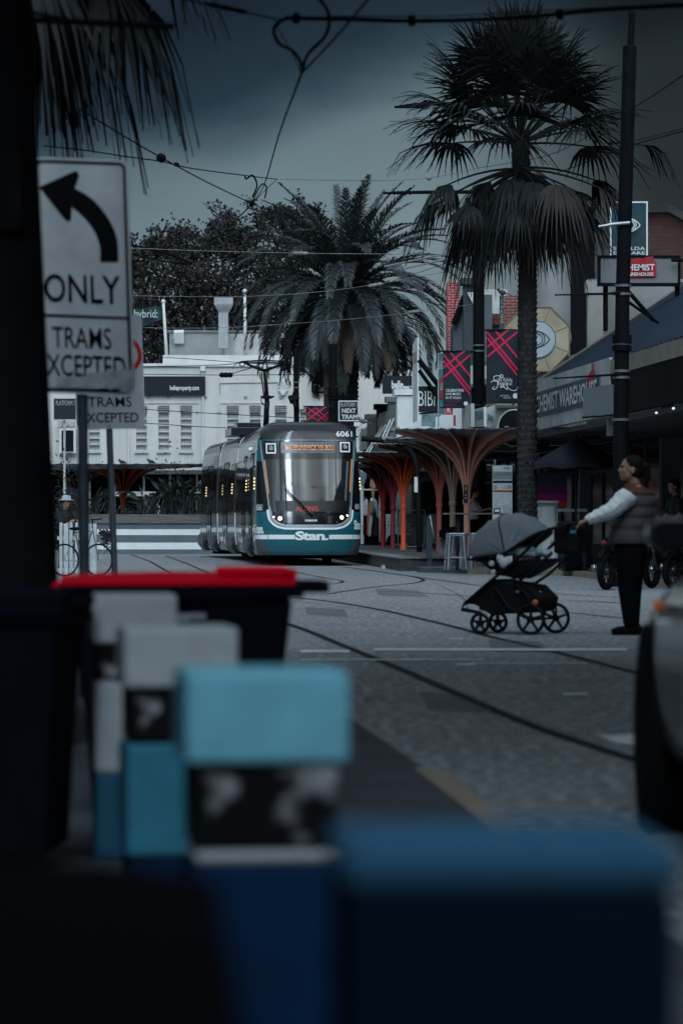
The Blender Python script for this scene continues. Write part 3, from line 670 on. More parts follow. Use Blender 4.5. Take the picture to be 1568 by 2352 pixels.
t = thing('octagonal_eye_sign', 'eight sided cream box sign with pale eye disc above the awnings', 'sign', P(1233, 779, 90))
oc = lambda r: [(r * math.cos(R(22.5 + 45 * k)), r * math.sin(R(22.5 + 45 * k))) for k in range(8)]
p = P(1233, 779, 90); Rr = 80 * 90 / F
b = MB().prism(oc(Rr), p, XA, ZA, YA * .45); b.build('box', mk('cream_acrylic', (.34, .29, .21), .7, var=.25, vs=1.5), t)
b = MB()
for k in range(8): b.tube([p - YA * .005, p + V(Rr * math.cos(R(22.5 + 45 * k)), -.005, Rr * math.sin(R(22.5 + 45 * k)))], .008, 4)
for k in range(8): a_, c_ = oc(Rr)[k], oc(Rr)[(k + 1) % 8]; b.tube([p + V(a_[0], -.01, a_[1]), p + V(c_[0], -.01, c_[1])], .018, 5)
b.build('seam', mk('tan_edge', (.20, .15, .10), .7), t)
b = MB().lathe([(44 * 90 / F, 0), (44 * 90 / F, .02)], p - YA * .01, 40, axis=-YA); b.build('disc', mk('pale_disc', (.36, .42, .46), .7, var=.06), t)
def eye(b, c, r, th):
    for sg in (1, -1):
        b.tube([c + V(x * r, -.035, sg * .62 * r * (1 - x * x)) for x in [i / 8 for i in range(-8, 9)]], th, 5)
    for rr in (.42, .60): b.tube([c + V(rr * r * math.cos(a_), -.035, rr * r * math.sin(a_)) for a_ in [i * math.tau / 28 for i in range(29)]], th, 5)
b = MB(); eye(b, p, .33, .014); b.tube([p + V(.475 * math.cos(a_), -.03, .475 * math.sin(a_)) for a_ in [i * math.tau / 40 for i in range(41)]], .012, 5); b.build('eye_emblem', m_dgrey, t)
t = sign_panel('eye_sign', 'tall dark teal sign with white eye outline behind the big pole', 'sign', (1400, 462), (1487, 590), 76, .25, mk('teal_sign', (.018, .052, .066), .6), [('ST KILDA', 1408, 566, 1481, 574, .01), ('EYECARE', 1408, 577, 1481, 584, .01)], m_letter, .035, m_letter)
b = MB(); eye(b, P(1446, 517, 75.9), .22, .014); b.build('eye_emblem', m_letter, t)
for px in (1412, 1476): MB().tube([P(px, 590, 76.2), P(px, 640, 76.2)], .05).build('support_post', m_black, t)
# slate gable house with its chimneys
t = thing('gabled_house', 'dark grey gabled upper house with tall slate chimney behind the banners', 'building', P(1065, 800, 118))
b = MB(); dpoly(b, [(1041, 830), (1041, 745), (1066, 676), (1130, 676), (1130, 830)], 118, 3); b.build('wall', mk('slate_paint', (.085, .10, .115), .8, var=.15, vs=1), t)
b = MB(); dpoly(b, [(1064, 805), (1064, 652), (1088, 652), (1088, 805)], 117.2, .7); dpoly(b, [(1060, 652), (1058, 643), (1062, 638), (1096, 638), (1096, 652)], 117.0, 1.0); dpoly(b, [(1062, 812), (1064, 805), (1088, 805), (1088, 818), (1078, 820)], 117.3, .5)
b.build('chimney', mk('slate_dark', (.042, .050, .060), .8, var=.2), t)
b = MB().tube([P(1041, 745, 117.8), P(1066, 680, 117.8)], .11, 6); b.build('barge_board', m_black, t)
b = MB(); dpoly(b, [(1072, 671), (1090, 671), (1090, 705)], 117.1, .06); b.build('gable_panel', m_offwhite, t)
b = MB(); dpoly(b, [(1120, 790), (1120, 745), (1112, 720), (1158, 720), (1158, 790)], 119.5, 1); b.build('rear_wall', m_dgrey, t)
b = MB(); dpoly(b, [(1118, 745), (1136, 725), (1155, 716), (1155, 745)], 119.2, .3); b.build('tiled_roof', mk('terracotta_tile', (.085, .03, .022), .8, var=.4, vs=9), t)
t = thing('red_chimney', 'bright red painted brick chimney beside the canary palm', 'chimney', P(1040, 900, 122))
b = MB(); dpoly(b, [(1026, 960), (1026, 648), (1055, 648), (1055, 725), (1044, 760), (1044, 960)], 122, 1.1); b.build('stack', m_redpaint, t)
t = thing('brick_parapet', 'orange red brick parapet with bleached edge beside the palm trunk', 'building', P(1172, 710, 103))
b = MB(); dpoly(b, [(1157, 770), (1157, 680), (1170, 676), (1182, 680), (1196, 664), (1196, 760), (1190, 770)], 103, .6); b.build('wall', m_brick, t)
b = MB(); dpoly(b, [(1186, 770), (1190, 720), (1196, 690), (1225, 650), (1240, 650), (1240, 770)], 102.6, .3); b.build('render_patch', m_grey, t)
b = MB(); dpoly(b, [(1080, 678), (1080, 664), (1165, 664), (1165, 678)], 125, 2); b.build('roof_edge', m_offwhite, t)
b = MB(); dpoly(b, [(1110, 720), (1110, 672), (1160, 672), (1160, 740)], 124, .5); b.build('white_wall', m_offwhite, t)
t = thing('vertical_shop_sign', 'narrow dark vertical sign with curly letters beside orange brick', 'sign', P(1152, 715, 102.5))
b = MB(); dpoly(b, [(1147, 757), (1147, 680), (1149, 676), (1157, 676), (1157, 757)], 102.4, .15); b.build('panel', m_dgrey, t)
b = MB()
for i, ch in enumerate('CAKES'): o_ = P(1149.3, 697 + i * 11.2, 102.37); b.text(ch, o_, XA, ZA, 6.6 * 102.4 / F, 8.6 * 102.4 / F, 0, .01)
b.build('lettering', mk('dull_letter', (.30, .33, .35), .7), t)

# ---------------------------------------------------------------- shop signs hung along the awnings
sign_panel('estate_agent_sign', 'black sign with white lower case belle lettering under the palm fronds', 'sign', (878, 863), (946, 904), 120.6, .15, m_signk, [('belle', 899, 874, 926, 893, .045), ('PROPERTY', 928, 886, 946, 892, .02)], m_letter)
t = thing('letting_board', 'tall pale board seen nearly edge on left of the black BIB sign', 'sign', P(955, 880, 112))
b = MB(); dpoly(b, [(947.5, 792), (955, 775), (958.5, 775), (958.5, 966), (947.5, 972)], 112, .06); b.build('panel', mk('board_grey', (.27, .29, .30), .7, var=.2, vs=1), t)
b = MB(); dpoly(b, [(958, 775), (961.5, 775), (961.5, 968), (958, 970)], 111.9, .09); b.build('edge', m_letter, t)
b = MB(); dpoly(b, [(948, 812), (956.5, 805), (956.5, 828), (948, 835)], 111.97, .02); b.build('print', mk('faded_print', (.18, .14, .13), .8), t)
t = sign_panel('hanging_sign', 'black hanging sign with tall serif BIB lettering beside the letting board', 'sign', (961, 887), (1008, 946), 108, .2, m_signk, [('BIBr', 961, 898, 1004, 932, -.005)], m_letter)
b = MB().tube([P(962, 826, 107.8), P(1010, 890, 107.8)], .09, 6).tube([P(962, 850, 107.8), P(1006, 912, 107.8)], .07, 6).tube([P(962, 950, 108), P(1020, 945, 108)], .03, 6); b.build('bracket', m_black, t)
t = sign_panel('leasing_board', 'teal and red leasing board hung left of the plaid music banner', 'sign', (1005, 811), (1022, 953), 97, .08, mk('board_teal', (.05, .13, .15), .7, var=.15), [('LEASED', 1006, 829, 1020, 848, .02)], mk('board_text', (.22, .32, .34), .7), .02, mk('board_edge', (.33, .38, .38), .7))
b = MB(); dpoly(b, [(1009.5, 870), (1019, 862), (1019, 918), (1009.5, 912)], 96.96, .03); b.build('red_panel', mk('board_red', (.24, .025, .035), .7), t)
b = MB().text('LEASED', P(1010, 896, 96.93), XA, ZA, 8.5 * 97 / F, 16 * 97 / F, 0, .02); b.build('red_lettering', mk('board_text', (.2, .3, .3)), t)
sign_panel('red_box_sign', 'small bright red box sign with white letter E under the banner', 'sign', (1022, 935), (1040, 952), 92, .2, mk('sign_red', (.55, .02, .03), .6), [('E', 1026.5, 937, 1034.5, 945, .03), ('FOODMARKET', 1024, 947.5, 1038, 949.5, .01)], m_letter)
t = thing('awning_sign', 'pale slanted awning sign lettered ST KILDA EYECARE below the banners', 'sign', P(1093, 957, 86))
b = MB(); pts = [RP(87.2, -.12, 3.42), RP(85.1, -.12, 3.42), RP(85.1, -.12, 3.99), RP(87.2, -.12, 3.99)]
b.obox((pts[0] + pts[2]) / 2, (pts[1] - pts[0]) / 2, V(.04, 0, 0), ZA * .285); b.build('panel', m_offwhite, t)
# the readable face is turned across the footpath
b = MB(); pa, pb = P(1070, 979, 87), P(1110, 979, 86.2); 
b.add([P(1069, 980, 87), P(1111, 980, 85.8), P(1111, 934, 85.8), P(1069, 946, 87), P(1069, 980, 87) + YA * .1, P(1111, 980, 85.8) + YA * .1, P(1111, 934, 85.8) + YA * .1, P(1069, 946, 87) + YA * .1], [(0, 1, 2, 3), (4, 5, 6, 7), (0, 4, 5, 1), (1, 5, 6, 2), (2, 6, 7, 3), (3, 7, 4, 0)])
b.build('face', mk('sign_pale', (.40, .44, .46), .7, var=.1), t)
ux = (P(1111, 957, 85.75) - P(1069, 963, 86.95)); u_ = ux.normalized()
b = MB().text('ST KILDA', P(1071, 968, 86.93), u_, ZA, ux.length * .42, .2, 0, .02).text('EYECARE', P(1091, 965, 86.33), u_, ZA, ux.length * .42, .22, 0, .02); b.build('lettering', mk('sign_teal_text', (.07, .15, .17), .7), t)
b = MB(); dpoly(b, [(1111, 934), (1117, 934), (1117, 979), (1111, 979)], 85.7, .1); b.build('edge', m_letter, t)
t = thing('awning_box', 'white panelled sign box with red stripe behind the round black sign', 'sign', P(1150, 955, 89))
b = MB(); dpoly(b, [(1117, 982), (1117, 936), (1136, 930), (1136, 982)], 89, .2); dpoly(b, [(1138, 985), (1138, 922), (1200, 922), (1200, 985)], 88.5, .3); b.build('panel', m_white2, t)
b = MB(); dpoly(b, [(1176, 980), (1176, 924), (1181, 924), (1181, 980)], 88.45, .06); b.build('stripe', m_fred, t)
b = MB(); dpoly(b, [(1140, 936), (1140, 931), (1198, 931), (1198, 936)], 88.4, .08); dpoly(b, [(1120, 958), (1120, 950), (1131, 956), (1131, 964)], 88.9, .06); b.build('trim', m_grey, t)
t = thing('round_sign', 'large round black projecting sign with pale rim beside the palm trunk', 'sign', P(1185, 983, 79))
p = P(1187, 983, 79); ax = V(-.55, -1, 0).normalized()
MB().lathe([(.37, 0), (.40, .02), (.40, .14), (.37, .16)], p, 40, axis=ax, sx=.98, sy=1.0).build('disc', m_blackm, t, auto=40)
b = MB(); q_ = ax.to_track_quat('Z', 'Y').to_matrix()
b.tube([p + ax * .15 + q_ @ V(.41 * math.cos(a_), .41 * math.sin(a_), 0) for a_ in [i * math.tau / 40 for i in range(41)]], .018, 6); b.build('rim', m_letter, t, True)
b = MB().tube([p + ax * .08, RP(79.4, 1.6, p.z)], .03); b.build('bracket', m_black, t)
sign_panel('under_awning_sign', 'dark teal under awning sign with pale border near round black sign', 'sign', (1131, 1013), (1190, 1037), 84, .12, mk('teal_sign2', (.03, .085, .10), .6), [('ST KILDA', 1138, 1016, 1186, 1022, .01), ('EYECARE', 1140, 1027, 1180, 1030, 0)], m_letter, .02, m_letter)
sign_panel('clothing_sign', 'dark maroon sign board reading COTTON behind the salmon shelter column', 'sign', (1100, 1022), (1190, 1050), 90, .1, m_maroon, [('COTTON', 1104, 1026, 1178, 1043, .02)], mk('pink_letter', (.30, .27, .29), .7))
sign_panel('eye_shop_sign', 'small black under awning sign with eye emblem right of the palm trunk', 'sign', (1222, 1006), (1262, 1032), 82, .12, m_signk, [('EYE', 1226, 1014, 1258, 1026, .01)], mk('dim_letter', (.10, .12, .13), .7))
sign_panel('chemist_hanging_sign', 'dark under awning chemist sign with dim red lettering', 'sign', (1334, 986), (1378, 1010), 72, .12, m_signk, [('CHEMIST', 1337, 990, 1375, 998, .01), ('WAREHOUSE', 1337, 1001, 1375, 1007, .01)], mk('dim_red_letter', (.10, .05, .05), .7))
sign_panel('pathology_sign', 'dark sign with small white letters under the far awning', 'sign', (1048, 1062), (1104, 1088), 103, .1, m_signk, [('MELBOURNE', 1052, 1075, 1094, 1080, 0), ('PATHOLOGY', 1052, 1082, 1094, 1087, 0)], m_letter)
t = sign_panel('number_sign', 'white bordered black square shop sign behind the shelters', 'sign', (1048, 1040), (1098, 1062), 104, .1, m_signk, [('733', 1070, 1063.5, 1096, 1071, .01)], m_letter, .04, m_letter)
t = thing('mural_panel', 'teal and white painted panel above the middle shelter canopy', 'mural', P(985, 955, 115))
b = MB(); dpoly(b, [(968, 978), (968, 940), (1012, 932), (1012, 978)], 115, .2); b.build('panel', mk('mural_teal', (.16, .24, .26), .8, var=.6, vs=3), t)
b = MB()
for i in range(5): dpoly(b, [(1000 + i * 8, 978), (1000 + i * 8, 958 - i), (1005 + i * 8, 956 - i), (1005 + i * 8, 978)], 113, .05)
b.build('poster', m_letter, t); b = MB(); dpoly(b, [(1041, 978), (1041, 954), (1046, 953), (1046, 978)], 112.8, .05); b.build('red_poster', m_fred, t)
# ================================================================ palms, tree and planting
m_palm = mk('palm_leaf', (.022, .030, .034), .5, var=.35, vs=1.2, spec=.35)
m_palm_d = mk('dead_palm_leaf', (.085, .062, .052), .8, var=.35, vs=1.5)
m_fan = mk('fan_leaf', (.011, .014, .016), .6, spec=.12, var=.35, vs=1.5)
m_fan_d = mk('dead_fan_leaf', (.026, .022, .021), .75, var=.4, vs=1.5)
m_trunk = mk('palm_trunk', (.040, .034, .031), .9, var=.45, vs=7, bump=.6, bs=14)
m_trunk2 = mk('fan_palm_trunk', (.024, .023, .026), .9, var=.45, vs=5, bump=.5, bs=12)
rnd = random.Random(11)
def feather(b, hub, az, el0, bend, ln, m, leaf=.62, n=46, twist=0.0):
    k = 16; pts = [hub]; el = el0; dirs = []
    side = V(-math.sin(az), math.cos(az), 0)
    for i in range(k):
        s_ = (i + .5) / k; el = el0 - bend * (s_ ** 1.25)
        d = V(math.cos(az) * math.cos(el), math.sin(az) * math.cos(el), math.sin(el)); dirs.append(d)
        pts.append(pts[-1] + d * ln / k)
    b.tube(pts, [.045 * (1 - .85 * i / k) for i in range(k + 1)], 4, m)
    for i in range(n):
        s_ = .10 + .90 * (i + rnd.random() * .5) / n; f = s_ * k; j = min(k - 1, int(f)); p = pts[j].lerp(pts[j + 1], f - j); d = dirs[j]
        nrm = side.cross(d).normalized()
        if nrm.z < 0: nrm = -nrm
        ll = leaf * (math.sin(math.pi * min(1, .22 + s_ * .72)) ** .7) * (.85 + .3 * rnd.random())
        for sg in (-1, 1):
            out = (side * sg * (1.0 - .35 * s_) + d * (.55 + .5 * s_) + nrm * (.10 + .25 * rnd.random())).normalized()
            w_ = d.cross(out).cross(out).normalized() * .024
            q = p + out * ll * .55; e_ = p + out * ll - ZA * ll * (.18 + .12 * rnd.random())
            b.add([p - w_, p + w_, q + w_ * 1.1, q - w_ * 1.1, e_], [(0, 1, 2, 3), (3, 2, 4)], m)
def fan_leaf(b, hub, az, el, pet, blade, droop, m, nseg=30, spread=115, sag=.25):
    d = V(math.cos(az) * math.cos(el), math.sin(az) * math.cos(el), math.sin(el))
    pts = [hub + d * pet * i / 5 - ZA * sag * pet * (i / 5) ** 2 for i in range(6)]
    b.tube(pts, [.030 - .014 * i / 5 for i in range(6)], 5, m)
    c = pts[-1]; f = (pts[-1] - pts[-2]).normalized(); s_ = f.cross(ZA)
    s_ = s_.normalized() if s_.length > .05 else V(-math.sin(az), math.cos(az), 0)
    up = s_.cross(f)
    for i in range(nseg):
        a = R(spread) * (2 * (i + .5) / nseg - 1); dr = f * math.cos(a) + s_ * math.sin(a) + up * (.10 * math.cos(a * 2)) + up * rnd.uniform(-.07, .07)
        ln = blade * (1 - .28 * abs(a) / R(spread)) * rnd.uniform(.88, 1.1); wv = (up.cross(dr)).normalized()
        st = []
        for t_, w_ in ((0, .008), (.3, .038), (.58, .036), (.8, .016), (1.0, .003)):
            q = c + dr * ln * t_ - ZA * droop * ln * max(0, t_ - .35) ** 1.7 * rnd.uniform(.8, 1.25)
            st += [q - wv * w_ + up * (.012 if i % 2 else -.012), q + wv * w_]
        b.add(st, [(2 * k, 2 * k + 1, 2 * k + 3, 2 * k + 2) for k in range(4)], m)

# big feather palm behind the tram
YC = 125.0
t = thing('canary_palm', 'huge feathery date palm with a thick scaly trunk behind the tram', 'palm tree', (P(798, 0, YC).x, YC, 0))
hub = P(796, 664, YC)
b = MB(); zt_ = hub.z - .4
prof = [(.40, 0), (.37, 1.5), (.35, 4), (.36, 6.2), (.45, 7.2), (.55, zt_ - .4), (.42, zt_ + .5)]
b.lathe(prof, (P(798, 0, YC).x, YC, 0), 24)
for i in range(46):            # old leaf bases in a spiral
    for k in range(10):
        z = .6 + i * .155; a = k * math.tau / 10 + i * .314; r_ = .37 if z < 6 else .37 + (z - 6) * .09
        if math.sin(a) > .5: continue
        c = V(P(798, 0, YC).x + r_ * math.cos(a), YC + r_ * math.sin(a), z); o_ = V(math.cos(a), math.sin(a), 0); tn = V(-math.sin(a), math.cos(a), 0)
        b.add([c - tn * .11 - ZA * .02, c + tn * .11 - ZA * .02, c + o_ * .045 + ZA * .09, c - o_ * .03 + tn * .1 + ZA * .13, c - o_ * .03 - tn * .1 + ZA * .13], [(0, 1, 2), (1, 3, 2), (3, 4, 2), (4, 0, 2)])
b.build('trunk', m_trunk, t)
b = MB()
for i in range(128):
    az = i * 2.39996 + rnd.uniform(-.15, .15); q = (i + .5) / 128
    el = R(84 - 118 * q ** .95) + R(rnd.uniform(-7, 7))
    bend = R(26 + 66 * math.sin(math.pi * min(1, max(0, (R(88) - el) / R(150)))) + rnd.uniform(-8, 14))
    feather(b, hub + V(math.cos(az) * .2, math.sin(az) * .2, -.3 * q), az, el, bend, rnd.uniform(4.5, 5.2) * (.80 if el < R(-5) else .9 if el > R(55) else 1.0), 0)
for i in range(24):            # hanging browned lower fronds
    az = i * 2.39996 + .5; feather(b, hub + V(math.cos(az) * .35, math.sin(az) * .35, -.55), az, R(rnd.uniform(-48, -12)), R(rnd.uniform(45, 70)), rnd.uniform(2.7, 3.5), 1 if i % 3 else 0, .5)
b.build('crown', [m_palm, m_palm_d], t, fix=False)

# slim fan palm on the right footpath
def ringed_trunk(b, pts, r0, r1, step=.085):
    n = int((pts[-1].z - pts[0].z) / step); path, rr = [], []
    for i in range(n * 2 + 1):
        s_ = i / (2 * n); f = s_ * (len(pts) - 1); j = min(len(pts) - 2, int(f)); path.append(pts[j].lerp(pts[j + 1], f - j)); rr.append((r0 + (r1 - r0) * s_) * (1.055 if i % 2 else .96))
    b.tube(path, rr, 18)
    for p, r_ in list(zip(path, rr))[1::2]:
        for k in range(14):
            a = rnd.uniform(0, math.tau); o_ = V(math.cos(a), math.sin(a), 0); tn = V(-math.sin(a), math.cos(a), 0) * .035
            b.add([p + o_ * r_ * .97 - tn, p + o_ * r_ * .97 + tn, p + o_ * (r_ + .035) + ZA * .06], [(0, 1, 2)])
YF = 70.0
t = thing('fan_palm', 'slim ringed fan palm with a shaggy dead skirt on the right footpath', 'palm tree', (P(1211, 0, YF).x, YF, .1))
b = MB(); ringed_trunk(b, [V(P(1211, 0, YF).x, YF, .1), P(1210, 900, YF), P(1211, 560, YF), P(1198, 400, YF), P(1192, 300, YF)], .205, .165)
b.build('trunk', m_trunk2, t)
hub = P(1192, 330, YF); b = MB()
for i in range(44):
    az = i * 2.39996; q = (i + .5) / 44; el = R(88 - 80 * q + rnd.uniform(-7, 7))
    fan_leaf(b, hub, az, el, rnd.uniform(1.25, 1.5) + .5 * (1 - q), rnd.uniform(1.2, 1.5), rnd.uniform(.15, .5) + .5 * q * q, 0, sag=.03 + .09 * q, spread=100)
b.build('crown', m_fan, t, fix=False)
b = MB(); hub2 = P(1193, 384, YF)
for i in range(50):
    az = i * 2.39996 + .3; q = (i + .5) / 50; el = R(4 - 52 * q + rnd.uniform(-10, 10))
    fan_leaf(b, hub2 - ZA * .3 * q, az, el, rnd.uniform(.7, 1.9) * (1 - .35 * q), rnd.uniform(.6, .95), rnd.uniform(1.2, 2.6), 0 if rnd.random() < .6 else 1, nseg=22, spread=78, sag=.22)
b.build('skirt', [m_fan, m_fan_d], t, fix=False)
b = MB()                       # one broken frond hanging right of the pole
fan_leaf(b, P(1395, 330, YF + .3), R(0), R(12), .75, .75, 2.0, 0, nseg=16, spread=60, sag=.25)
b.build('broken_frond', m_fan, t, fix=False)

# fan palm whose fronds hang in at the top left
YL = 30.0
t = thing('fan_palm', 'dark fan palm whose drooping fronds hang over the turn left sign', 'palm tree', (P(-25, 0, YL).x, YL, 0))
b = MB(); ringed_trunk(b, [V(P(-15, 0, YL).x, YL, 0), P(-10, 300, YL), P(10, -170, YL)], .19, .16); b.build('trunk', m_trunk2, t)
b = MB(); hub = P(15, -150, YL)
for az, el, pet, bl, dr in ((-.15, 14, 1.25, .72, 2.0), (-.35, -10, .92, .88, 2.6), (.45, -4, 1.0, .80, 2.6), (.1, -26, .62, .85, 2.6), (-.8, -34, .5, .72, 2.4), (.7, -38, .4, .72, 2.4), (.2, 26, 1.15, .55, 1.2), (-.2, -46, .42, .72, 2.2), (-1.4, 0, 1, 1.1, 2.2), (-2.2, 10, 1, 1.1, 2), (2.6, 8, 1, 1.1, 2), (1.5, 12, 1, 1.1, 2), (3.3, 30, 1.1, 1.2, 1.5), (1.0, 60, 1.1, 1.2, .9), (-.3, -58, .35, .75, 2.2), (-.9, 20, 1.0, .7, 1.8), (.35, -55, .5, .75, 2.2)):
    fan_leaf(b, hub, az, R(el), pet, bl, dr, 0, nseg=24, spread=78, sag=.3)
b.build('crown', m_fan, t, fix=False)

# autumn plane tree beyond the white building
YT = 172.0; kt = YT / F
t = thing('plane_tree', 'broad autumn plane tree with dark russet leaves behind the white building', 'tree', (P(520, 0, YT).x, YT, 0))
m_l1 = mk('leaf_dark', (.020, .024, .025), .7, var=.3, vs=2); m_l2 = mk('leaf_russet', (.036, .026, .024), .7, var=.35, vs=2); m_l3 = mk('leaf_grey', (.034, .039, .041), .7, var=.3, vs=2); m_l4 = mk('leaf_red', (.13, .035, .03), .7, var=.3)
m_bark = mk('bark', (.05, .045, .04), .9, var=.4, vs=3, bump=.4)
clumps = [(520, 512, 30), (508, 535, 36), (478, 560, 40), (545, 545, 38), (395, 560, 30), (375, 585, 36), (340, 580, 26), (322, 610, 30), (430, 600, 52), (470, 610, 52), (560, 590, 50), (604, 512, 30), (625, 540, 40), (650, 495, 26), (676, 520, 34), (700, 500, 30), (720, 540, 40), (640, 590, 60), (700, 600, 60),
          (360, 650, 56), (430, 670, 64), (500, 670, 64), (570, 660, 64), (640, 660, 64), (325, 700, 46), (380, 730, 60), (450, 740, 66), (530, 740, 60), (600, 730, 60), (340, 780, 50), (400, 800, 56), (330, 830, 50), (470, 800, 56), (560, 790, 56), (250, 660, 60), (260, 760, 60), (280, 600, 40)]
b = MB(); base = V(P(520, 0, YT).x, YT, 0)
b.tube([base, base + V(.2, 0, 4), base + V(-.1, 0, 7.5)], [.6, .5, .4], 12)
for x, y, r_ in clumps[::2]:
    e_ = P(x, y, YT + rnd.uniform(-1.5, 1.5)); s0 = base + V(0, 0, rnd.uniform(4.5, 7.5)); m_ = s0.lerp(e_, .5) + V(rnd.uniform(-.6, .6), 0, .9)
    b.tube([s0, m_, e_], [.22, .12, .03], 7)
for x, y, r_ in clumps:
    c = P(x, y, YT)
    for _ in range(5):
        e_ = c + V(rnd.gauss(0, 1), rnd.gauss(0, .8), rnd.gauss(.3, 1)) * r_ * kt * .8; b.tube([c, c.lerp(e_, .5) + ZA * .08, e_], [.05, .03, .012], 4)
b.build('trunk', m_bark, t)
b = MB()
for x, y, r_ in clumps:
    subs = [V(rnd.gauss(0, .62), rnd.gauss(0, .9), rnd.gauss(0, .62)) * r_ * kt for _ in range(max(7, int(r_ / 2.5)))]
    for s0 in subs:
        c0 = P(x, y, YT) + s0; rr = r_ * kt * rnd.uniform(.2, .42); base_m = rnd.choice((0, 0, 0, 1, 1, 2))
        for _ in range(44):
            c = c0 + V(rnd.gauss(0, 1), rnd.gauss(0, 1), rnd.gauss(0, .8)) * rr; s_ = rnd.uniform(.07, .125)
            a1 = V(rnd.gauss(0, 1), rnd.gauss(0, 1), rnd.gauss(0, 1)).normalized(); a2 = a1.cross(V(rnd.gauss(0, 1), rnd.gauss(0, 1), rnd.gauss(0, 1))).normalized()
            mi = base_m if rnd.random() < .75 else rnd.choice((0, 1, 2)); mi = 3 if rnd.random() < .006 else mi
            b.add([c - a1 * s_, c - a2 * s_ * .75, c + a1 * s_, c + a2 * s_ * .75], [(0, 1, 2, 3)], mi)
b.build('crown', [m_l1, m_l2, m_l3, m_l4], t, fix=False)

# planting on top of the striped planter
m_str = mk('strelitzia_leaf', (.028, .036, .037), .45, var=.35, vs=2); m_str2 = mk('strelitzia_leaf_pale', (.060, .070, .075), .5, var=.3, vs=2)
def paddle(b, base, az, lean, h, ln, wd, m):
    d = V(math.cos(az), math.sin(az), 0); p1 = base + d * lean * .35 + ZA * h * .6; p2 = base + d * lean + ZA * h
    b.tube([base, p1, p2], [.022, .018, .012], 5, m)
    t_ = (p2 - p1).normalized(); s_ = t_.cross(d.cross(ZA)).normalized(); tn = V(-d.y, d.x, 0) * rnd.choice((-1, 1)); tn = (tn + s_ * rnd.uniform(-.8, .8)).normalized(); st = []; k = 7
    for i in range(k + 1):
        u = i / k; q = p2 + t_ * ln * u + d * .22 * ln * u * u - ZA * .25 * ln * u * u; w_ = wd * math.sin(math.pi * min(1, .06 + u * .94)) ** .7
        st += [q - tn * w_ + s_ * w_ * .3, q, q + tn * w_ + s_ * w_ * .3]
    b.add(st, [(3 * i + j, 3 * i + j + 1, 3 * i + j + 4, 3 * i + j + 3) for i in range(k) for j in (0, 1)], m)
def strelitzia(px, Y, n, h, label, sp=.35):
    c = P(px, 0, Y); c.z = 1.28
    t = thing('strelitzia_plant', label, 'plant', c, 'plants in the striped planter')
    b = MB()
    for i in range(n):
        az = rnd.uniform(0, math.tau); paddle(b, c + V(rnd.uniform(-sp, sp), rnd.uniform(-.2, .2), 0), az, rnd.uniform(.1, .75), h * rnd.uniform(.45, 1), rnd.uniform(.35, .65), rnd.uniform(.06, .10), 0)
    b.build('foliage', m_str, t, fix=False)
    b = MB()
    for i in range(max(2, n // 7)): paddle(b, c + V(rnd.uniform(-sp, sp), -.1, 0), rnd.uniform(0, math.tau), rnd.uniform(.1, .7), h * rnd.uniform(.5, 1), rnd.uniform(.4, .6), .085, 0)
    b.build('pale_leaves', m_str2, t, fix=False)
strelitzia(448, YP + .5, 40, 1.15, 'tall broad leaved plant at the planter end beside the tram', .55)
strelitzia(405, YP + .7, 34, 1.25, 'tall dark paddle leaved plant in the middle of the striped planter', .5)
strelitzia(352, YP + .6, 24, .75, 'short dark leafy plant between the white post and tall paddle leaves', .3)
strelitzia(208, YP + .6, 22, .85, 'dark leafy plant in the planter behind the sign poles', .4)
def bush(name, label, c, r_, n, ms, group=None, leaf=.05, flat=.8, cat='shrub'):
    t = thing(name, label, cat, c, group); b = MB()
    for _ in range(n):
        p = Vector(c) + V(rnd.gauss(0, .5) * r_[0], rnd.gauss(0, .5) * r_[1], abs(rnd.gauss(0, .55)) * r_[2]); a1 = V(rnd.gauss(0, 1), rnd.gauss(0, 1), rnd.gauss(0, 1)).normalized(); a2 = a1.cross(V(rnd.gauss(0, 1), rnd.gauss(0, 1), rnd.gauss(0, 1))).normalized(); s_ = leaf * rnd.uniform(.6, 1.4)
        b.add([p - a1 * s_, p - a2 * s_ * .5, p + a1 * s_, p + a2 * s_ * .5], [(0, 1, 2, 3)], rnd.randrange(len(ms)))
    b.build('foliage', ms, t, fix=False)
    b = MB()
    for _ in range(9): b.tube([Vector(c) + V(rnd.uniform(-.1, .1), 0, 0), Vector(c) + V(rnd.gauss(0, .4) * r_[0], rnd.gauss(0, .3), r_[2] * rnd.uniform(.4, 1.1))], [.014, .005], 4)
    b.build('stem', m_bark, t); return t
def on(px, Y, z): p = P(px, 0, Y); p.z = z; return p
bush('shrub', 'low grassy shrub at the foot of the orange shelter column', on(290, YP + .5, 1.28), (.9, .4, .32), 320, [m_l1, m_l3], leaf=.05)
bush('shrub', 'twiggy upright shrub rising behind the far shelter roof', on(395, YP + 1.9, 1.0), (1.0, .5, 1.5), 1500, [m_l1, m_l1, m_l3], leaf=.055)
bush('shrub', 'dark dense shrub behind the seated man in the hat', on(150, 112, .2), (.8, .6, 2.2), 1300, [m_l1, m_l1, m_l3], leaf=.06)

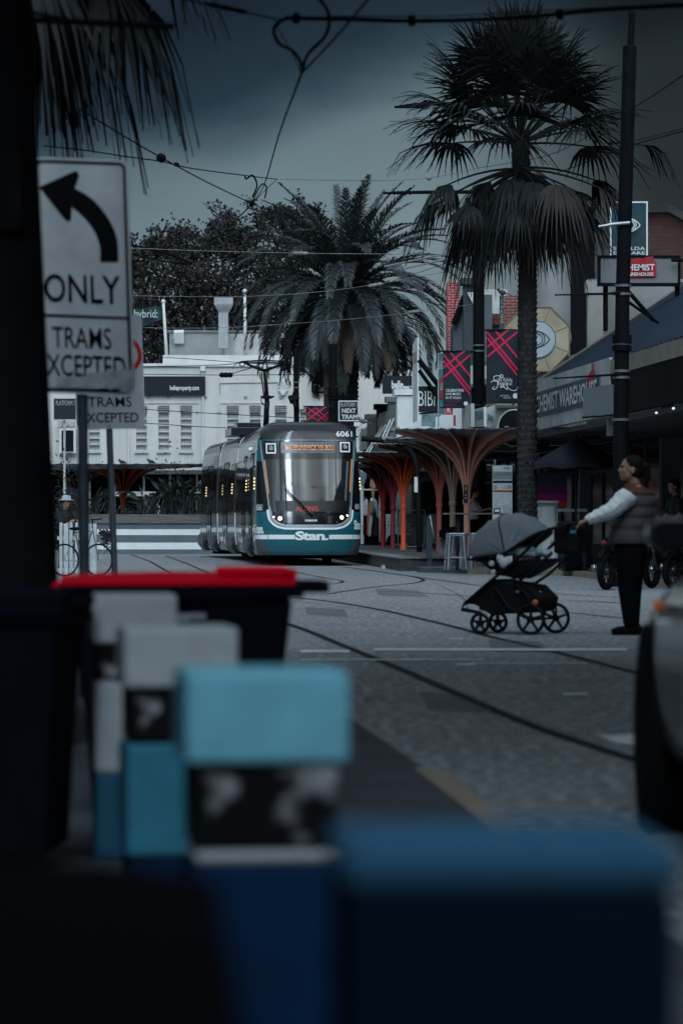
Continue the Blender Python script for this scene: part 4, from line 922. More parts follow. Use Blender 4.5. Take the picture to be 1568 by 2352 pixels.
# unseen tree added above the picture so its crown shades the near road
t = thing('added_shade_tree', 'unseen dark tree added to shade the near road from above', 'tree', (-3.0, 12.5, 0))
b = MB(); b.tube([V(-3.0, 12.5, 0), V(-2.9, 12.6, 2.6), V(-2.5, 13, 4.6)], [.26, .22, .2], 12)
for k in range(9):
    a = k * .7; e_ = V(1.9 + 4.0 * math.cos(a), 17 + 6.5 * math.sin(a), 6.6 + .5 * math.sin(a * 2)); b.tube([V(-2.5, 13, 4.6), V(-2.5, 13, 4.6).lerp(e_, .5) + ZA * 1.0, e_], [.14, .09, .03], 7)
b.build('trunk', m_bark, t); b = MB()
while len(b.f) < 5200:
    x, y = rnd.uniform(-1, 1), rnd.uniform(-1, 1); rr = x * x + y * y
    if rr > 1: continue
    zc = 6.1 + 2.6 * rnd.random() * math.sqrt(1 - rr) + .5 * rr; c = V(2.8 + 4.6 * x, 15 + 11 * y, zc)
    if c.z < CZ + 1300 / F * c.y + .35: continue
    a1 = V(rnd.gauss(0, 1), rnd.gauss(0, 1), rnd.gauss(0, .5)).normalized(); a2 = a1.cross(V(rnd.gauss(0, .5), rnd.gauss(0, .5), 1)).normalized(); s_ = rnd.uniform(.14, .26); b.add([c - a1 * s_, c - a2 * s_ * .7, c + a1 * s_, c + a2 * s_ * .7], [(0, 1, 2, 3)], rnd.choice((0, 0, 1, 2)))
b.build('crown', [m_l1, m_l2, m_l3], t, fix=False)
# ================================================================ the tram
TX, TY, TA = -.793, 86.35, R(4.1)
tram = thing('tram', 'long low floor tram with teal nose and lit headlights at the stop', 'tram', (TX, TY, 0), rz=TA)
m_teal = mk('tram_teal', (.010, .105, .140), .28, var=.10, vs=1.2, coat=.5, spec=.5)
m_tside = mk('tram_side_grey', (.050, .054, .060), .22, var=.12, vs=1.5, coat=.5, spec=.6)
m_troof = mk('tram_roof_black', (.016, .018, .022), .30, var=.2, vs=2, coat=.4)
m_tglass = mk('tram_windscreen_glass', (.012, .015, .018), .07, var=.2, vs=1, ior=2.3)
m_twin = mk('tram_window_glass', (.006, .008, .010), .06, var=.2, vs=1, ior=1.7)
m_tblk = mk('tram_gloss_black', (.006, .007, .009), .16, var=.2, vs=2, coat=.5)
m_tgrey = mk('tram_skirt_grey', (.085, .090, .098), .45, var=.2, vs=3)
m_twhite = mk('tram_white', (.80, .82, .82), .45, var=.05)
m_tsilver = mk('tram_silver', (.36, .39, .42), .4, .3, var=.1)
m_under = mk('underframe', (.012, .012, .013), .9, var=.3)
m_led = mk('amber_led', (.3, .1, .03), .5, emit=(1.0, .42, .16), es=.85, var=0)
m_amb = mk('amber_door_lamp', (.4, .3, .15), .5, emit=(1.0, .72, .38), es=1.6, var=0)
m_redled = mk('red_led', (.3, .02, .02), .5, emit=(1.0, .09, .07), es=.32, var=0)
m_head = mk('headlamp', (.8, .8, .75), .3, emit=(1.0, .86, .62), es=3.0, var=0)
m_mark = mk('marker_lamp', (.8, .6, .5), .3, emit=(1.0, .74, .6), es=2.5, var=0)
TAB = [(.27, 1.24, .14, .70), (.36, 1.28, .07, .72), (.55, 1.31, .02, .75), (.8, 1.325, 0, .78), (1.0, 1.33, .015, .78), (1.3, 1.33, .07, .76), (2.0, 1.312, .26, .70), (2.65, 1.275, .46, .63), (3.1, 1.235, .60, .55), (3.3, 1.20, .68, .52), (3.45, 1.13, .80, .5), (3.55, 1.0, .98, .5), (3.605, .85, 1.25, .45), (3.625, .7, 1.6, .4)]
def prof(z):
    if z <= TAB[0][0]: return TAB[0][1:]
    for a, c in zip(TAB, TAB[1:]):
        if z <= c[0]:
            f = (z - a[0]) / (c[0] - a[0]); f = f
            return tuple(a[i] + (c[i] - a[i]) * f for i in (1, 2, 3))
    return TAB[-1][1:]
def sprof(z):      # smoothed profile
    ps = [prof(max(.27, min(3.625, z + d))) for d in (-.09, -.045, 0, .045, .09)] if .4 < z < 3.5 else [prof(z)]
    return tuple(sum(p[i] for p in ps) / len(ps) for i in range(3))
EXP = 2.7
def front_xy(t, z):
    W, S, D = sprof(z); t = max(-.9995, min(.9995, t))
    return W * t, S + D * (1 - (1 - abs(t) ** EXP) ** (1 / EXP))
def surf(x, z, off=0.0):
    W = sprof(z)[0]
    f = lambda x_, z_: V(x_, front_xy(x_ / sprof(z_)[0], z_)[1], z_)
    p = f(max(-W * .999, min(W * .999, x)), z)
    if off:
        e_ = .004; xx = max(-W * .985, min(W * .985, x)); dx = f(xx + e_, z) - f(xx - e_, z); dz = f(xx, z + e_) - f(xx, z - e_)
        n = dx.cross(dz).normalized(); n = -n if n.y > 0 else n
        p = p + n * off
    return p
def TE(zx, zy, a=589.6, c=991.0, k=.16):     # a spot on the front as seen in the photograph -> (x, z) on the tram's nose
    px, py = a + k * zx, c + k * zy; y = .2; 
    for _ in range(6):
        Y = TY + y; X = (px - HX) / F * Y; z = CZ + (HY - py) / F * Y
        x = (X - TX + y * math.sin(TA)) / math.cos(TA); W = sprof(z)[0]; y = front_xy(x / W, z)[1]
    return x, z
def T1(zx, zy): return TE(zx, zy, 439.0, 784.0, .28)
wl = [TE(*p) for p in ((57, 112), (75, 300), (110, 560), (150, 860), (190, 1170))]; wr_ = [TE(*p) for p in ((1392, 107), (1386, 300), (1373, 560), (1357, 860), (1346, 1165))]
def edge(lst, z):
    if z >= lst[0][1]: return lst[0][0] + (lst[0][0] - lst[1][0]) / (lst[0][1] - lst[1][1]) * (z - lst[0][1])
    for a, c in zip(lst, lst[1:]):
        if z >= c[1]: return c[0] + (a[0] - c[0]) * (z - c[1]) / (a[1] - c[1])
    return lst[-1][0]
ZT, ZG, ZN = 3.13, 1.335, .985
def win_l(z):
    if z >= ZG: return edge(wl, z)
    u = (ZG - z) / (ZG - ZN); return wl[-1][0] + .42 * (1 - math.sqrt(max(0, 1 - u * u)))
def win_r(z):
    if z >= ZG: return edge(wr_, z)
    u = (ZG - z) / (ZG - ZN); return wr_[-1][0] - .42 * (1 - math.sqrt(max(0, 1 - u * u)))
# cab body: nose and first section in one shell
L1 = 12.6
zl = [.27 + (3.3 - .27) * i / 84 for i in range(85)] + [3.3 + .325 * i / 14 for i in range(1, 15)]
tl = sorted({round(s_ * v, 5) for s_ in (-1, 1) for v in [i / 40 * .9 for i in range(41)] + [.9 + .0995 * (1 - (1 - i / 14) ** 2) for i in range(1, 15)]})
ys_ = [1.75, 3.0, 5, 7.5, 10, L1]
b = MB(); rowsn = None; cen = []
for z in zl:
    W, S, D = sprof(z); row = [V(-W, y, z) for y in ys_[::-1]] + [V(*front_xy(t_, z), z) for t_ in tl] + [V(W, y, z) for y in ys_]
    row[:len(ys_)] = [V(-W, max(y, S + D + .02), z) for y in ys_[::-1]]; row[-len(ys_):] = [V(W, max(y, S + D + .02), z) for y in ys_]
    rowsn = len(row); b.v += [tuple(p) for p in row]
def cab_mat(p):
    x, y, z = p; ax = abs(x); front = y < 1.5 and True
    W, S, D = sprof(z)
    if y > S + D + .03 and y > 1.02 + max(0, z - 2.6) * .35: return 2 if z > 3.22 else 1
    if z < .31 + max(0, ax - .92) * 1.15: return 4
    if z > 3.16: return 2 if win_l(3.1) - .015 < x < win_r(3.1) + .02 else 0
    if 1.335 < z < 2.63 and ax < 1.295 and (x < win_l(z) or x > win_r(z)): return 3
    return 0
for i in range(len(zl) - 1):
    for k in range(rowsn - 1):
        f = (i * rowsn + k, i * rowsn + k + 1, (i + 1) * rowsn + k + 1, (i + 1) * rowsn + k); c = sum((Vector(b.v[j]) for j in f), V(0, 0, 0)) / 4
        b.f.append(f); b.m.append(cab_mat(c))
b.f.append(tuple(range((len(zl) - 1) * rowsn, len(zl) * rowsn))); b.m.append(2)
b.f.append(tuple(i * rowsn for i in range(len(zl))) + tuple(i * rowsn + rowsn - 1 for i in range(len(zl)))[::-1]); b.m.append(1)
cab = b.build('cab_body', [m_teal, m_tside, m_troof, m_tblk, m_tgrey], tram, local=True, auto=50)
def patch(zs, lf, rf, off, n, name, m, parent=tram, inset=0.0):
    b = MB()
    for z in zs: b.v += [tuple(surf(lf(z) + inset + (rf(z) - lf(z) - 2 * inset) * k / n, z, off)) for k in range(n + 1)]
    for i in range(len(zs) - 1):
        for k in range(n): b.f.append((i * (n + 1) + k, i * (n + 1) + k + 1, (i + 1) * (n + 1) + k + 1, (i + 1) * (n + 1) + k)); b.m.append(0)
    return b.build(name, m, parent, True, local=True)
lin = lambda a, c, n: [a + (c - a) * i / n for i in range(n + 1)]
wind = patch(lin(ZG, ZT, 40), win_l, win_r, .010, 44, 'windscreen', m_tglass, inset=.03)
# opaque printed border around the clear glass and its black header
patch(lin(2.66, ZT - .015, 14), win_l, win_r, .0125, 40, 'header_panel', m_tblk, wind, .045)
patch(lin(ZN, ZG - .006, 14), win_l, win_r, .012, 40, 'nose_panel', m_tblk, tram, .015)
def band(b, pts, w_, off, m=0):        # strip of constant width along a path in (x, z)
    st = []
    for i, p in enumerate(pts):
        a, c = pts[max(i - 1, 0)], pts[min(i + 1, len(pts) - 1)]; d = Vector((c[0] - a[0], c[1] - a[1])).normalized(); n = (-d.y * w_ / 2, d.x * w_ / 2)
        st += [surf(p[0] + n[0], p[1] + n[1], off), surf(p[0] - n[0], p[1] - n[1], off)]
    b.add(st, [(2 * i, 2 * i + 1, 2 * i + 3, 2 * i + 2) for i in range(len(pts) - 1)], m)
arc = [(win_l(z) + .0, z) for z in lin(ZT, ZN + .001, 60)] + [(x, ZN) for x in lin(win_l(ZN), win_r(ZN), 30)[1:-1]] + [(win_r(z), z) for z in lin(ZN + .001, ZT, 60)]
b = MB(); band(b, arc, .030, .016); b.build('windscreen_trim', m_tsilver, tram, local=True)
low = [(x, z - .055) for x, z in arc if z < ZG + .12]; cxm = (low[0][0] + low[-1][0]) / 2
b = MB(); band(b, [(cxm + (x - cxm) * 1.035, z) for x, z in low], .052, .012); b.build('trim_arc', m_twhite, tram, local=True)
b = MB(); band(b, [(cxm + (x - cxm) * .975, z + .075) for x, z in low], .04, .014); b.build('chin_trim', m_tsilver, tram, local=True)
def stext(b, s, x0, z0, x1, z1, off=.016, bold=.02, m=0, space=1.0):
    vs, fs = text_geo(s, bold, space); b.add([surf(x0 + (x1 - x0) * u, z0 + (z1 - z0) * v, off) for u, v in vs], fs, m)
def etext(b, s, zx0, zy0, zx1, zy1, fn=TE, **k):
    x0, z1 = fn(zx0, zy0); x1, z0 = fn(zx1, zy1); stext(b, s, x0, z0, x1, z1, **k)
b = MB()
etext(b, '6061', 1133, -2, 1362, 78, bold=.012)
etext(b, '6061', 2, 1045, 86, 1135, bold=.0); etext(b, '6061', 1405, 1036, 1466, 1120, bold=.0)
b.build('fleet_number', m_twhite, tram, local=True)
b = MB(); etext(b, 'Stan.', 553, 1432, 1026, 1562, bold=.045, space=.93, off=.02); etext(b, 'Stan.', 516, 1500, 598, 1577, fn=T1, bold=.04, space=.93); etext(b, 'Stan.', 1331, 1466, 1398, 1546, fn=T1, bold=.04, space=.93)
b.build('advert_lettering', m_twhite, tram, local=True)
b = MB()
def stripe(x0, x1, z, w_):
    band(b, [(x, z) for x in lin(x0, x1, 16)], w_, .012)
zs1 = TE(360, 1515)[1]; zs2 = TE(1200, 1500)[1]; ww = .11
stripe(T1(517, 1606)[0], T1(629, 1606)[0], zs1, ww); stripe(T1(634, 1606)[0], TE(548, 1515)[0], zs1, ww)
stripe(TE(1036, 1505)[0], TE(1377, 1505)[0], zs1, ww); stripe(TE(1381, 1505)[0], T1(1398, 1600)[0], zs1, ww)
b.build('white_stripe', m_twhite, tram, local=True)
b = MB(); etext(b, 'BOMBARDIER', 693, 1266, 870, 1294, bold=.03, off=.02); b.build('maker_lettering', m_twhite, tram, local=True)
# destination display
b = MB(); x0, z1 = TE(345, 152); x1, z0 = TE(1128, 312)
patch(lin(z0, z1, 6), lambda z: x0, lambda z: x1, .016, 24, 'destination_display', mk('display_panel', (.065, .075, .083), .25, var=.15, ior=1.8), tram)
etext(b, '96 E BRUNSWICK VIA BOU', 400, 196, 1098, 268, bold=.012, off=.022); led = b.build('destination_lettering', m_led, tram, local=True)
b = MB(); z_ = (TE(700, 244)[1]); band(b, [(x, z_) for x in lin(x0 + .05, x1 - .05, 20)], .022, .025)
for q in (.45, .7): band(b, [(x, z_ + .06 * q) for x in lin(x0 + .05, x1 - .05, 20)], .006, .025)
b.build('scan_gap', m_tblk, led, local=True)
# two square emblem stickers
def sticker(cx, cy, w_, h):
    b = MB(); x0, z1 = TE(cx - w_ / 2, cy - h / 2); x1, z0 = TE(cx + w_ / 2, cy + h / 2); dx, dz = x1 - x0, z1 - z0
    def cell(u0, v0, u1, v1, off, m, n=1):
        b.add([surf(x0 + dx * (u0 + (u1 - u0) * i / n), z0 + dz * (v0 + (v1 - v0) * j / n), off) for j in range(n + 1) for i in range(n + 1)], [(j * (n + 1) + i, j * (n + 1) + i + 1, (j + 1) * (n + 1) + i + 1, (j + 1) * (n + 1) + i) for j in range(n) for i in range(n)], m)
    cell(0, 0, 1, 1, .020, 0, 8); cell(.13, .13, .87, .87, .024, 1, 8)
    for u, v, m in ((2, 4, 2), (2, 5, 2), (3, 4, 2), (3, 3, 3), (3, 5, 3), (4, 5, 3), (4, 4, 3), (5, 4, 3), (4, 3, 3), (5, 3, 3), (3, 2, 3), (4, 2, 3), (5, 5, 4), (6, 5, 4), (6, 4, 3), (6, 3, 3), (6, 2, 3), (5, 6, 4), (2, 3, 4), (4, 6, 3), (3, 6, 3)):
        cell(.14 + u * .082, .12 + v * .095, .14 + (u + 1) * .082, .12 + (v + 1) * .095, .028, m)
    b.build('emblem_sticker', [m_twhite, m_tblk, mk('sticker_red', (.5, .03, .06), .6), mk('sticker_grey', (.28, .36, .38), .6), mk('sticker_teal', (.06, .2, .24), .6)], tram, local=True)
sticker(207, 246, 142, 146); sticker(1260, 226, 142, 146)
# lamp strips up both screen edges
def led_strip(p0, p1, n, wd, m, name):
    b = MB(); a = TE(*p0); c = TE(*p1)
    for i in range(n):
        z = a[1] + (c[1] - a[1]) * i / n; x = a[0] + (c[0] - a[0]) * i / n; h = (a[1] - c[1]) / n * .6
        b.add([surf(x - wd / 2, z - h, .02), surf(x + wd / 2, z - h, .02), surf(x + wd / 2, z, .02), surf(x - wd / 2, z, .02)], [(0, 1, 2, 3)])
    b.build(name, m, tram, local=True)
led_strip((117, 418), (178, 900), 58, .022, m_led, 'indicator_strip'); led_strip((1355, 398), (1331, 872), 58, .022, m_led, 'indicator_strip')
led_strip((182, 910), (212, 1140), 28, .02, m_tgrey, 'unlit_strip'); led_strip((1330, 885), (1318, 1110), 28, .02, m_tgrey, 'unlit_strip')
def lamp(zx, zy, r_, name, m, ring, rm):
    x, z = TE(zx, zy); c = surf(x, z, .004); n = (surf(x, z, .05) - c).normalized()
    o = MB().lathe([(r_ * 1.28, 0), (r_ * 1.28, .018), (r_ * 1.04, .022), (r_ * 1.02, .006)], c, 20, axis=n).build(name, rm, tram, True, local=True)
    MB().lathe([(r_, .008), (r_ * .8, .024), (.001, .03)], c, 20, axis=n).build('lens', m, o, True, local=True)
lamp(335, 1250, .052, 'headlight', m_head, 1, m_tgrey); lamp(1216, 1236, .050, 'headlight', m_head, 1, m_tgrey)
lamp(246, 1230, .027, 'marker_light', m_mark, 1, m_tgrey); lamp(1293, 1209, .027, 'marker_light', m_mark, 1, m_tgrey)
m_lensd = mk('dull_lens', (.08, .09, .10), .2, var=.1, ior=1.8)
lamp(410, 1318, .028, 'fog_light', m_lensd, 1, m_tblk); lamp(1152, 1306, .024, 'fog_light', m_lensd, 1, m_tblk); lamp(165 * 0 + 170, 1625, .012, 'tow_cover', m_tblk, 1, m_tgrey)
# wiper
b = MB()
def sp(zx, zy, off): return surf(*TE(zx, zy), off)
b.tube([sp(790, 1215, .03), sp(610, 1020, .07), sp(425, 842, .05)], [.018, .014, .010], 6).tube([sp(770, 1222, .03), sp(590, 1040, .06), sp(400, 850, .05)], .007, 6)
b.tube([sp(398, 560, .03), sp(408, 700, .035), sp(416, 850, .04), sp(424, 1000, .035), sp(428, 1140, .03)], [.006, .013, .014, .013, .006], 6).ell(sp(788, 1214, .02), .035, .03, .035)
b.tube([sp(390, 835, .05), sp(430, 815, .06), sp(465, 835, .05), sp(455, 860, .05)], .006, 5)
b.build('wiper', m_black, tram, True, local=True)
b = MB(); etext(b, 'ALTING', 560, 1078, 880, 1146, bold=.0, off=.022); b.build('route_lettering', m_redled, tram, local=True)
b = MB(); band(b, [TE(700, 1185), TE(730, 1240), TE(845, 1238), TE(868, 1180)], .018, .018); b.build('wiper_bay', m_black, tram, local=True)
# dashboard and blind visible behind the screen
patch(lin(1.345, 1.62, 6), lambda z: win_l(z) + .16 + (1.62 - z) * 0, lambda z: win_r(z) - .12, .0108, 30, 'dashboard', mk('dash_dark', (.006, .007, .008), .35, var=.2, spec=.3), wind)
patch(lin(1.62, 2.6, 6), lambda z: win_r(z) - .17, lambda z: win_r(z) - .125, .0108, 3, 'sun_blind', mk('blind_grey', (.10, .12, .13), .5, var=.2), wind)
# rear sections
def section(root, L_, name):
    b = MB(); st = [p for z in (.27, .36, .55, .8, 1.0, 1.3, 2.0, 2.65, 3.1, 3.2, 3.3, 3.4, 3.48, 3.55, 3.59, 3.62) for p in [(prof(z)[0], z)]]
    ring = [(-w_, z) for w_, z in st] + [(w_, z) for w_, z in st[::-1]]; n = len(ring)
    for y in (0, L_ / 2, L_): b.v += [(x, y, z) for x, z in ring]
    for i in range(2):
        for k in range(n):
            zc = (ring[k][1] + ring[(k + 1) % n][1]) / 2; b.f.append((i * n + k, i * n + (k + 1) % n, (i + 1) * n + (k + 1) % n, (i + 1) * n + k)); b.m.append(1 if zc > 3.22 else 0)
    b.f += [tuple(range(n)), tuple(range(2 * n, 3 * n))[::-1]]; b.m += [0, 0]
    return b.build(name, [m_tside, m_troof], root, local=True, auto=40)
def side_pt(y, z, sg, o_=0): return V(sg * (prof(z)[0] + o_), y, z)
def sbox(b, y0, y1, z0, z1, sg, o0, o1, m=0):
    zs = lin(z0, z1, 4)
    for za, zb in zip(zs, zs[1:]):
        q = [side_pt(y, z, sg, o_) for y in (y0, y1) for o_ in (o0, o1) for z in (za, zb)]
        b.add(q, [(0, 1, 3, 2), (4, 6, 7, 5), (0, 4, 5, 1), (2, 3, 7, 6), (0, 2, 6, 4), (1, 5, 7, 3)], m)
def fit_side(parent, doors, wins, skirts, lamps, y_end):
    for sg in (-1, 1):
        for y0, y1 in doors:
            b = MB(); mid = (y0 + y1) / 2
            for a, c in ((y0, mid - .02), (mid + .02, y1)):
                sbox(b, a, c, .40, 2.80, sg, -.02, .012)
            d = b.build('door', m_tside, parent, local=True)
            b = MB()
            for a, c in ((y0, mid - .02), (mid + .02, y1)): sbox(b, a + .10, c - .10, 1.0, 2.68, sg, -.005, .018)
            b.build('window', m_twin, d, local=True)
            for yy in (y0, mid, y1): b = MB(); sbox(b, yy - .025, yy + .025, .40, 2.86, sg, -.005, .024); b.build('seal', m_tblk, d, local=True)
        for y0, y1 in wins:
            b = MB(); sbox(b, y0, y1, 1.40, 2.74, sg, -.02, .012); wn = b.build('window', m_twin, parent, local=True)
            b = MB(); n = max(1, round((y1 - y0) / 1.2))
            for i in range(n + 1): yy = y0 + (y1 - y0) * i / n; sbox(b, yy - .03, yy + .03, 1.36, 2.78, sg, -.01, .018)
            b.build('mullion', m_tblk, wn, local=True)
        for y0, y1 in skirts:
            b = MB(); w_ = 1.32
            b.add([V(sg * w_, y0 + .1, .78), V(sg * w_, y1 - .1, .78), V(sg * (w_ + .09), y1, .66), V(sg * (w_ + .09), y0, .66), V(sg * (w_ + .09), y1, .40), V(sg * (w_ + .09), y0, .40), V(sg * (w_ - .06), y1 - .25, .20), V(sg * (w_ - .06), y0 + .25, .20), V(sg * (w_ - .15), y0 + .1, .78), V(sg * (w_ - .15), y1 - .1, .78), V(sg * (w_ - .15), y1 - .3, .2), V(sg * (w_ - .15), y0 + .3, .2)],
                [(0, 1, 2, 3), (3, 2, 4, 5), (5, 4, 6, 7), (0, 3, 8), (3, 5, 7, 11, 8), (1, 9, 2), (2, 9, 10, 6, 4), (0, 8, 9, 1)])
            b.build('bogie_skirt', m_tgrey, parent, local=True)
        for y, nc in lamps:
            b = MB()
            for i in range(4):
                for k in range(nc): b.ell(side_pt(y + k * .28, 1.93 + i * .085, sg, .012), .012, .026, .022, 8)
            b.build('door_lamp', m_amb, parent, local=True)
        b = MB(); sbox(b, .02, y_end, 3.205, 3.235, sg, -.01, .006); sbox(b, .02, y_end, .98, 1.0, sg, -.01, .004); b.build('rubbing_strip', m_tblk, parent, local=True)
fit_side(cab, [(2.3, 3.7), (6.4, 7.8)], [(4.0, 6.1), (8.1, 12.2)], [(3.0, 5.6)], [(4.05, 1), (5.5, 2)], L1)
sbq = MB().ell((-1.36, 2.1, 2.93), .065, .065, .065, 16); sbq.build('camera_dome', m_twhite, tram, True, local=True)
b = MB()
for i in range(4): b.ell((-1.325, 1.0, 1.93 + i * .085), .02, .03, .026, 8); b.ell((1.325, 1.0, 1.93 + i * .085), .02, .03, .026, 8)
b.build('indicator_light', m_amb, tram, local=True)
b = MB(); b.tube([V(-1.30, 1.5, 2.5), V(-1.38, 1.4, 2.45), V(-1.38, 1.4, 1.5)], .03, 6); b.build('mirror_arm', m_tblk, tram, local=True)
def gap(y0, L_, parent, ang0):       # dark bellows with white edge frames
    b = MB()
    for i in range(6): b.lathe([(1, 0)], (0, 0, 0), 4) if False else None
    for i in range(7):
        w_ = 1.22 - .06 * (i % 2); y = y0 + .02 + (L_ - .04) * i / 6
        if i < 6:
            w2 = 1.22 - .06 * ((i + 1) % 2); y2 = y0 + .02 + (L_ - .04) * (i + 1) / 6
            b.add([(-w_, y, .35), (-w_, y, 3.4), (w_, y, 3.4), (w_, y, .35), (-w2, y2, .35), (-w2, y2, 3.4), (w2, y2, 3.4), (w2, y2, .35)], [(0, 1, 5, 4), (1, 2, 6, 5), (2, 3, 7, 6)])
    bl = b.build('bellows', m_under, parent, local=True)
    b = MB()
    for sg in (-1, 1): sbox(b, y0 - .11, y0 - .005, 2.76, 3.2, sg, -.01, .014); sbox(b, y0 - .11, y0 - .005, .45, 1.36, sg, -.01, .014)
    for sg in (-1, 1): sbox(b, y0 - .03, y0 - .003, 3.24, 3.5, sg, -.01, .012)
    b.build('white_frame', m_twhite, bl, local=True)
gap(L1, .36, tram, 0)
s2 = bpy.data.objects.new('middle_section', None); COL.objects.link(s2); s2.parent = tram; s2.location = (0, L1 + .36, 0); s2.rotation_euler = (0, 0, R(2.2))
L2 = 6.6; c2 = section(s2, L2, 'body')
fit_side(s2, [(2.9, 4.3)], [(.4, 2.6), (4.6, 6.2)], [(.2, 2.4)], [(.9, 2), (4.4, 2)], L2); gap(L2, .36, s2, 0)
MB().box((-.75, 3.4, 3.74), (1.0, 2.4, .24)).box((-.7, 3.2, 3.93), (.7, 1.2, .16)).build('roof_unit', m_troof, s2, local=True, bevel=.02)
s3 = bpy.data.objects.new('rear_section', None); COL.objects.link(s3); s3.parent = tram
a_ = R(2.2); s3.location = (-math.sin(a_) * (L2 + .36), L1 + .36 + math.cos(a_) * (L2 + .36), 0); s3.rotation_euler = (0, 0, R(3.2))
section(s3, 5.8, 'body'); fit_side(s3, [(1.9, 3.3)], [(.3, 1.7), (3.6, 5.4)], [(.2, 1.7), (3.9, 5.7)], [(3.5, 2)], 5.8)
# running gear
b = MB()
for y in (1.6, 4.4, 8.5, 11.5): b.box((0, y, .33), (1.9, 1.6, .30))
b.box((0, 6.5, .30), (2.3, 11.5, .16)); b.build('underframe', m_under, tram, local=True)
for sx_, y in ((-.72, 3.4), (-.72, 5.2), (.72, 3.4), (.72, 5.2)): MB().lathe([(.20, -.06), (.31, -.05), (.31, .05), (.20, .06)], (sx_, y, .312), 20, axis=XA).build('wheel', m_under, tram, local=True)
MB().box((0, 3.3, .30), (2.2, 6.2, .16)).box((0, 1.4, .25), (1.9, 1.8, .3)).build('underframe', m_under, s2, local=True); MB().box((0, 2.9, .30), (2.2, 5.4, .16)).box((0, 4.6, .25), (1.9, 1.8, .3)).build('underframe', m_under, s3, local=True)
# pantograph
YN = 93.0; pz = lambda zx, zy, dy=0: P(439 + .28 * zx, 784 + .28 * zy, YN + dy)
b = MB(); b.tube([pz(612, 700), pz(618, 560), pz(624, 485)], [.075, .07, .065], 8).tube([pz(622, 500), pz(612, 340), pz(600, 240)], [.062, .05, .042], 8)
b.tube([pz(600, 240), pz(530, 215), pz(450, 182)], [.045, .035, .028], 8).tube([pz(600, 240), pz(670, 215), pz(745, 184)], [.045, .035, .028], 8)
b.tube([pz(575, 250), pz(590, 400), pz(600, 470)], .022, 6).tube([pz(570, 450), pz(625, 470), pz(680, 450)], .03, 6)
b.tube([pz(592, 470), pz(572, 455), pz(576, 500), pz(600, 522)], .018, 6)
for i in range(3): b.lathe([(.12, -.012), (.12, .012)], pz(622, 448 + i * 9), 12)
pan = b.build('pantograph', m_blackm, tram, True)
b = MB()
for dy in (-.35, .35):
    b.tube([pz(340, 224, dy), pz(362, 186, dy), pz(415, 164, dy), pz(590, 156, dy), pz(770, 164, dy), pz(815, 184, dy), pz(842, 208, dy)], [.008, .012, .022, .026, .022, .012, .008], 6)
for x in (440, 750):
    b.tube([pz(x, 170, -.35), pz(x, 180, 0), pz(x, 170, .35)], .03, 6); b.tube([pz(x - 22 + 22 * math.cos(a), 186 + 18 * math.sin(a)) for a in [i * math.tau / 10 for i in range(11)]], .012, 5)
b.tube([pz(430, 178), pz(590, 172), pz(760, 180)], .025, 6).build('collector_head', m_blackm, pan, True)
# ================================================================ tram shelters, poles, wires and street furniture
def shelter(px, Y, col, label, size=1.62, zt=3.16, zb=.30, lx=1.0):
    m = mk('shelter_paint_%d' % int(px), tuple(min(.8, v * 1.5) for v in col), .5, var=.12, vs=3)
    c = P(px, 0, Y); c.z = zb
    t = thing('tram_shelter', label, 'shelter', c, 'flower shaped tram stop shelters')
    b = MB().lathe([(.105, 0), (.075, .06), (.070, 1.2), (.075, 1.45), (.10, 1.62), (.13, 1.75)], c, 16).lathe([(.085, 1.18), (.095, 1.2), (.095, 1.28), (.085, 1.3)], c, 12)
    b.build('column', m, t, auto=40)
    h = zt - zb
    curve = [(.07, 1.30), (.10, 1.58), (.17, 1.85), (.30, 2.12), (.52, 2.36), (.85, 2.56), (1.25, 2.70), (size, h - .05)]
    b = MB()
    for k in range(16):
        a = k * math.tau / 16 + .1; sx_, sy_ = math.cos(a), math.sin(a); f = min(1.32, 1 / max(abs(sx_), abs(sy_)))
        d = V(sx_, sy_, 0); n = V(-sy_, sx_, 0) * .022; low_, up = [], []
        for r_, z in curve:
            rr = r_ * (1 + (f - 1) * (r_ / size)); low_.append(c + d * rr + ZA * z)
        top = [c + d * .03 + ZA * 1.35, c + d * .03 + ZA * 2.3, c + d * .25 + ZA * (h - .22), c + d * size * f * .6 + ZA * (h - .10), c + d * size * f + ZA * (h - .03)]
        ring = low_ + top[::-1]; b.prism([(0, 0)] * 0 or [((p - c).dot(d), p.z - c.z) for p in ring], c - n, d, ZA, n * 2)
    b.build('rib', m, t)
    b = MB(); n = 26; g = [[V(c.x + size * (2 * i / n - 1), Y + size * (2 * j / n - 1), zb + h - .205 + .19 * max(abs(2 * i / n - 1), abs(2 * j / n - 1)) ** 1.3 + .012 * math.cos(i * 3.14)) for i in range(n + 1)] for j in range(n + 1)]
    b.v = [tuple(p) for r_ in g for p in r_]; b.f = [(j * (n + 1) + i, j * (n + 1) + i + 1, (j + 1) * (n + 1) + i + 1, (j + 1) * (n + 1) + i) for j in range(n) for i in range(n)]; b.m = [0] * len(b.f)
    o = b.build('roof_sheet', mk('shelter_roof_sheet', (.22, .25, .27), .45, .2, var=.5, vs=5), t, True); s_ = o.modifiers.new('solid', 'SOLIDIFY'); s_.thickness = .012
    for k in range(4 if Y < 95 else 0):
        for s2_ in (-.5, .5):
            a = k * math.pi / 2; d = V(math.cos(a), math.sin(a), 0); n_ = V(-d.y, d.x, 0); MB().box(c + d * (size - .02) + n_ * s2_ * size + ZA * (h + .02), (.16, .10, .03), a).build('edge_clamp', mk('clamp', (.30, .27, .24), .6), t)
    return t
sh = shelter(1072, 78, (.36, .165, .125), 'nearest tram shelter with salmon orange column and flared ribs')
c = P(1072, 1115, 78)
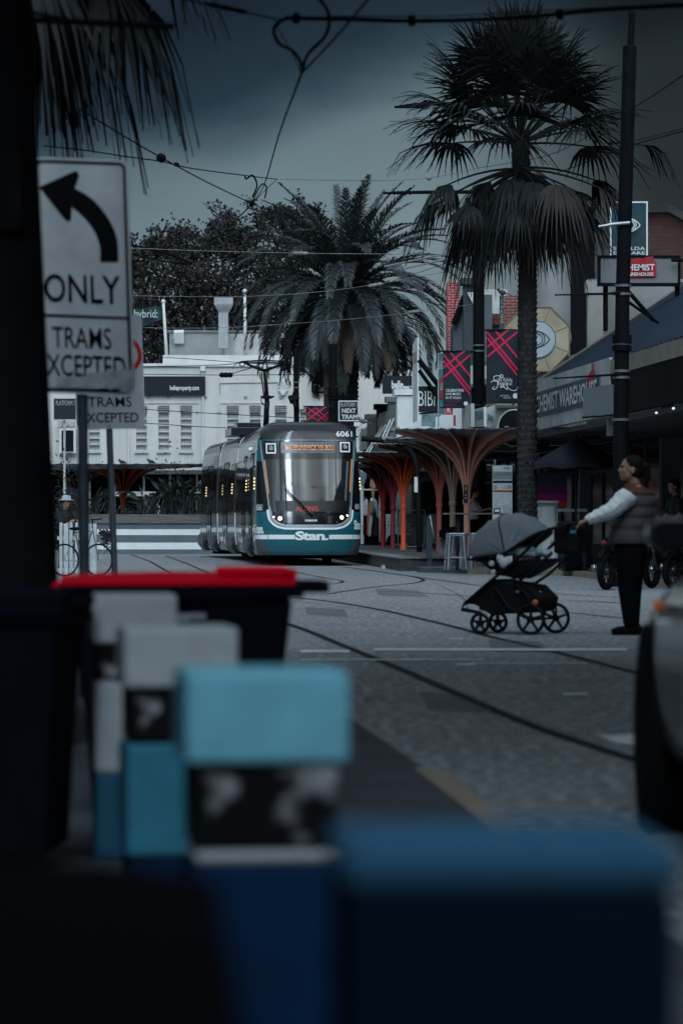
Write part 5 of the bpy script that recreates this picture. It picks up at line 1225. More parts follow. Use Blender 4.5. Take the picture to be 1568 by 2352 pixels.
b = MB().box((c.x - .03, 77.9, P(0, 1134, 78).z), (.09, .02, .40)); b.build('notice', m_signk, sh)
b = MB().prism([(0, 0), (.03, .04), (.012, .04), (.012, .09), (-.012, .09), (-.012, .04), (-.03, .04)], V(c.x - .03, 77.885, P(0, 1127, 78).z), XA, ZA, YA * .003).ell((c.x - .03, 77.885, P(0, 1137, 78).z), .022, .006, .022, 10).ell((c.x - .03, 77.885, P(0, 1144, 78).z), .022, .006, .022, 10)
b.build('notice_symbols', mk('notice_pink', (.45, .3, .26), .6), sh)
shelter(1039, 84, (.14, .095, .07), 'second tram shelter with dull brown column behind the salmon one', zt=3.1)
shelter(1008, 92, (.22, .062, .045), 'rust coloured tram shelter column in the middle of the row', zt=3.15)
shelter(926, 100, (.52, .082, .035), 'bright orange red tram shelter column left of the black bent pole', zt=3.1)
shelter(902, 106, (.15, .028, .038), 'maroon tram shelter column between orange and dark red columns', zt=3.05)
shelter(879, 112, (.16, .010, .012), 'deep red tram shelter column closest to the tram', zt=3.0)
shelter(283, 123.5, (.22, .035, .015), 'orange tram shelter column far left above the striped planter', 2.9, 3.15, .3)
shelter(178, 125.5, (.06, .02, .014), 'dark tram shelter behind the two sign poles', 1.7, 3.1, .3)

def pole(label, pts, rs, Y, m=None, rings=(), name='street_pole', silver=(), cat='pole'):
    ps = [P(x, y, Y) for x, y in pts]; gx = ps[-1].copy(); gx.z = 0.0
    t = thing(name, label, cat, (gx.x, Y, 0)); MB().tube(ps + [gx], list(rs) + [rs[-1] * 1.02], 16).build('shaft', m or m_black, t, auto=40)
    at = lambda y: next((ps[i].lerp(ps[i + 1], (P(0, y, Y).z - ps[i].z) / (ps[i + 1].z - ps[i].z)) for i in range(len(ps) - 1) if ps[i].z >= P(0, y, Y).z >= ps[i + 1].z), ps[-1])
    for y in rings: c = at(y); MB().lathe([(rs[-1] * 1.0, -.05), (rs[-1] * 1.25, -.04), (rs[-1] * 1.25, .04), (rs[-1] * 1.0, .05)], c, 16).build('collar', m_black, t, auto=40)
    for y in silver: c = at(y); MB().lathe([(rs[-1] * 1.0, -.022), (rs[-1] * 1.12, -.02), (rs[-1] * 1.12, .02), (rs[-1] * 1.0, .022)], c, 16).build('strap', mk('strap_steel', (.13, .145, .16), .5, .4), t, auto=40)
    return t
bp = pole('tall black tramway pole with silver straps in front of the chemist', [(1451, 26), (1448, 103), (1446, 106), (1429, 690), (1425, 1000), (1424, 1190)], [.055, .055, .115, .118, .125, .13], 58, rings=(775, 783, 800), silver=(656, 675, 789, 852, 867, 964))
for p3 in ((1273, 677, 674, 672), (1269, 869, 861, 860)): MB().tube([P(p3[0], p3[1], 57.9), P(1400, p3[2], 57.9), P(1425, p3[3], 57.9)], [.012, .02, .045], 8).build('pull_off_arm', m_black, bp)
MB().tube([P(1374, 520, 57.85), P(1410, 514, 57.85), P(1446, 511, 57.85)], [.02, .03, .03], 8).build('bracket_arm', m_steel, bp)
MB().tube([P(1438, 664, 58.2), P(1500, 735, 58.6)], .035, 6).build('brace', m_black, bp); MB().tube([P(1438, 690, 58.2), P(1512, 742, 58.6)], .025, 6).build('brace', m_black, bp)
mp_ = pole('black banner pole with clamped rings carrying the plaid music banners', [(1098, 430), (1099, 600), (1099, 900), (1099, 1170)], [.13, .14, .15, .155], 88, rings=(893, 901, 909, 917, 925), silver=(793, 806, 929))
lp_ = pole('dark lamp pole hidden behind the slim fan palm with its arm out left', [(1190, 236), (1197, 400), (1210, 560), (1209, 900), (1210, 1180)], [.06, .07, .08, .09, .09], 74, name='lamp_pole')
MB().tube([P(1190, 238, 74), P(1080, 236, 74), P(985, 238, 74)], .04, 8).build('lamp_arm', m_black, lp_)
MB().prism([(0, 0), (-.30, -.02), (-.74, -.09), (-.72, -.11), (0, -.11)], P(985, 233, 73.9), XA, ZA, YA * .22).build('lamp_head', m_black, lp_)
b = MB().tube([P(1098, 440, 88), P(960, 441, 88), P(880, 443, 88)], [.05, .045, .03], 8); [b.ell(P(905 + i * 9, 442, 88), .035, .05, .06, 10) for i in range(5)]; b.build('insulator_arm', m_black, mp_)
b = MB().tube([P(1145, 560, 87.7), P(1115, 565, 87.7), P(1055, 588, 87.7), P(925, 617, 87.7)], .025, 6).tube([P(1090, 578, 87.7), P(1000, 587, 87.7), P(882, 612, 87.7)], .025, 6).ell(P(1055, 590, 87.7), .05, .05, .05); b.build('pull_off_arm', m_conc, mp_)
m_ban = mk('banner_navy', (.010, .017, .026), .5, var=.25, vs=1.5); m_pink = mk('banner_pink', (.50, .018, .075), .6, var=.1)
def banner(label, corners, Y, lines, texts, mt, extra=None, gr='plaid festival banners'):
    """corners: top-left, bottom-right; lines in picture coordinates"""
    (x0, y0), (x1, y1) = corners; p, q = P(x0, y0, Y), P(x1, y1, Y); t = thing('street_banner', label, 'banner', (p + q) / 2, gr)
    b = MB(); n = 12; vs = []
    wv = lambda u, v: .035 * math.sin(u * 5 + v * 3) * (1 - v * .3)
    for j in range(n + 1):
        for i in range(n + 1): u, v = i / n, j / n; vs.append(V(p.x + (q.x - p.x) * u, Y + wv(u, v), p.z + (q.z - p.z) * v))
    b.add(vs, [(j * (n + 1) + i, j * (n + 1) + i + 1, (j + 1) * (n + 1) + i + 1, (j + 1) * (n + 1) + i) for j in range(n) for i in range(n)])
    b.build('cloth', m_ban, t, True)
    def onto(x, y, off): u, v = (x - x0) / (x1 - x0), (y - y0) / (y1 - y0); return V(p.x + (q.x - p.x) * u, Y + wv(u, v) - off, p.z + (q.z - p.z) * v)
    b = MB()
    for (ax, ay, bx_, by, w_) in lines:
        k = 10; d = Vector((bx_ - ax, by - ay)).normalized(); nx, ny = -d.y * w_ / 2, d.x * w_ / 2; st = []
        for i in range(k + 1): x, y = ax + (bx_ - ax) * i / k, ay + (by - ay) * i / k; st += [onto(min(x1, max(x0, x + nx)), min(y1, max(y0, y + ny)), .012), onto(min(x1, max(x0, x - nx)), min(y1, max(y0, y - ny)), .012)]
        b.add(st, [(2 * i, 2 * i + 1, 2 * i + 3, 2 * i + 2) for i in range(k)])
    b.build('plaid_lines', m_pink, t)
    if texts:
        b = MB()
        for s, X0, Y0, X1, Y1, bo in texts:
            vs, fs = text_geo(s, bo); b.add([onto(X0 + (X1 - X0) * u, Y1 + (Y0 - Y1) * v, .014) for u, v in vs], fs)
        if extra: extra(b, onto)
        b.build('lettering', mt, t)
    b = MB().tube([p + V(-.08, 0, 0), V(q.x + .12, Y, p.z)], .02, 6).tube([V(p.x - .08, Y, q.z), q + V(.12, 0, 0)], .02, 6); b.build('banner_rod', m_blackm, t)
    return t
def seal_(cx, cy, r_):
    def f(b, onto):
        b.add([onto(cx + r_ * math.cos(a), cy + r_ * math.sin(a), .015) for a in [i * math.tau / 20 for i in range(20)]], [tuple(range(20))])
    return f
q1 = lambda x, y: (978 + .16544 * x, 614.7 + .16544 * y)
def ln1(x0, y0, x1, y1, w_=4.2): return (*q1(x0, y0), *q1(x1, y1), w_)
tb = banner('smaller plaid banner celebrating live music on the pole left side', ((1017, 806), (1080, 936)), 86.5,
    [ln1(240, 1205, 615, 1690), ln1(240, 1290, 615, 1760), ln1(320, 1150, 615, 1510), ln1(240, 1390, 540, 1150), ln1(245, 1520, 615, 1210)],
    [('CELEBRATING', *q1(276, 1683), *q1(522, 1722), .01), ('LIVE MUSIC', *q1(276, 1735), *q1(485, 1770), .01), ('IN ST KILDA', *q1(276, 1788), *q1(487, 1822), .01)], m_letter, seal_(*q1(553, 1886), 5))
b = MB(); mt_ = mk('banner_dull_pink', (.16, .03, .06), .7)
for s, a0, a1 in (('THEN NOW', (276, 1840), (475, 1872)), ('ALWAYS', (276, 1892), (420, 1920))):
    o_ = P(*q1(a0[0], a1[1]), 86.44); e_ = P(*q1(a1[0], a0[1]), 86.44); b.text(s, o_, XA, ZA, e_.x - o_.x, e_.z - o_.z)
b.build('dull_lettering', mt_, tb)
def swash(b, onto):
    seal_(*q1(1240, 1778), 6)(b, onto)
    def curl(pts, w_=1.5):
        pts = [Vector((*q1(*p), 0)) for p in pts]; pts = smooth_path(pts, 6); st = []
        for i, p in enumerate(pts):
            d = (pts[min(i + 1, len(pts) - 1)] - pts[max(i - 1, 0)]).normalized(); st += [onto(p.x - d.y * w_ / 2, p.y + d.x * w_ / 2, .014), onto(p.x + d.y * w_ / 2, p.y - d.x * w_ / 2, .014)]
        b.add(st, [(2 * i, 2 * i + 1, 2 * i + 3, 2 * i + 2) for i in range(len(pts) - 1)])
    curl([(1000, 1560), (950, 1560), (945, 1510), (1010, 1500), (1060, 1530), (1060, 1490), (1030, 1490), (1030, 1530)]); curl([(900, 1595), (930, 1570), (1000, 1590), (990, 1650), (950, 1690), (920, 1675), (950, 1650)])
    curl([(1060, 1600), (1080, 1650), (1030, 1660), (1060, 1640), (1120, 1690), (1130, 1650)]); curl([(1120, 1600), (1130, 1660), (1200, 1705), (1260, 1690), (1272, 1650)])
banner('larger plaid banner with curly festival lettering on the pole right side', ((1117, 757), (1190, 925)), 87.2,
    [ln1(845, 890, 1280, 1430, 4.6), ln1(845, 965, 1280, 1510, 4.6), ln1(950, 855, 1280, 1260, 4.6), ln1(850, 1100, 1150, 855, 4.6), ln1(850, 1235, 1280, 880, 4.6)],
    [('St Kilda', *q1(1003, 1528), *q1(1197, 1580), .0), ('Festival', *q1(990, 1580), *q1(1190, 1630), .0), ('LIVE MUSIC', *q1(1026, 1765), *q1(1150, 1790), -.005), ('PRECINCT', *q1(1075, 1795), *q1(1180, 1818), -.005)], m_letter, swash)
q0 = lambda x, y: (439 + .28 * x, 784 + .28 * y)
banner('small dark plaid banner half hidden behind the tram roof', ((703, 933), (755, 968)), 117,
    [(705, 935, 750, 968, 2.6), (703, 950, 735, 968, 2.2), (748, 934, 703, 966, 2.6), (725, 934, 706, 950, 2.2), (722, 934, 752, 962, 2.2), (754, 946, 728, 968, 2.2)], None, None)
pa_ = pole('slim black pole with clamped security cameras behind the tram', [(679, 800), (681, 960)], [.085, .09], 113, silver=(878, 890))
b = MB().obox(P(675, 912, 112.7), V(.16, 0, .02), V(0, .08, 0), V(-.03, 0, .07)).obox(P(668, 918, 112.7), V(.05, 0, -.12), V(0, .06, 0), V(.06, 0, .03)).obox(P(675, 924, 112.7), V(.04, 0, -.12), V(0, .06, 0), V(.06, 0, .02)).tube([P(681, 903, 112.8), P(674, 900, 112.6), P(672, 908, 112.6)], .03, 6); b.build('security_camera', m_blackm, pa_)
pole('thick black ringed pole beside the date palm trunk', [(764, 790), (765, 960)], [.14, .15], 119, rings=(893, 900, 907, 914), silver=())
tp = pole('old timber utility pole with a diagonal stay in front of the clock', [(749, 785), (750, 950)], [.10, .11], 130, m_timber, name='timber_pole')
MB().tube([P(692, 840, 129.5), P(745, 905, 129.5)], .035, 6).tube([P(733, 800, 129.7), P(748, 815, 129.7)], .05, 6).build('stay', m_timber, tp)
# platform signs
m_sk = mk('platform_sign_black', (.016, .020, .024), .5, var=.15)
t = sign_panel('platform_sign', 'black white bordered sign lettered PLATFORM 1 NEXT TRAM right of tram roof', 'sign', (777, 920), (824, 967), 101, .12, m_sk, [('PLATFORM 1', 782, 924.5, 819, 934, -.012), ('NEXT', 785, 938, 817, 948, .025), ('TRAM', 784, 952, 820, 962, .025)], m_letter, .03, m_letter)
b = MB().tube([P(820, 967, 101.1), P(821, 1265, 101.1)], .035, 8).tube([P(824, 945, 101.1), P(833, 958, 101.1), P(836, 985, 101.1)], .025, 6).box(P(819, 974, 101.05), (.16, .1, .12)); b.build('post', m_white2, t)
t = sign_panel('platform_sign', 'black sign lettered PLATFORM 2 left of the turn left sign pole', 'sign', (122, 914), (176, 965), 118, .12, m_sk, [('PLATFORM 2', 128.5, 920, 172.5, 931, -.012)], mk('dim_white', (.42, .46, .48), .6), .03, m_offwhite)
MB().tube([P(148, 965, 118.1), P(148, 1273, 118.1)], .04, 8).build('post', m_offwhite, t)
t = thing('wall_window_unit', 'white framed dark window with air conditioners on the far left wall', 'window', P(157, 1010, YB - .4))
b = MB().box((bx(157), YB - .25, bz(1012)), (bx(176) - bx(138), .3, bz(985) - bz(1042))); b.build('frame', m_white2, t)
b = MB().box((bx(157), YB - .42, bz(1013)), (bx(170) - bx(143), .06, bz(990) - bz(1038))); b.build('pane', m_glass, t)
b = MB()
for x in (139, 152, 166): b.box((bx(x), YB - .3, bz(974)), (.2, .3, .22))
b.build('air_conditioner', m_offwhite, t)
# black bent tube pole on the platform
t = thing('bent_pole', 'black bent tube pole arching over the platform between orange and rust columns', 'pole', (P(963, 0, 90.5).x, 90.5, .3))
b = MB().tube(smooth_path([P(963, 1268, 90.5), P(961, 1180, 90.5), P(958, 1090, 90.5), P(950, 1050, 90.5), P(930, 1026, 90.5), P(895, 1014, 90.5), P(830, 1007, 90.5)], 6), .07, 12); b.build('tube', m_blackm, t, True)
MB().box((P(955, 0, 90.4).x, 90.40, P(0, 1113, 90.5).z), (.09, .02, .40)).build('notice', m_letter, t)
# stop totem
t = thing('stop_totem', 'tall white public transport stop sign numbered 139 behind the pram hood', 'sign', (P(1153, 0, 75).x, 75, .1))
X0, X1 = P(1131, 0, 75).x, P(1176, 0, 75).x; Z0, Z1 = .1, P(0, 1069, 75).z; m_tot = mk('totem_white', (.60, .65, .665), .5, var=.06)
MB().box(((X0 + X1) / 2, 75.05, (Z0 + Z1) / 2), (X1 - X0, .10, Z1 - Z0)).build('panel', m_tot, t)
def tot(name, y0, y1, m, x0=1131.5, x1=1175.5, off=.006): MB().box(((P(x0, 0, 75).x + P(x1, 0, 75).x) / 2, 75 - off, (P(0, y0, 75).z + P(0, y1, 75).z) / 2), ((x1 - x0) * 75 / F, .012, (y1 - y0) * 75 / F)).build(name, m, t)
tot('name_band', 1083, 1101, mk('totem_grey', (.25, .29, .31), .6)); tot('blue_band', 1104, 1109.5, mk('totem_navy', (.01, .02, .05), .6)); tot('orange_band', 1126, 1130, mk('totem_orange', (.42, .07, .02), .6))
tot('route_map', 1133, 1163, mk('totem_map', (.50, .55, .57), .6, var=.25, vs=30), 1132.5, 1174.5); tot('timetable', 1164, 1180, mk('totem_table', (.40, .44, .45), .6, var=.3, vs=40), 1154, 1174.5)
b = MB()
for s, x0, y0, x1, y1, bo in (('PT>', 1158, 1073, 1173, 1079.5, .01), ('139', 1159, 1115, 1173.5, 1123.5, .005), ('Stop', 1150, 1119, 1156, 1122.5, 0), ('Acland Street', 1139, 1086, 1173, 1091, 0)):
    o_ = P(x0, y1, 74.985); e_ = P(x1, y0, 74.985); b.text(s, o_, XA, ZA, e_.x - o_.x, e_.z - o_.z, 0, bo)
for i in range(3): b.box(P(1137, 1116 + i * 3, 74.988), (.07, .004, .012))
for i in range(5): b.box(P(1141, 1167 + i * 3, 74.988), (.15, .004, .010))
b.build('lettering', mk('totem_text', (.06, .075, .085), .6), t)
# traffic signal cabinet
t = thing('signal_cabinet', 'pale grey steel signal cabinet with louvred side behind the pram', 'cabinet', (P(1252, 0, 71.5).x, 71.5, .1))
X0, X1 = P(1223, 0, 71.5).x, P(1281, 0, 71.5).x; Zt = P(0, 1155, 71.5).z; m_cab = mk('cabinet_grey', (.55, .60, .61), .6, var=.10, vs=2)
MB().box(((X0 + X1) / 2, 71.8, (Zt + .1) / 2), (X1 - X0, .5, Zt - .1)).build('body', m_cab, t, bevel=.01)
MB().box(((X0 + X1) / 2 - .02, 71.53, (Zt + .1) / 2 - .02), (X1 - X0 - .08, .04, Zt - .22)).build('door', mk('cabinet_door', (.68, .74, .745), .6, var=.08, vs=3), t, bevel=.006)
b = MB()
for i in range(8): b.box((X0 - .005, 71.7, P(0, 1167 + i * 3.2, 71.5).z), (.02, .22, .014))
for i in range(4): b.box((X1 - .1, 71.505, P(0, 1243 + i * 2.6, 71.5).z), (.12, .02, .012))
b.build('louvre', m_grey, t)
MB().box(((X0 + X1) / 2, 71.75, Zt + .02), (X1 - X0 + .03, .56, .045)).build('lid', mk('cabinet_lid', (.55, .56, .50), .6), t, bevel=.008)
# bar table and stools
def stool(px, Y, label, rz=0.2):
    c = P(px, 0, Y); c.z = .1; t = thing('bar_stool', label, 'stool', c, 'metal stools at the bar table', rz)
    b = MB().box((0, 0, .745), (.34, .34, .03)).box((0, 0, .715), (.31, .31, .04)); b.build('seat', m_steel, t, local=True, bevel=.012)
    for sx_ in (-1, 1):
        for sy_ in (-1, 1):
            MB().tube([V(sx_ * .14, sy_ * .14, .73), V(sx_ * .19, sy_ * .19, .02)], [.036, .024], 8).lathe([(.024, 0), (.024, .03)], (sx_ * .191, sy_ * .191, 0), 8).build('leg', mk('stool_gunmetal', (.30, .33, .36), .35, .8, var=.3, vs=8), t, local=True)
    b = MB()
    for sx_ in (-1, 1): b.box((sx_ * .175, 0, .25), (.012, .35, .03)); b.box((0, sx_ * .175, .26), (.35, .012, .03))
    b.build('foot_rail', m_steel, t, local=True)
stool(1046, 71.5, 'metal stool at the left end of the outdoor bar table', .15); stool(1064, 73.2, 'metal stool standing behind the left one under the bar table', .5); stool(1100, 71.8, 'metal stool partly hidden by the pram hood', .1)
t = thing('bar_table', 'high outdoor bar table with thin timber top beside the stools', 'table', (P(1084, 0, 73).x, 73, .1))
zt2 = P(0, 1180, 73).z; MB().box((P(1085, 0, 73).x, 73, zt2), (1.24, .5, .035)).build('tabletop', m_timber, t, bevel=.006)
for px in (1051, 1125): MB().box((P(px, 0, 73).x, 73, zt2 / 2 + .03), (.09, .09, zt2 - .1)).build('leg', m_blackm, t)
MB().box((P(1085, 0, 73).x, 73.05, .32), (1.0, .05, .05)).build('foot_rail', m_blackm, t)
t = thing('napkin_holder', 'small dark napkin holder on the right end of the bar table', 'holder', P(1140, 1172, 73)); MB().box((P(1141, 0, 73).x, 73, zt2 + .06), (.14, .1, .085)).build('box', m_blackm, t, bevel=.008)
MB().obox((P(1141, 0, 73).x, 72.945, zt2 + .065), XA * .05, YA * .004, ZA * .025).build('label_plate', m_letter, t)
t = thing('seat_block', 'low pale concrete seat block with black slanted cushion behind the stools', 'bench', (P(1040, 0, 80).x, 80, .1))
MB().box((P(1045, 0, 80).x, 80.3, .50), (.74, .5, .40)).build('base', m_conc, t, bevel=.01); b = MB(); dpoly(b, [(1009, 1235), (1009, 1218), (1075, 1200), (1150, 1192), (1150, 1225), (1075, 1240)], 79.6, .5); b.build('cushion', m_black, t)
# handrail bollard at the platform nose
t = thing('handrail_post', 'blue grey flat post with steel handrail at the platform nose', 'post', (P(986, 0, 78).x, 78, .1))
MB().box((P(985, 0, 77.6).x, 77.6, .62), (.13, .10, 1.05)).ell((P(985, 0, 77.6).x, 77.6, 1.14), .065, .05, .06).build('post', mk('slate_steel', (.035, .047, .062), .5, var=.15), t)
MB().tube(smooth_path([P(984, 1190, 77.5), P(988, 1186, 77.45), P(991, 1205, 77.4), P(995, 1225, 77.4), P(996, 1240, 77.5)], 5), .022, 8).build('rail', m_steel, t, True)
# umbrella
t = thing('market_umbrella', 'dark navy market umbrella behind the woman and pram', 'umbrella', (P(1319, 0, 70).x, 70, .1))
m_umb = mk('umbrella_navy', (.011, .013, .022), .8, var=.2); b = MB(); ap = P(1326, 1003, 70); rim = [ap + V(.98 * math.cos(a), .98 * math.sin(a), -.56) for a in [R(22.5 + 45 * k) for k in range(8)]]
for k in range(8):
    a, c = rim[k], rim[(k + 1) % 8]; mid = (a + c) / 2 + ZA * .04; b.add([ap, a, mid, c, a - ZA * .10, mid - ZA * .10, c - ZA * .10], [(0, 1, 2), (0, 2, 3), (1, 4, 5, 2), (2, 5, 6, 3)])
b.build('canopy', m_umb, t); MB().tube([V(P(1319, 0, 70).x, 70, .1), ap + ZA * .06], .025, 8).build('pole', m_blackm, t); b = MB()
for q_ in rim: b.tube([ap - ZA * .03, q_ - ZA * .02], .012, 5)
b.build('rib', m_blackm, t); MB().box((P(1319, 0, 70).x, 70, .14), (.5, .5, .08)).build('base', m_blackm, t, bevel=.02)
# bright poster in the cafe window
t = thing('window_poster', 'cafe window poster banded navy, purple, magenta and red', 'poster', P(1266, 1150, 76.5))
b = MB()
for i, (y0, y1) in enumerate(((1086, 1112), (1112, 1134), (1134, 1152), (1152, 1164))): dpoly(b, [(1234, y1), (1234, y0), (1302, y0), (1302, y1)], 76.5, .03, i)
b.build('panel', [mk('poster_navy', (.012, .014, .03), .6), mk('poster_purple', (.055, .008, .045), .6), mk('poster_magenta', (.17, .006, .10), .6), mk('poster_red', (.32, .02, .02), .6)], t)
t = thing('serving_counter', 'pale counter edge with dark front beside the signal cabinet', 'counter', P(1310, 1190, 74)); MB().box((P(1315, 0, 74).x, 74.3, P(0, 1172, 74).z), (.62, .5, .06)).build('top', m_offwhite, t); MB().box((P(1315, 0, 74).x, 74.3, .6), (.58, .44, 1.0)).build('front', m_dgrey, t)
t = thing('cafe_column', 'slate grey column behind the woman at the cafe front', 'column', (P(1343, 0, 75).x, 75, .1)); MB().box((P(1343, 0, 75).x, 75, 1.5), (.24, .24, 2.8)).build('shaft', mk('column_slate', (.05, .06, .075), .7, var=.15), t); MB().box((P(1343, 0, 75).x, 75, .25), (.3, .3, .3)).build('base', m_dgrey, t)
# posters, hoop barrier and clothes by the shelters
t = thing('poster_board', 'low poster board advertising gift cards behind the orange columns', 'poster', P(945, 1215, 110))
for x0, x1 in ((886, 922), (982, 1004)): b = MB(); dpoly(b, [(x0, 1249), (x0, 1181), (x1, 1181), (x1, 1249)], 110, .06); b.build('side_panel', mk('poster_pale', (.42, .46, .48), .7, var=.15, vs=2), t)
b = MB(); dpoly(b, [(922, 1249), (922, 1180), (982, 1180), (982, 1249)], 109.98, .06); b.build('panel', mk('poster_mauve', (.16, .135, .15), .7, var=.3, vs=2), t)
b = MB()
for s, x0, y0, x1, y1 in (('SHOP', 925, 1193, 937, 1198), ('& WIN', 925, 1201, 942, 1206), ('1 OF 20', 925, 1208, 941, 1213), ('$100 GIFT', 925, 1215, 949, 1220), ('CARDS', 925, 1223, 942, 1228)):
    o_ = P(x0, y1, 109.96); e_ = P(x1, y0, 109.96); b.text(s, o_, XA, ZA, e_.x - o_.x, e_.z - o_.z, 0, .015)
b.build('lettering', m_letter, t); b = MB()
for s, x0, y0, x1, y1 in (('Cohen', 891, 1188, 911, 1193.5), ('Jewellery', 889, 1195.5, 914, 1201), ('Accessories', 889, 1203, 918, 1208)):
    o_ = P(x0, y1, 109.98); e_ = P(x1, y0, 109.98); b.text(s, o_, XA, ZA, e_.x - o_.x, e_.z - o_.z)
b.build('dark_lettering', m_signk, t); b = MB(); dpoly(b, [(886, 1249), (888, 1236), (896, 1228), (908, 1226), (922, 1230), (922, 1249)], 109.97, .02); b.build('black_swoop', m_black, t)
t = thing('hoop_barrier', 'silver tube hoop barrier standing in front of the poster board', 'barrier', P(944, 1256, 107)); hp = [P(914, 1172, 107), P(914, 1245, 107), P(916, 1253, 107), P(922, 1256, 107), P(966, 1256, 107), P(973, 1253, 107), P(975, 1245, 107), P(975, 1172, 107), P(914, 1172, 107)]; MB().tube(hp, .028, 8).build('tube', m_steel, t, True)
for px in (922, 968): MB().box(P(px, 1257, 107), (.12, .3, .03)).build('foot', m_steel, t)
qg = lambda x, y: (815 + .28 * x, 909 + .28 * y)
def garment(name, label, pts, col, cat, Y=116, th=.16, vs=8, var=.3):
    c = P(*qg(*pts[0]), Y); t = thing(name, label, cat, c, 'clothes on display beside the tram'); b = MB(); dpoly(b, [qg(*p) for p in pts], Y, th)
    b.build('cloth', mk('cloth_' + name + '_%d' % int(col[0] * 1000), col, .85, var=var, vs=vs, bump=.4, bs=9), t, bevel=.03); b = MB(); xs = [qg(*p)[0] for p in pts]; ys2 = [qg(*p)[1] for p in pts]
    b.tube([P(sum(xs) / len(xs), min(ys2), Y + .05), P(sum(xs) / len(xs), min(ys2) - 5, Y + .05)], .015, 5); b.build('hanger_hook', m_steel, t)
garment('hanging_blouse', 'blue lace hanging blouse right beside the tram nose', [(25, 520), (38, 600), (60, 630), (90, 600), (98, 520), (104, 590), (88, 700), (62, 752), (40, 690)], (.10, .16, .21), 'blouse')
garment('hanging_shirt', 'tan patterned hanging shirt beside the deep red column', [(148, 650), (125, 690), (120, 740), (132, 760), (138, 835), (158, 835), (165, 760), (178, 735), (170, 690)], (.28, .17, .10), 'shirt', var=.5)
garment('denim_jacket', 'pale denim jacket on a display stand by the dark red column', [(150, 850), (118, 870), (118, 985), (150, 990), (168, 930), (178, 1000), (196, 1000), (190, 900), (176, 852)], (.26, .32, .36), 'jacket')
garment('light_jacket', 'white and grey jacket at the left of the clothing display', [(80, 850), (66, 900), (72, 985), (100, 985), (108, 900), (104, 848)], (.36, .40, .42), 'jacket', var=.5)
garment('orange_trousers', 'bright orange trousers hanging in the clothing display', [(96, 875), (94, 945), (100, 960), (98, 1150), (114, 1150), (122, 950), (112, 875)], (.48, .11, .045), 'trousers')
garment('white_trousers', 'pale wash jeans hanging next to orange trousers', [(122, 960), (110, 1155), (130, 1158), (142, 1050), (152, 962)], (.42, .48, .52), 'trousers', Y=115.8)
garment('dark_skirt', 'long dark skirt at the right of the clothing display', [(150, 962), (134, 1155), (188, 1155), (190, 1010), (180, 960)], (.03, .022, .028), 'skirt', Y=116.1)
garment('black_trousers', 'black trousers at the left end of the clothing display', [(70, 960), (64, 1140), (88, 1140), (96, 960)], (.012, .012, .014), 'trousers', Y=116.2)
t = thing('display_stand', 'white painted frame of the clothing display beside the tram', 'stand', P(832, 1235, 117)); b = MB().tube([P(832, 1250, 117), P(831, 1060, 117)], .06, 8).tube([P(872, 1245, 117), P(872, 1100, 117)], .03, 8).tube([P(828, 1125, 117), P(874, 1125, 117)], .03, 8); b.build('frame', m_white2, t)
t = thing('mannequin_vest', 'tan sleeveless vest on a white mannequin neck in the clothing display', 'vest', P(855, 1150, 115.7)); b = MB(); dpoly(b, [qg(*p) for p in [(122, 868), (120, 965), (152, 965), (156, 868), (148, 862), (130, 862)]], 115.7, .2); b.build('cloth', mk('cloth_tan', (.20, .17, .15), .85, var=.2), t, bevel=.03); MB().tube([P(*qg(140, 864), 115.8), P(*qg(140, 838), 115.8)], [.06, .05], 10).build('neck', m_white2, t)
# white cup lying on the road
t = thing('white_cup', 'small white round cup lying on the road by the platform kerb', 'cup', G(878, 1308)); c = G(878, 1308); q_ = V(.35, -1, .15).normalized()
MB().lathe([(.030, -.05), (.042, .05), (.046, .055), (.040, .058), (.036, .045), (.001, .02)], (c.x, c.y, .052), 16, axis=q_).build('body', m_letter, t, True); MB().lathe([(.020, .030), (.020, .036)], (c.x, c.y, .052), 12, axis=q_).build('base', m_grey, t)
# white picket gate, hanging flowers, bicycle at far left
t = thing('picket_fence', 'white picket fence with square post left of the striped planter', 'fence', (P(180, 0, 72).x, 72, 0)); m_pk = mk('picket_white', (.40, .44, .46), .7, var=.1)
for px, w_, y0 in ((213, .17, 1203), (152, .10, 1203)): MB().box((P(px, 0, 72).x, 72, P(0, y0, 72).z / 2), (w_, .14, P(0, y0, 72).z)).build('post', m_pk, t, bevel=.01)
for px in (140, 163, 176, 189, 200): b = MB().box((P(px, 0, 72).x, 72.02, .52), (.065, .03, 1.0)); b.ell((P(px, 0, 72).x, 72.02, 1.03), .035, .02, .05, 10).build('picket', m_pk, t)
b = MB()
for y in (1236, 1310): b.box((P(172, 0, 72).x, 72.06, P(0, y, 72).z), (P(213, 0, 72).x - P(131, 0, 72).x, .04, .08))
b.build('rail', m_pk, t)
t = thing('flower_trough', 'pale flower trough with trailing leaves hung on the white post', 'planter', P(234, 1240, 71.8)); MB().add([P(228, 1226, 71.7), P(242, 1226, 71.7), P(240, 1250, 71.7), P(229, 1250, 71.7), P(228, 1226, 72), P(242, 1226, 72), P(240, 1250, 72), P(229, 1250, 72)], [(0, 1, 2, 3), (4, 5, 6, 7), (0, 4, 5, 1), (1, 5, 6, 2), (2, 6, 7, 3), (3, 7, 4, 0)]).build('trough', m_conc, t)
b = MB()
for _ in range(230):
    u = rnd.random(); p = P(236 + rnd.gauss(0, 6) + u * 10, 1222 + u * 42 * rnd.random() + rnd.gauss(0, 3), 71.6 + rnd.uniform(0, .3)); a1 = V(rnd.gauss(0, 1), rnd.gauss(0, 1), rnd.gauss(0, 1)).normalized(); a2 = a1.cross(V(0, 1, .3)).normalized(); b.add([p - a1 * .03, p - a2 * .02, p + a1 * .03, p + a2 * .02], [(0, 1, 2, 3)])
b.build('trailing_leaves', m_l1, t)
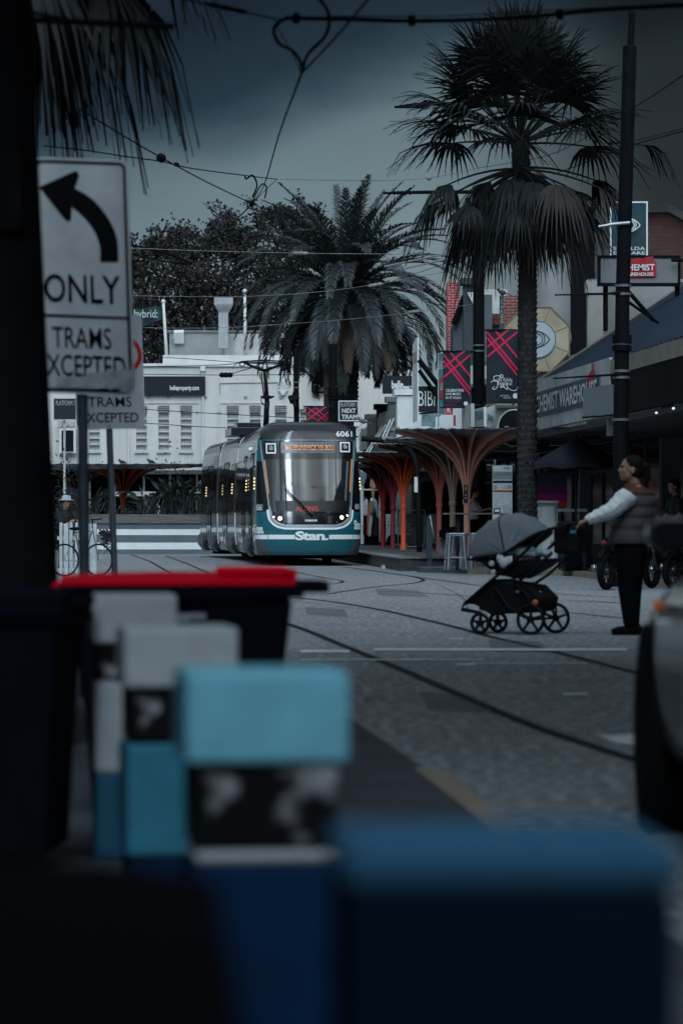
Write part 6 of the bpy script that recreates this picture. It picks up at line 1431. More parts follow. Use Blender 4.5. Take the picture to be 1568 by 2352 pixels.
def wheel_ring(b, c, r_, th, ax, m=0, n=28):
    q_ = ax.to_track_quat('Z', 'Y').to_matrix(); b.tube([c + q_ @ V(r_ * math.cos(a), r_ * math.sin(a), 0) for a in [i * math.tau / n for i in range(n + 1)]], th, 8, m, cap=False)
t = thing('bicycle', 'dark bicycle leaning by the picket fence behind the sign pole', 'bicycle', (P(190, 0, 69).x, 69, 0))
ca, cb = V(P(148, 0, 69).x, 69, .33), V(P(232, 0, 69).x - .08, 69.4, .33); fx = (cb - ca).normalized(); ax = fx.cross(ZA)
for c in (ca, cb):
    b = MB(); wheel_ring(b, c, .31, .018, ax); tw = b.build('wheel', m_blackm, t, True); b = MB()
    for k in range(12): b.tube([c, c + (fx * math.cos(k * math.pi / 6) + ZA * math.sin(k * math.pi / 6)) * .3], .003, 4)
    b.build('spoke', m_steel, tw)
bb = (ca + cb) / 2 - ZA * .03; st_ = ca.lerp(cb, .32) + ZA * .55; hd = ca.lerp(cb, .82) + ZA * .58
MB().tube([bb, st_], .02, 6).tube([bb, hd], .02, 6).tube([st_, hd], .018, 6).tube([ca, bb], .012, 6).tube([ca, st_], .012, 6).tube([hd + ZA * .06, cb], .016, 6).build('frame', m_steel, t)
MB().ell(st_ + ZA * .07, .13, .07, .035).build('saddle', m_black, t); MB().tube([hd + ZA * .06, hd + ZA * .22, hd + ZA * .24 + ax * .25 + fx * .08], .014, 6).tube([hd + ZA * .22, hd + ZA * .24 - ax * .25 + fx * .12], .014, 6).build('handlebar', m_black, t)
# birds
def bird(px, py, Y, label, col, sg=1, k=1.0):
    c = P(px, py, Y); t = thing('pigeon', label, 'bird', c, 'pigeons perched around the stop'); b = MB(); b.ell(c + ZA * .09 * k, .13 * k, .065 * k, .07 * k, 12, rot=Matrix.Rotation(R(18 * sg), 3, 'Y')).ell(c + V(-sg * .12, 0, .17) * k, .045 * k, .04 * k, .045 * k, 10).tube([c + V(-sg * .15, 0, .165) * k, c + V(-sg * .20, 0, .155) * k], [.014 * k, .004 * k], 6).tube([c + V(sg * .10, 0, .07) * k, c + V(sg * .26, 0, .01) * k], [.04 * k, .022 * k], 6, flat=.4).tube([c + V(0, 0, .05) * k, c], .01 * k, 5); fuse(b, 'body', mk('feather_%d' % int(col * 1000), (col, col * 1.05, col * 1.1), .8, var=.3, vs=20), t, .012 * k, 3); MB().ell(c + V(-sg * .135, -.035 * k, .18 * k), .008, .006, .008, 8).build('eye', m_black, t)
bird(698, 858, 126, 'dark pigeon on the wire left of the clock', .03); bird(733, 858, 126, 'dark pigeon on the wire in front of the clock', .035); bird(933, 899, 117, 'white pigeon on top of the white parapet pier', .42)
bird(1153, 678, 102, 'dark pigeon on the brick parapet beside the slim palm', .05); bird(282, 1068, 121, 'small dark pigeon on the far left shelter roof', .03); bird(348, 1067, 121, 'dark pigeon at the right edge of the far left shelter roof', .028); bird(833, 974, 99, 'grey pigeon clinging beside the platform one post', .12)
# ---------------------------------------------------------------- overhead wires
def wire(label, pts, r_, m=None, sag=True, bits=(), name='overhead_wire'):
    ps = [P(x, y, Y) for x, y, Y in pts]; ps = smooth_path(ps, 6) if len(ps) > 2 else ps; t = thing(name, label, 'wire', ps[0], 'overhead tram wires'); b = MB().tube(ps, r_, 6); b.build('cable', m or m_black, t, True)
    for x, y, Y, ln, rr in bits:
        i = min(range(len(ps)), key=lambda k: (ps[k] - P(x, y, Y)).length); d = (ps[min(i + 1, len(ps) - 1)] - ps[max(0, i - 1)]).normalized(); c = P(x, y, Y); b = MB(); b.tube([c + d * ln * (k / 6 - .5) for k in range(7)], [rr * .4, rr, rr * .8, rr, rr * .8, rr, rr * .4], 8); b.build('insulator', m or m_black, t, True)
    return t
wire('contact wire from the frame top down to the heart shaped loop', [(860, -20, 19), (770, 85, 22), (692, 168, 26)], .008)
wire('contact wire from the heart shaped loop down to the twin loops', [(692, 168, 26), (640, 310, 42), (606, 425, 60), (577, 470, 66)], .010, bits=((578, 468, 66, .5, .05),))
wire('contact wire from the twin loops toward the plane tree', [(577, 470, 66), (500, 545, 82), (432, 608, 100), (400, 690, 112)], .014)
wire('thin span wire entering at the top centre with long insulator', [(415, -4, 22), (520, 18, 22), (632, 42, 22)], .006, bits=((520, 17, 22, .28, .018),))
wire('thick feeder cable across the top of the picture', [(655, 40, 22), (800, 43, 22), (960, 47, 22), (1180, 40, 22), (1400, 20, 22), (1640, 8, 22)], .015, bits=((680, 40, 22, .05, .04), (945, 46, 22, .05, .04), (1285, 32, 22, .05, .04)))
wire('thin wire just above the thick feeder cable', [(632, 42, 22), (800, 36, 22), (1000, 36, 22), (1200, 26, 22), (1640, 2, 22)], .004)
wire('left half of the heart shaped loop', [(690, 38, 22.5), (650, 44, 22.5), (629, 66, 22.6), (640, 98, 23), (670, 115, 24), (688, 138, 25), (694, 165, 26)], .013)
wire('right half of the heart shaped loop', [(728, -10, 22), (750, 20, 22.5), (756, 50, 23), (745, 84, 23.5), (714, 115, 24.5), (700, 138, 25.3), (694, 165, 26)], .013)
wire('thin dropper inside the heart shaped loop', [(632, 42, 22), (650, 85, 23.5), (672, 122, 25), (690, 165, 26)], .004)
wire('wire from the left palm down to the twin loops', [(180, 248, 40), (290, 315, 46), (372, 362, 50), (480, 420, 57), (585, 470, 66)], .010, bits=((370, 362, 50, .16, .07),))
wire('wire running on from the twin loops behind the date palm', [(585, 470, 66), (660, 505, 78), (760, 590, 100)], .010)
wire('twisted span wire behind the turn left sign', [(100, 334, 48), (200, 345, 48), (290, 359, 49), (370, 370, 50), (440, 386, 54), (560, 402, 62), (635, 411, 66)], .010, bits=((405, 377, 52, .3, .035),))
wire('thin span wire over the date palm top', [(635, 411, 66), (850, 414, 74), (985, 408, 82), (1098, 385, 88)], .007, m_conc, bits=((835, 413, 73, .5, .04), (985, 408, 82, .12, .06)))
wire('left loop of the twin jumper loops', [(562, 404, 62), (566, 410, 63), (580, 402, 63), (590, 425, 63.5), (580, 452, 64)], .016); wire('right loop of the twin jumper loops', [(577, 468, 66), (590, 440, 65), (602, 422, 64), (612, 430, 64), (608, 455, 64)], .014)
wire('wire rising from the twin loops to the span', [(577, 470, 66), (605, 440, 66), (635, 412, 66)], .007)
wire('thick dark cable near the plane tree top edge', [(250, 545, 95), (304, 563, 95), (370, 578, 98), (440, 604, 100)], .035); wire('second dark cable under the thick plane tree cable', [(250, 562, 95), (330, 590, 97), (432, 608, 100)], .02)
wire('pale span wire across the middle of the date palm', [(300, 569, 90), (450, 575, 90), (690, 581, 90), (920, 583, 89), (1098, 583, 88)], .008, m_conc, bits=((690, 581, 90, .42, .05),))
wire('pale span wire across the lower date palm', [(200, 676, 90), (440, 681, 90), (620, 678, 90), (800, 662, 90), (1000, 628, 89), (1180, 590, 86)], .007, m_conc, bits=((862, 654, 89.5, .4, .05),))
wire('lowest pale span wire across the date palm fronds', [(280, 752, 92), (480, 753, 92), (640, 745, 92), (860, 727, 90), (1098, 697, 88)], .007, m_conc, bits=((950, 716, 89.5, .4, .05),))
wire('jumper wire from the date palm down to the pantograph', [(1160, 545, 88), (1020, 605, 90), (860, 660, 95), (740, 715, 100), (640, 790, 108)], .007)
wire('upper dark wire along the white building', [(290, 816, 122), (420, 823, 122), (560, 833, 118), (690, 840, 113)], .012); wire('dark wire pair crossing the black billboard top', [(250, 858, 126), (500, 861, 126), (680, 860, 126), (765, 858, 124)], .014, bits=((519, 861, 125.5, .5, .10),))
wire('dark wire climbing to the pantograph head', [(519, 861, 118), (575, 845, 105), (620, 825, 93)], .014); wire('dark wire below the climbing pantograph wire', [(300, 842, 124), (500, 838, 115), (600, 826, 95)], .012)
wire('dark wire under the louvred windows', [(200, 930, 122), (335, 940, 122), (500, 950, 120), (700, 960, 118)], .014); wire('lowest dark wire behind the tram roof', [(200, 964, 120), (335, 972, 120), (460, 980, 118), (560, 984, 115)], .014)
wire('single wire leaving the big pole to the upper right', [(1448, 250, 58), (1520, 205, 52), (1600, 148, 46)], .010); wire('wire from the fan palm through the big pole', [(1270, 400, 75), (1340, 374, 66), (1436, 337, 58), (1600, 292, 50)], .010); wire('thin wire just above at the big pole right side', [(1360, 326, 66), (1436, 326, 58), (1600, 286, 50)], .006)
wire('short wire between fan palm crown and black pole', [(1098, 385, 88), (1180, 372, 80), (1280, 348, 70), (1440, 260, 58)], .007)
# ================================================================ foreground: signs, bins, bollards, table, parked car
m_sgn = mk('sign_white', (.60, .645, .68), .5, var=.12, vs=5); m_sblk = mk('sign_legend_black', (.005, .006, .008), .7, spec=.06, var=.1); m_post = mk('galvanised_post', (.12, .145, .18), .45, .6, var=.25, vs=6)
zs_ = lambda x, y: (62.7 + .453 * x, 313.6 + .453 * y)
def rounded(w_, h, r_, n=6):
    out = []
    for cx, cy, a0 in ((w_ / 2 - r_, h / 2 - r_, 0), (-w_ / 2 + r_, h / 2 - r_, 90), (-w_ / 2 + r_, -h / 2 + r_, 180), (w_ / 2 - r_, -h / 2 + r_, 270)): out += [(cx + r_ * math.cos(R(a0 + 90 * i / n)), cy + r_ * math.sin(R(a0 + 90 * i / n))) for i in range(n + 1)]
    return out
class Plane:      # flat sign whose corners were measured in the photograph
    def __init__(s, tl, tr, bl, br, Y):
        s.Y = Y; s.tl, s.tr, s.bl, s.br = (P(*a, Y) for a in (tl, tr, bl, br)); s.ux = ((s.tr - s.tl) + (s.br - s.bl)) / 2; s.uz = ((s.tl - s.bl) + (s.tr - s.br)) / 2; s.c = (s.tl + s.tr + s.bl + s.br) / 4
        s.w, s.h = s.ux.length, s.uz.length; s.ex, s.ez = s.ux.normalized(), s.uz.normalized()
    def uv(s, px, py): d = P(px, py, s.Y) - s.c; A = Matrix(((s.ex.x, s.ez.x), (s.ex.z, s.ez.z))).inverted(); return A @ Vector((d.x, d.z))
    def at(s, u, v, off=0): return s.c + s.ex * u + s.ez * v - YA * off
    def poly(s, b, pts, off=.004, m=0): b.add([s.at(*s.uv(*p), off) for p in pts], [tuple(range(len(pts)))], m)
    def text(s, b, st, x0, y0, x1, y1, bold=.02, off=.004, m=0):
        a = s.uv(x0, y1); c = s.uv(x1, y0); vs, fs = text_geo(st, bold); b.add([s.at(a[0] + (c[0] - a[0]) * u, a[1] + (c[1] - a[1]) * v, off) for u, v in vs], fs, m)
Y1 = 21.0; pl = Plane((72, 356), (295, 371), (92, 905), (308, 906), Y1)
t = thing('turn_sign', 'large white turn left ONLY trams excepted sign behind the dark pole', 'road sign', pl.c)
b = MB().prism(rounded(pl.w, pl.h, .055), pl.c, pl.ex, pl.ez, YA * .012); b.build('panel', m_sgn, t)
def frame_loop(b, pl, w_, h, r_, th, c0=(0, 0), off=.003):
    o_, i_ = rounded(w_, h, r_), rounded(w_ - 2 * th, h - 2 * th, max(.004, r_ - th)); n = len(o_); b.add([pl.at(c0[0] + u, c0[1] + v, off) for u, v in o_ + i_], [(k, (k + 1) % n, n + (k + 1) % n, n + k) for k in range(n)])
b = MB(); frame_loop(b, pl, pl.w - .03, pl.h - .03, .045, .017)
dv = pl.uv(200, 727)[1]; b.add([pl.at(u, dv + d, .004) for u, d in ((-pl.w / 2 + .03, -.008), (pl.w / 2 - .03, -.008), (pl.w / 2 - .03, .008), (-pl.w / 2 + .03, .008))], [(0, 1, 2, 3)]); b.build('border', m_sblk, t)
inn = [(370, 635), (368, 560), (345, 490), (310, 435), (268, 390), (225, 352)]; out_ = [(462, 635), (460, 545), (440, 470), (405, 405), (350, 335), (295, 290), (240, 262)]
b = MB()
A, B_ = smooth_path([Vector((*zs_(*p), 0)) for p in inn], 4), smooth_path([Vector((*zs_(*p), 0)) for p in out_], 4)
n = 20; pick = lambda l, u: l[min(len(l) - 1, int(round(u * (len(l) - 1))))]
st = [pl.at(*pl.uv(q.x, q.y), .004) for i in range(n + 1) for q in (pick(A, i / n), pick(B_, i / n))]; b.add(st, [(2 * i, 2 * i + 1, 2 * i + 3, 2 * i + 2) for i in range(n)])
pl.poly(b, [zs_(*p) for p in ((240, 262), (262, 200), (258, 178), (244, 172), (60, 255), (195, 425), (212, 428), (222, 415), (225, 352))], .0045); b.build('arrow', m_sblk, t)
b = MB()
def word(b, pl, s, x0, y0, x1, y1, fn, **k): pl.text(b, s, *fn(x0, y0), *fn(x1, y1), **k)
word(b, pl, 'ONLY', 88, 706, 470, 838, zs_, bold=.012); word(b, pl, 'TRAMS', 128, 972, 424, 1070, zs_, bold=.004); word(b, pl, 'EXCEPTED', 62, 1116, 497, 1210, zs_, bold=.008); b.build('lettering', m_sblk, t)
b = MB(); pl.poly(b, [zs_(*p) for p in ((150, 1222), (300, 1218), (310, 1275), (150, 1272))], .0055); pl.poly(b, [zs_(*p) for p in ((305, 1200), (545, 1176), (548, 1270), (500, 1296), (305, 1272))], .006); b.build('tape_patch', mk('grubby_tape', (.42, .45, .47), .7, var=.35, vs=14), t)
b = MB(); pl.poly(b, [zs_(*p) for p in ((362, 1277), (416, 1277), (416, 1290), (362, 1290))], .007); pl.poly(b, [zs_(*p) for p in ((430, 1277), (470, 1277), (470, 1288), (430, 1288))], .007); b.build('bolt_mark', m_sblk, t)
ps = [P(183, 760, Y1 + .05), P(189, 905, Y1 + .05), P(194, 1335, Y1 + .05)]; gd = ps[-1] + (ps[-1] - ps[1]) * .63; gd.z = 0; MB().tube(ps + [gd], .033, 16).build('post', m_post, t, True); MB().obox(P(186, 860, Y1 + .04), pl.ex * .06, YA * .035, pl.ez * .03).build('clamp', m_post, t)
Y2 = 32.0; p2_ = Plane((168, 724), (325, 722), (176, 985), (333, 985), Y2); za = lambda x, y: (94 + .26 * x, 878 + .26 * y)
t = thing('turn_sign', 'smaller white trams excepted sign with red ring beyond the turn left sign', 'road sign', p2_.c)
MB().prism(rounded(p2_.w, p2_.h, .05), p2_.c, p2_.ex, p2_.ez, YA * .012).build('panel', mk('sign_white_far', (.38, .41, .435), .5, var=.08, vs=4), t)
b = MB(); n = 36; rr = 45 * Y2 / F; c0 = p2_.uv(281, 815); b.add([p2_.at(c0[0] + r_ * math.cos(k * math.tau / n), c0[1] + r_ * math.sin(k * math.tau / n), .004) for r_ in (rr, rr * .78) for k in range(n)], [(k, (k + 1) % n, n + (k + 1) % n, n + k) for k in range(n)])
b.add([p2_.at(c0[0] + u, c0[1] + v, .0045) for u, v in ((-.115, .085), (-.085, .115), (.115, -.085), (.085, -.115))], [(0, 1, 2, 3)]); b.build('red_ring', mk('sign_ring_red', (.36, .012, .018), .5), t)
b = MB(); word(b, p2_, 'TRAMS', 418, 127, 800, 218, za, bold=.004); word(b, p2_, 'EXCEPTED', 362, 266, 860, 356, za, bold=.008); b.build('lettering', m_sblk, t)
b = MB(); b.ell(P(252, 977, Y2 - .01), .012, .01, .012, 10); b.build('bolt', m_steel, t)
ps = [P(247, 740, Y2 + .05), P(251, 985, Y2 + .05), P(264, 1335, Y2 + .05)]; gd = ps[-1] + (ps[-1] - ps[1]) * .38; gd.z = 0; MB().tube(ps + [gd], .030, 16).build('post', m_post, t, True)
# dark leaning pole on the far left
YD = 16.0; t = thing('utility_pole', 'thick black leaning pole filling the left edge in front of the signs', 'pole', on(70, YD, 0))
e1, e2 = P(70, -30, YD), P(133, 1340, YD); r_ = .21; d = (e2 - e1).normalized(); g2 = e2 + d * (e2.z / -d.z)
MB().tube([e1 - XA * r_ - d * 1.2, e1 - XA * r_, e2 - XA * r_, g2 - XA * r_], [r_, r_, r_, r_ + .01], 24).build('shaft', m_black, t, True)
b = MB().tube([P(60, 44, YD), P(240, 52, YD), P(400, 60, YD)], .016, 8).tube([P(60, 24, YD), P(180, 50, YD)], .010, 6); b.build('bracket_arm', m_black, t); MB().box(e1.lerp(e2, .35) - XA * r_ - YA * r_, (.30, .06, .36)).build('box', m_black, t, bevel=.01)
# wheelie bins
m_red = mk('bin_lid_red', (.50, .0, .013), .6, spec=.04, var=.10, vs=6); m_bin = mk('bin_charcoal', (.003, .0033, .007), .85, spec=.02, var=.2, vs=5)
def wheelie_bin(label, c, rz, s, m_lid, lab_=True):
    t = thing('wheelie_bin', label, 'bin', c, None, rz); sx_, sy_, h = .74 * s[0], .58 * s[1], s[2]       # length along local x, handle on +x
    b = MB(); lv = [(.74, .06), (.80, h * .45), (.90, h * .84), (.905, h * .86)]
    for f, z in lv: b.v += [(x * f * sx_ / 2 + .02 * (1 - f), y * f * sy_ / 2, z) for x, y in ((-1, -1), (1, -1), (1, 1), (-1, 1))]
    b.f += [(4 * i + k, 4 * i + (k + 1) % 4, 4 * i + 4 + (k + 1) % 4, 4 * i + 4 + k) for i in range(3) for k in range(4)] + [(0, 3, 2, 1), (12, 13, 14, 15)]; b.m += [0] * 14; b.build('body', m_bin, t, local=True, bevel=.018)
    MB().box((0, 0, h * .885), (sx_ * 1.0, sy_ * 1.0, h * .05)).box((sx_ * .54, 0, h * .90), (sx_ * .14, sy_ * .72, h * .045)).box((-sx_ * .1, 0, h * .845), (sx_ * .84, sy_ * .95, .02)).build('rim', m_bin, t, local=True, bevel=.008)
    b = MB(); n = 10; L_ = sx_ * .99
    g = [[V(-L_ / 2 + L_ * i / n * .97, -sy_ / 2 * 1.01 + sy_ * 1.02 * j / n, h * .915 + .045 * h * math.sin(math.pi * min(1, .10 + .8 * j / n)) * math.sin(math.pi * min(1, .18 + .62 * i / n)) ** .7) for j in range(n + 1)] for i in range(n + 1)]
    b.v = [tuple(p) for r in g for p in r]; b.f = [(i * (n + 1) + j, i * (n + 1) + j + 1, (i + 1) * (n + 1) + j + 1, (i + 1) * (n + 1) + j) for i in range(n) for j in range(n)]; b.m = [0] * len(b.f)
    e = [(i * (n + 1)) for i in range(n + 1)] + [n * (n + 1) + j for j in range(1, n + 1)] + [i * (n + 1) + n for i in range(n - 1, -1, -1)] + [j for j in range(n - 1, 0, -1)]; k0 = len(b.v); b.v += [(b.v[q][0], b.v[q][1], h * .912) for q in e]; ne = len(e); b.f += [(e[k], e[(k + 1) % ne], k0 + (k + 1) % ne, k0 + k) for k in range(ne)]; b.m += [0] * ne
    lid = b.build('lid', m_lid, t, True, local=True, auto=30)
    MB().box((sx_ * .45, 0, h * .945), (.05, sy_ * .5, h * .05)).build('hinge', m_lid, lid, local=True, bevel=.01); MB().box((-sx_ * .5, 0, h * .905), (.05, sy_ * .6, h * .025)).build('lid_handle', m_lid, lid, local=True, bevel=.01)
    for sg in (-1, 1): MB().box((sx_ * .30, sg * sy_ * .3, h * .962), (.30 * sx_, .05, h * .03)).build('rib', m_lid, lid, local=True, bevel=.01)
    for sg in (-1, 1): MB().lathe([(.06, -.025), (.10, -.025), (.10, .025), (.06, .025)], (sx_ * .36, sg * sy_ * .42, .10), 16, axis=YA).build('wheel', m_black, t, local=True)
    if lab_: MB().box((sx_ * .02, -sy_ * .455, h * .79), (sx_ * .16, .004, h * .022)).box((-sx_ * .0, -sy_ * .457, h * .785), (sx_ * .06, .004, h * .03)).build('worn_print', mk('bin_print', (.16, .17, .19), .7, var=.4, vs=30), t, local=True)
    return t
wheelie_bin('black wheelie bin with a bright red lid behind the striped bollards', on(415, 12.6, 0), R(3), (1.17, 1.1, .915), m_red)
wheelie_bin('all black wheelie bin at the left edge beside the red lidded bin', on(10, 10.6, 0), R(176), (.62, 1.1, .90), m_bin, False)
# painted bollards
m_teal_p = mk('bollard_teal', (.090, .262, .33), .7, var=.14, vs=7, bump=.2, bs=30); m_tealm = mk('bollard_mid_teal', (.013, .098, .150), .7, var=.15, vs=7, bump=.2, bs=30); m_grey_p = mk('bollard_grey', (.215, .238, .255), .75, var=.12, vs=8, bump=.25, bs=30)
m_navy = mk('bollard_navy', (.002, .014, .042), .8, spec=.04, var=.2, vs=5, bump=.15, bs=30); m_blu_lit = mk('bollard_blue_lit', (.030, .105, .19), .75, spec=.08, var=.2, vs=5)
m_art = mk('bollard_artwork', (.003, .003, .004), .8, var=.2, vs=4, spec=.06, speck=(9, .8, (.27, .28, .30), .545)); m_deep = mk('bollard_deep_blue', (.003, .045, .085), .65, var=.15)
def bollard(label, px, Y, w_, rz, bands, rec=.9, dp=.28):
    c = on(px, Y, 0); t = thing('bollard', label, 'bollard', c, 'square painted bollards along the kerb', rz)
    for name, z0, z1, m, k in bands: MB().box((0, 0, (z0 + z1) / 2), (w_ * k, dp * k, z1 - z0 - .001)).build(name, m, t, local=True, bevel=.012)
    return t
bollard('farthest painted bollard with grey cap and grey and blue body', 305, 11.0, .265, R(6), [('lower_band', 0, .27, m_deep, .93), ('body', .27, .557, m_grey_p, .93), ('recess', .557, .675, m_art, .88), ('cap', .675, .830, m_grey_p, 1)])
bollard('second painted bollard with grey cap and teal body', 405, 8.8, .285, R(8), [('base', 0, .22, m_navy, .9), ('body', .22, .502, m_tealm, .96), ('recess', .502, .640, m_art, .90), ('cap', .640, .793, m_grey_p, 1)])
bollard('painted bollard with a pale teal cap and navy body', 597, 6.2, .288, R(7), [('body', 0, .455, m_navy, .92), ('lip', .455, .48, m_grey_p, .88), ('recess', .48, .630, m_art, .88), ('cap', .630, .793, m_teal_p, 1)])
bollard('nearest blue painted bollard blurred at the bottom right', 1140, 3.1, .29, R(3), [('body', 0, .735, mk('bollard_blue_shaded', (.002, .012, .026), .8, spec=.03), .98), ('cap', .735, .775, m_blu_lit, 1)])  # lighter cap and darker body put the lit top into the paint
# glossy dark table in the near left corner
t = thing('cafe_table', 'dark glossy table edge blurred in the bottom left corner', 'table', (-.62, 2.2, 0)); MB().prism([(-.02, 1.15), (-.015, 1.3), (-.10, 2.82), (-.20, 2.98), (-.9, 3.0), (-1.05, 2.9), (-1.05, 1.15)], (0, 0, .735), XA, YA, ZA * .028).build('tabletop', mk('table_dark', (.002, .002, .003), .8, spec=.03, var=.3, vs=3), t, bevel=.006)
MB().tube([V(-.64, 2.2, .03), V(-.64, 2.2, .735)], .04, 12).build('column', m_blackm, t); MB().lathe([(.26, 0), (.25, .02), (.05, .035)], (-.64, 2.2, 0), 24).build('base', m_blackm, t)
# parked car at the right edge
m_car = mk('car_paint_grey', (.013, .018, .025), .4, .0, var=.10, vs=2, coat=.6); XS, YT_ = 1.065, 12.95
t = thing('parked_car', 'grey parked car whose front wing and mirror enter the right edge', 'car', (XS + .88, YT_ - 2, 0))
ST = [(0, .60, .52, .42, .56), (-.12, .76, .64, .30, .60), (-.35, .86, .76, .24, .68), (-.7, .89, .845, .22, .76), (-1.15, .90, .905, .20, .80), (-1.6, .90, .95, .20, .84), (-2.6, .90, .97, .20, .86), (-3.6, .89, .99, .22, .87), (-4.0, .86, .98, .26, .86), (-4.2, .76, .90, .36, .80)]
def car_ring(y, w_, h, zb, sh_): return [V(XS + .88 + sx_ * wf * w_, YT_ + y, zb + (h - zb) * zf) for sx_, lst in ((-1, ((.86, 0), (.97, .12), (1, .35), (1.0, .62), (.975, .84), (.91, .94), (.72, 1.0), (.3, 1.03))), (1, ((.3, 1.03), (.72, 1.0), (.91, .94), (.975, .84), (1.0, .62), (1, .35), (.97, .12), (.86, 0)))) for wf, zf in lst]
b = MB(); rg = [car_ring(*s) for s in ST]; n = 16; b.v = [tuple(p) for r in rg for p in r]; b.f = [(i * n + k, i * n + (k + 1) % n, (i + 1) * n + (k + 1) % n, (i + 1) * n + k) for i in range(len(rg) - 1) for k in range(n)] + [tuple(range(n)), tuple(range((len(rg) - 1) * n, len(rg) * n))[::-1]]; b.m = [0] * len(b.f)
o = b.build('body', m_car, t, True); o.modifiers.new('sub', 'SUBSURF').levels = 2; o.modifiers['sub'].render_levels = 2
b = MB(); GL = [(-1.45, .74, .95), (-2.2, .60, 1.40), (-3.2, .60, 1.42), (-3.95, .70, .97)]
for y, w_, z in GL: b.v += [(XS + .88 - w_, YT_ + y, z), (XS + .88 + w_, YT_ + y, z)]
b.v += [(XS + .88 - .80, YT_ - 2.2, .95), (XS + .88 + .80, YT_ - 2.2, .95), (XS + .88 - .80, YT_ - 3.2, .95), (XS + .88 + .80, YT_ - 3.2, .95)]
b.f = [(0, 1, 3, 2), (2, 3, 5, 4), (4, 5, 7, 6), (0, 2, 8), (2, 4, 10, 8), (4, 6, 10), (1, 9, 3), (3, 9, 11, 5), (5, 11, 7)]; b.m = [1, 0, 1] + [1] * 6; o = b.build('cabin', [m_car, m_glass], t, bevel=.03)
for y in (-.95, -3.45):
    for sx_, nm in ((-1, 0), (1, 0)):
        c = V(XS + .88 + sx_ * .80, YT_ + y, .315); o = MB().lathe([(.20, -.10), (.30, -.10), (.318, -.06), (.318, .08), (.30, .115), (.20, .118)], c, 36, axis=XA * sx_).build('wheel', mk('tyre', (.007, .007, .008), .9, spec=.06, var=.2), t, True)
        b = MB(); ax = XA * sx_; q_ = ax.to_track_quat('Z', 'Y').to_matrix(); b.lathe([(.205, .06), (.205, .11), (.185, .115), (.18, .07)], c, 30, axis=ax)
        for k in range(10): a = k * math.tau / 10; b.tube([c + ax * .09 + q_ @ V(.04 * math.cos(a), .04 * math.sin(a), 0), c + ax * .08 + q_ @ V(.19 * math.cos(a), .19 * math.sin(a), 0)], .014, 6)
        b.lathe([(.05, .06), (.05, .105), (.03, .11)], c, 16, axis=ax).build('rim', m_steel, o, True)
        b = MB(); b.lathe([(.375, -.02), (.375, .105)], V(XS + .88 + sx_ * .80, YT_ + y, .33), 36, axis=ax).build('wheel_arch', m_black, t)
c = V(XS - .005, YT_ - 1.22, .775); MB().ell(c, .012, .035, .022, 14).build('side_indicator', mk('indicator_orange', (.55, .14, .04), .3, emit=(1, .3, .06), es=.08, var=0), t, True)
c = V(XS - .005, YT_ - 2.05, 1.02); b = MB(); b.prism(rounded(.21, .105, .045), c - YA * .05, XA, ZA, YA * .12); b.build('wing_mirror', m_car, t, bevel=.02); MB().prism(rounded(.18, .082, .035), c - YA * .054, XA, ZA, -YA * .003).build('mirror_glass', m_twin, t); MB().tube([c + V(.08, .02, -.03), c + V(.16, .05, -.08)], .025, 8).build('mirror_arm', m_black, t)
b = MB(); b.box((XS + .88, YT_ - .02, .45), (1.1, .06, .16)); b.build('grille', m_black, t)
for sx_ in (-1, 1): MB().ell((XS + .88 + sx_ * .66, YT_ - .16, .60), .14, .10, .07).build('headlight', m_lensd, t, True)
# ================================================================ people, pram and motorbikes
m_skin = mk('skin', (.30, .175, .13), .6, var=.08); m_hair = mk('dark_hair', (.007, .006, .006), .7, spec=.1, var=.3, vs=30); m_trous = mk('black_trousers', (.005, .005, .006), .95, spec=.04, var=.2); m_shoe = mk('black_shoe', (.005, .005, .006), .8, spec=.06)
def head(b, c, yaw, pitch=0.0, k=1.0):
    q = Matrix.Rotation(yaw, 3, 'Z') @ Matrix.Rotation(pitch, 3, 'Y')      # local +x is where the face looks
    e = lambda o_, rx, ry, rz: b.ell(c + q @ (V(*o_) * k), rx * k, ry * k, rz * k, 18, rot=q)
    e((-.008, 0, .025), .098, .078, .098); e((.020, 0, -.045), .072, .062, .075); e((.055, 0, -.088), .030, .036, .026); e((.090, 0, -.008), .016, .012, .030); e((.102, 0, -.024), .014, .016, .012)
    e((.078, 0, .028), .020, .050, .014); e((.084, 0, -.056), .014, .026, .008); e((.083, 0, -.068), .013, .022, .008)
    for s in (-1, 1): e((-.012, s * .078, -.012), .020, .010, .032); e((.060, s * .040, -.02), .025, .022, .025)
    return q
def eyes(par, c, q, k=1.0):
    for s in (-1, 1): MB().ell(c + q @ (V(.084, s * .031, .008) * k), .008 * k, .012 * k, .007 * k, 10).ell(c + q @ (V(.088, s * .031, .026) * k), .008 * k, .018 * k, .004 * k, 8).build('eye', m_black, par, True)
def hand(b, wr, d, dn, side, curl=.9, k=1.0):
    """palm and five fingers; d runs along the forearm, dn is the way the palm faces, side points to the thumb"""
    q = lambda u, v, w_: wr + (d * u + side * v + dn * w_) * k
    b.tube([q(-.01, 0, 0), q(.045, 0, .002), q(.088, 0, .004)], [.026 * k, .036 * k, .034 * k], 10, flat=.5)
    for i, (v, ln) in enumerate(((.028, .070), (.010, .078), (-.009, .072), (-.027, .057))):
        p0 = q(.075, v, .002); a = 0; pts = [p0]
        for j, seg in enumerate((.45, .32, .25)): a += curl * (.55, .9, .6)[j]; pts.append(pts[-1] + (d * math.cos(a) + dn * math.sin(a)) * ln * seg * k)
        b.tube(pts, [.0092 * k, .0088 * k, .008 * k, .0065 * k], 8)
    b.tube([q(.015, .025, .008), q(.045, .048, .022), q(.072, .046, .038)], [.013 * k, .0105 * k, .008 * k], 8)
